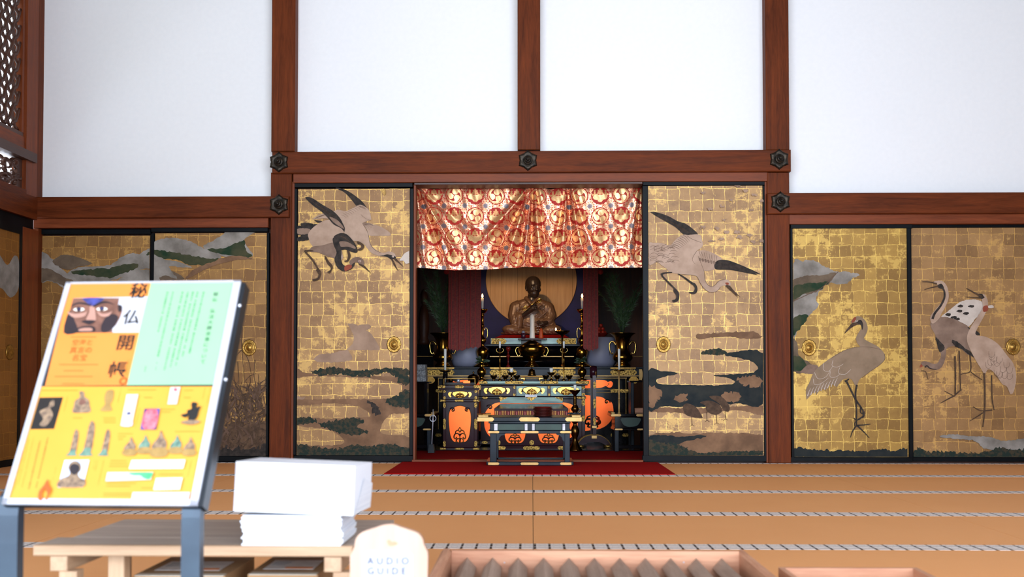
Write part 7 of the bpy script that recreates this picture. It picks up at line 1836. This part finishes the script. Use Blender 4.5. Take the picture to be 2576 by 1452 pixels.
mb = MB(); mb.bbox(xl+0.04, xr-0.04, Yt+0.053, Yt+0.40, -0.075, -0.055, 'pale_x', 0.002); part(mb, 'shelf', t)
# shelf boxes
zs = -0.0545
def carton(x0, x1, y0, y1, z1, label, sc=1):
    t = thing('cardboard_box', label, 'box', None, ((x0+x1)/2, (y0+y1)/2, zs))
    mb = MB(); mb.bbox(x0, x1, y0, y1, zs, z1, 'cardboard', 0.003); part(mb, 'carton', t)
    w = x1-x0; d = y1-y0
    mb = MB(); mb.box(x0+0.004, x1-0.004, y0-0.0006, y0+0.03, z1-0.001, z1+0.0006, 'tape'); part(mb, 'tape_strip', t)
    mb = MB(); mb.box(x0+w*0.12, x1-w*0.15, y0+d*0.25, y0+d*0.72, z1+0.0004, z1+0.001, 'label_white')
    mb.box(x0+w*0.42, x1-w*0.18, y0+d*0.28, y0+d*0.36, z1+0.001, z1+0.0014, 'label_orange')
    for k in range(4): mb.box(x0+w*0.16, x0+w*(0.36+0.03*k), y0+d*(0.44+0.06*k), y0+d*(0.465+0.06*k), z1+0.001, z1+0.0014, 'print_grey')
    part(mb, 'address_label', t)
    return t
zb1 = W(440, 1449, 2.56).z
carton(W(335, 1449, 2.56).x, W(566, 1449, 2.56).x, 2.56, 2.835, zb1, 'cardboard box with a printed label under the wooden table, the left one')
carton(W(622, 1441, 2.56).x, W(800, 1441, 2.56).x, 2.56, 2.835, zb1+0.004, 'cardboard box with torn tape and printed label under the wooden table, the right one')
# ---- leaflets on the table
def sheets(name, label, x0, x1, y0, y1, z0, z1, Y, wob, parts_=9):
    t = thing(name, label, 'papers', None, ((W(x0, 1300, Y).x+W(x1, 1300, Y).x)/2, Y+0.1, z0))
    xa_, xb_ = W(x0, 1300, Y).x, W(x1, 1300, Y).x; rr_ = random.Random(int(x0)+int(z0*1000))
    h = (z1-z0)/parts_
    for k in range(parts_):
        f_ = (k+0.5)/parts_; b = wob*math.sin(PI*f_)
        j = rr_.uniform(-0.003, 0.003)
        mb = MB(); N = 8; vs = []
        for yy in (Y + rr_.uniform(-0.002, 0.002), Y+0.19):
            for zz_ in (z0+k*h+0.0002, z0+(k+1)*h-0.0002):
                for i in range(N+1): vs.append((xa_-b+j+(xb_-xa_+1.2*b)*i/N, yy, zz_ + 0.0012*math.sin(PI*i/N)*math.sin(k)*(0 < k < parts_-1)))
        n_ = N+1; fs = []
        for i in range(N):
            fs += [(i, i+1, n_+i+1, n_+i), (2*n_+i, 3*n_+i, 3*n_+i+1, 2*n_+i+1), (n_+i, n_+i+1, 3*n_+i+1, 3*n_+i), (i, 2*n_+i, 2*n_+i+1, i+1)]
        fs += [(0, n_, 3*n_, 2*n_), (N, 2*n_+N, 3*n_+N, n_+N)]
        mb.add(vs, fs, 'paper_edge'); part(mb, 'bundle_of_sheets', t)
    return t
zt0_ = tz_ + 0.0013
zq = [zt0_, W(700, 1334, Yt+0.005).z, W(700, 1296.5, Yt+0.005).z]
sheets('leaflet_stack', 'lower stack of white leaflets resting on the wooden table', 612, 861, 0, 0, zq[0], zq[1], Yt+0.006, 0.002, 7)
sheets('leaflet_stack', 'bulging middle stack of white leaflets under the white box', 612, 858, 0, 0, zq[1]+0.0003, zq[2], Yt+0.006, 0.006, 8)
t = thing('white_box', 'white paper box lying tilted on top of the leaflet stacks', 'box', 'x', ((W(740, 1225, Yt-0.015).x), Yt+0.08, zq[2]))
del t['group']
mb = MB(); Yb_ = Yt-0.012
c = [W(587, 1286.5, Yb_), W(888, 1298, Yb_), W(893, 1173, Yb_), W(593.5, 1160.5, Yb_)]
dv = Vector((0.014, 0.17, -0.004))
vs = [tuple(p) for p in c] + [tuple(p+dv) for p in c]
vs[4] = (vs[4][0], vs[4][1], max(vs[4][2], zq[2]+0.001)); vs[5] = (vs[5][0], vs[5][1], max(vs[5][2], zq[2]+0.001))
mb.add(vs, [(0, 1, 2, 3), (7, 6, 5, 4), (0, 4, 5, 1), (1, 5, 6, 2), (2, 6, 7, 3), (3, 7, 4, 0)], 'white_paper'); part(mb, 'box_body', t)
mb = MB(); lp = c[1].lerp(c[2], 0.02); 
q0, q1, q2 = c[2]+dv*0.05, c[1]+dv*0.05, c[1]+dv*0.98
mb.add([q1 + Vector((0.0012, 0, 0.002)), q2 + Vector((0.0012, 0, 0.004)), c[2].lerp(c[1], 0.45)+dv*0.98 + Vector((0.004, 0, 0)), c[2].lerp(c[1], 0.3)+dv*0.5 + Vector((0.003, 0, 0))], [(0, 1, 2, 3)], 'paper_edge'); part(mb, 'loose_flap', t)

# ---- audio guide plaque
Ya = 2.20
ax = lambda x, y: (860+x/8.442, 1280+y/8.442)
t = thing('guide_plaque', 'pale wooden plaque with pointed top reading AUDIO GUIDE, right of the leaflets', 'sign', None, (W(978, 1400, Ya).x, Ya, G))
out = closed([ax(x, y) for x, y in ((258, 1200), (270, 800), (300, 640), (380, 540), (500, 478), (700, 412), (880, 352), (1040, 335), (1130, 350), (1260, 400), (1450, 460), (1600, 520), (1690, 610), (1730, 740), (1718, 1100))], 4)
q = [W(x, y, Ya) for x, y in out]; pts = [(p.x, p.z) for p in q]
i0 = min(range(len(pts)), key=lambda i: (pts[i][1]))
xs = [p[0] for p in pts]; xL, xR = W(889, 1452, Ya).x, W(1062, 1452, Ya).x
top = [p for p in pts if p[1] > W(978, 1405, Ya).z]
# keep order from the left shoulder over the point to the right shoulder
top.sort(key=lambda p: p[0]); 
mb = MB(); mb.prism([(xL, G+0.0005)] + top + [(xR, G+0.0005)], Ya, Ya+0.018, 'plaque_wood'); part(mb, 'board', t)
mb = MB(); pp(mb, [ax(435, 1600), ax(440, 985), ax(545, 880), ax(1400, 880), ax(1508, 985), ax(1508, 1600)], Ya-0.0012, 0.0012, 'print_white'); part(mb, 'white_label', t)
mb = MB(); pp(mb, closed([ax(x, y) for x, y in ((960, 690), (1010, 660), (1060, 710), (1120, 700), (1190, 740), (1130, 780), (1000, 790))], 3), Ya-0.0005, 0.0005, 'boxwood_x'); part(mb, 'faded_mark', t)
ex, ey, ez = Vector((1, 0, 0)), Vector((0, 0, 1)), Vector((0, -1, 0))
glyphs('A U D I O', W(976, 1411.5, Ya-0.0013), 24.5*S(Ya), 'plaque_text', t, 'lettering', 0.006, ex, ey, ez)
glyphs('G U I D E', W(973, 1436.8, Ya-0.0013), 24.0*S(Ya), 'plaque_text', t, 'lettering', 0.006, ex, ey, ez)
mb = MB(); mb.box(xL-0.03, xR+0.03, Ya-0.05, Ya-0.001, G+0.0005, G+0.05, 'plaque_wood'); part(mb, 'foot_block', t)

# ---- offering box with slatted top
Yo_ = 2.90
zr = W(1500, 1384, Yo_).z
ox0, ox1 = W(1110, 1384, Yo_).x, W(1877, 1384, Yo_).x
yF = 2.22
t = thing('offering_box', 'wooden offering box with a row of ridged slats on top, at the bottom centre', 'box', None, ((ox0+ox1)/2, (yF+Yo_)/2, G))
th = 0.030
def chamf(x0, x1, y0, y1, z0, z1, m, ch=0.008):
    mb = MB(); mb.prism([(x0, z0), (x1, z0), (x1, z1-ch), (x1-ch, z1), (x0+ch, z1), (x0, z1-ch)], y0, y1, m); return mb
part(chamf(ox0, ox0+th, yF, Yo_+0.012, G+0.0005, zr+0.001, 'boxwood_y'), 'side_panel', t); part(chamf(ox1-th*0.75, ox1, yF, Yo_+0.012, G+0.0005, zr+0.001, 'boxwood_y'), 'side_panel', t)
mb = MB(); mb.box(ox0+th+0.0005, ox1-th*0.75-0.0005, Yo_-0.018, Yo_, G+0.0005, zr, 'boxwood_x'); part(mb, 'back_panel', t)
mb = MB(); mb.box(ox0+th+0.0005, ox1-th*0.75-0.0005, yF, yF+0.02, G+0.0005, zr, 'boxwood_x'); part(mb, 'front_panel', t)
mb = MB(); mb.box(ox0+th+0.0005, ox1-th*0.75-0.0005, yF+0.0205, Yo_-0.0185, -0.20, -0.18, 'darkwood_x'); part(mb, 'inner_board', t)
zp = W(1500, 1404, Yo_-0.02).z
for k in range(11):
    cx_ = W(1175.7+63.95*k, 1404, Yo_-0.02).x; hw = 0.0255; hz = 0.027
    mb = MB(); mb.prism([(cx_, zp-2*hz), (cx_+hw, zp-hz), (cx_, zp), (cx_-hw, zp-hz)], yF+0.0205, Yo_-0.0185, 'grey_y'); part(mb, 'slat', t)
for px, py in ((1269, 1416), (1720, 1415)):
    mb = MB(); p = W(px, py, Yo_-0.0185); mb.ball(tuple(p), 0.0022, 'silver', 8, 6); part(mb, 'nail', t)
# ---- open wooden box at the right
Yr = 2.72
zr2 = W(2130, 1427.5, Yr).z
rx0, rx1 = W(1958, 1428, Yr).x, W(2306, 1428, Yr).x
t = thing('open_box', 'open pale wooden box right of the slatted offering box', 'box', None, ((rx0+rx1)/2, 2.5, G))
tw = 0.014
mb = MB(); mb.box(rx0+tw, rx1-tw, Yr-tw, Yr, 0.03, zr2, 'boxwood_x'); part(mb, 'back_panel', t)
for a, b in ((rx0, rx0+tw-0.0004), (rx1-tw+0.0004, rx1)): mb = MB(); mb.box(a, b, 2.30, Yr, 0.03, zr2, 'boxwood_y'); part(mb, 'side_panel', t)
mb = MB(); mb.box(rx0+tw, rx1-tw, 2.30, 2.30+tw, 0.03, zr2, 'boxwood_x'); part(mb, 'front_panel', t)
mb = MB(); mb.box(rx0+0.001, rx1-0.001, 2.301, Yr-0.001, 0.018, 0.0295, 'boxwood_x'); part(mb, 'bottom', t)
for a in (rx0+0.02, rx1-0.06):
    for b in (2.32, Yr-0.06): mb = MB(); mb.box(a, a+0.04, b, b+0.04, G+0.0005, 0.0175, 'boxwood_z'); part(mb, 'leg', t)
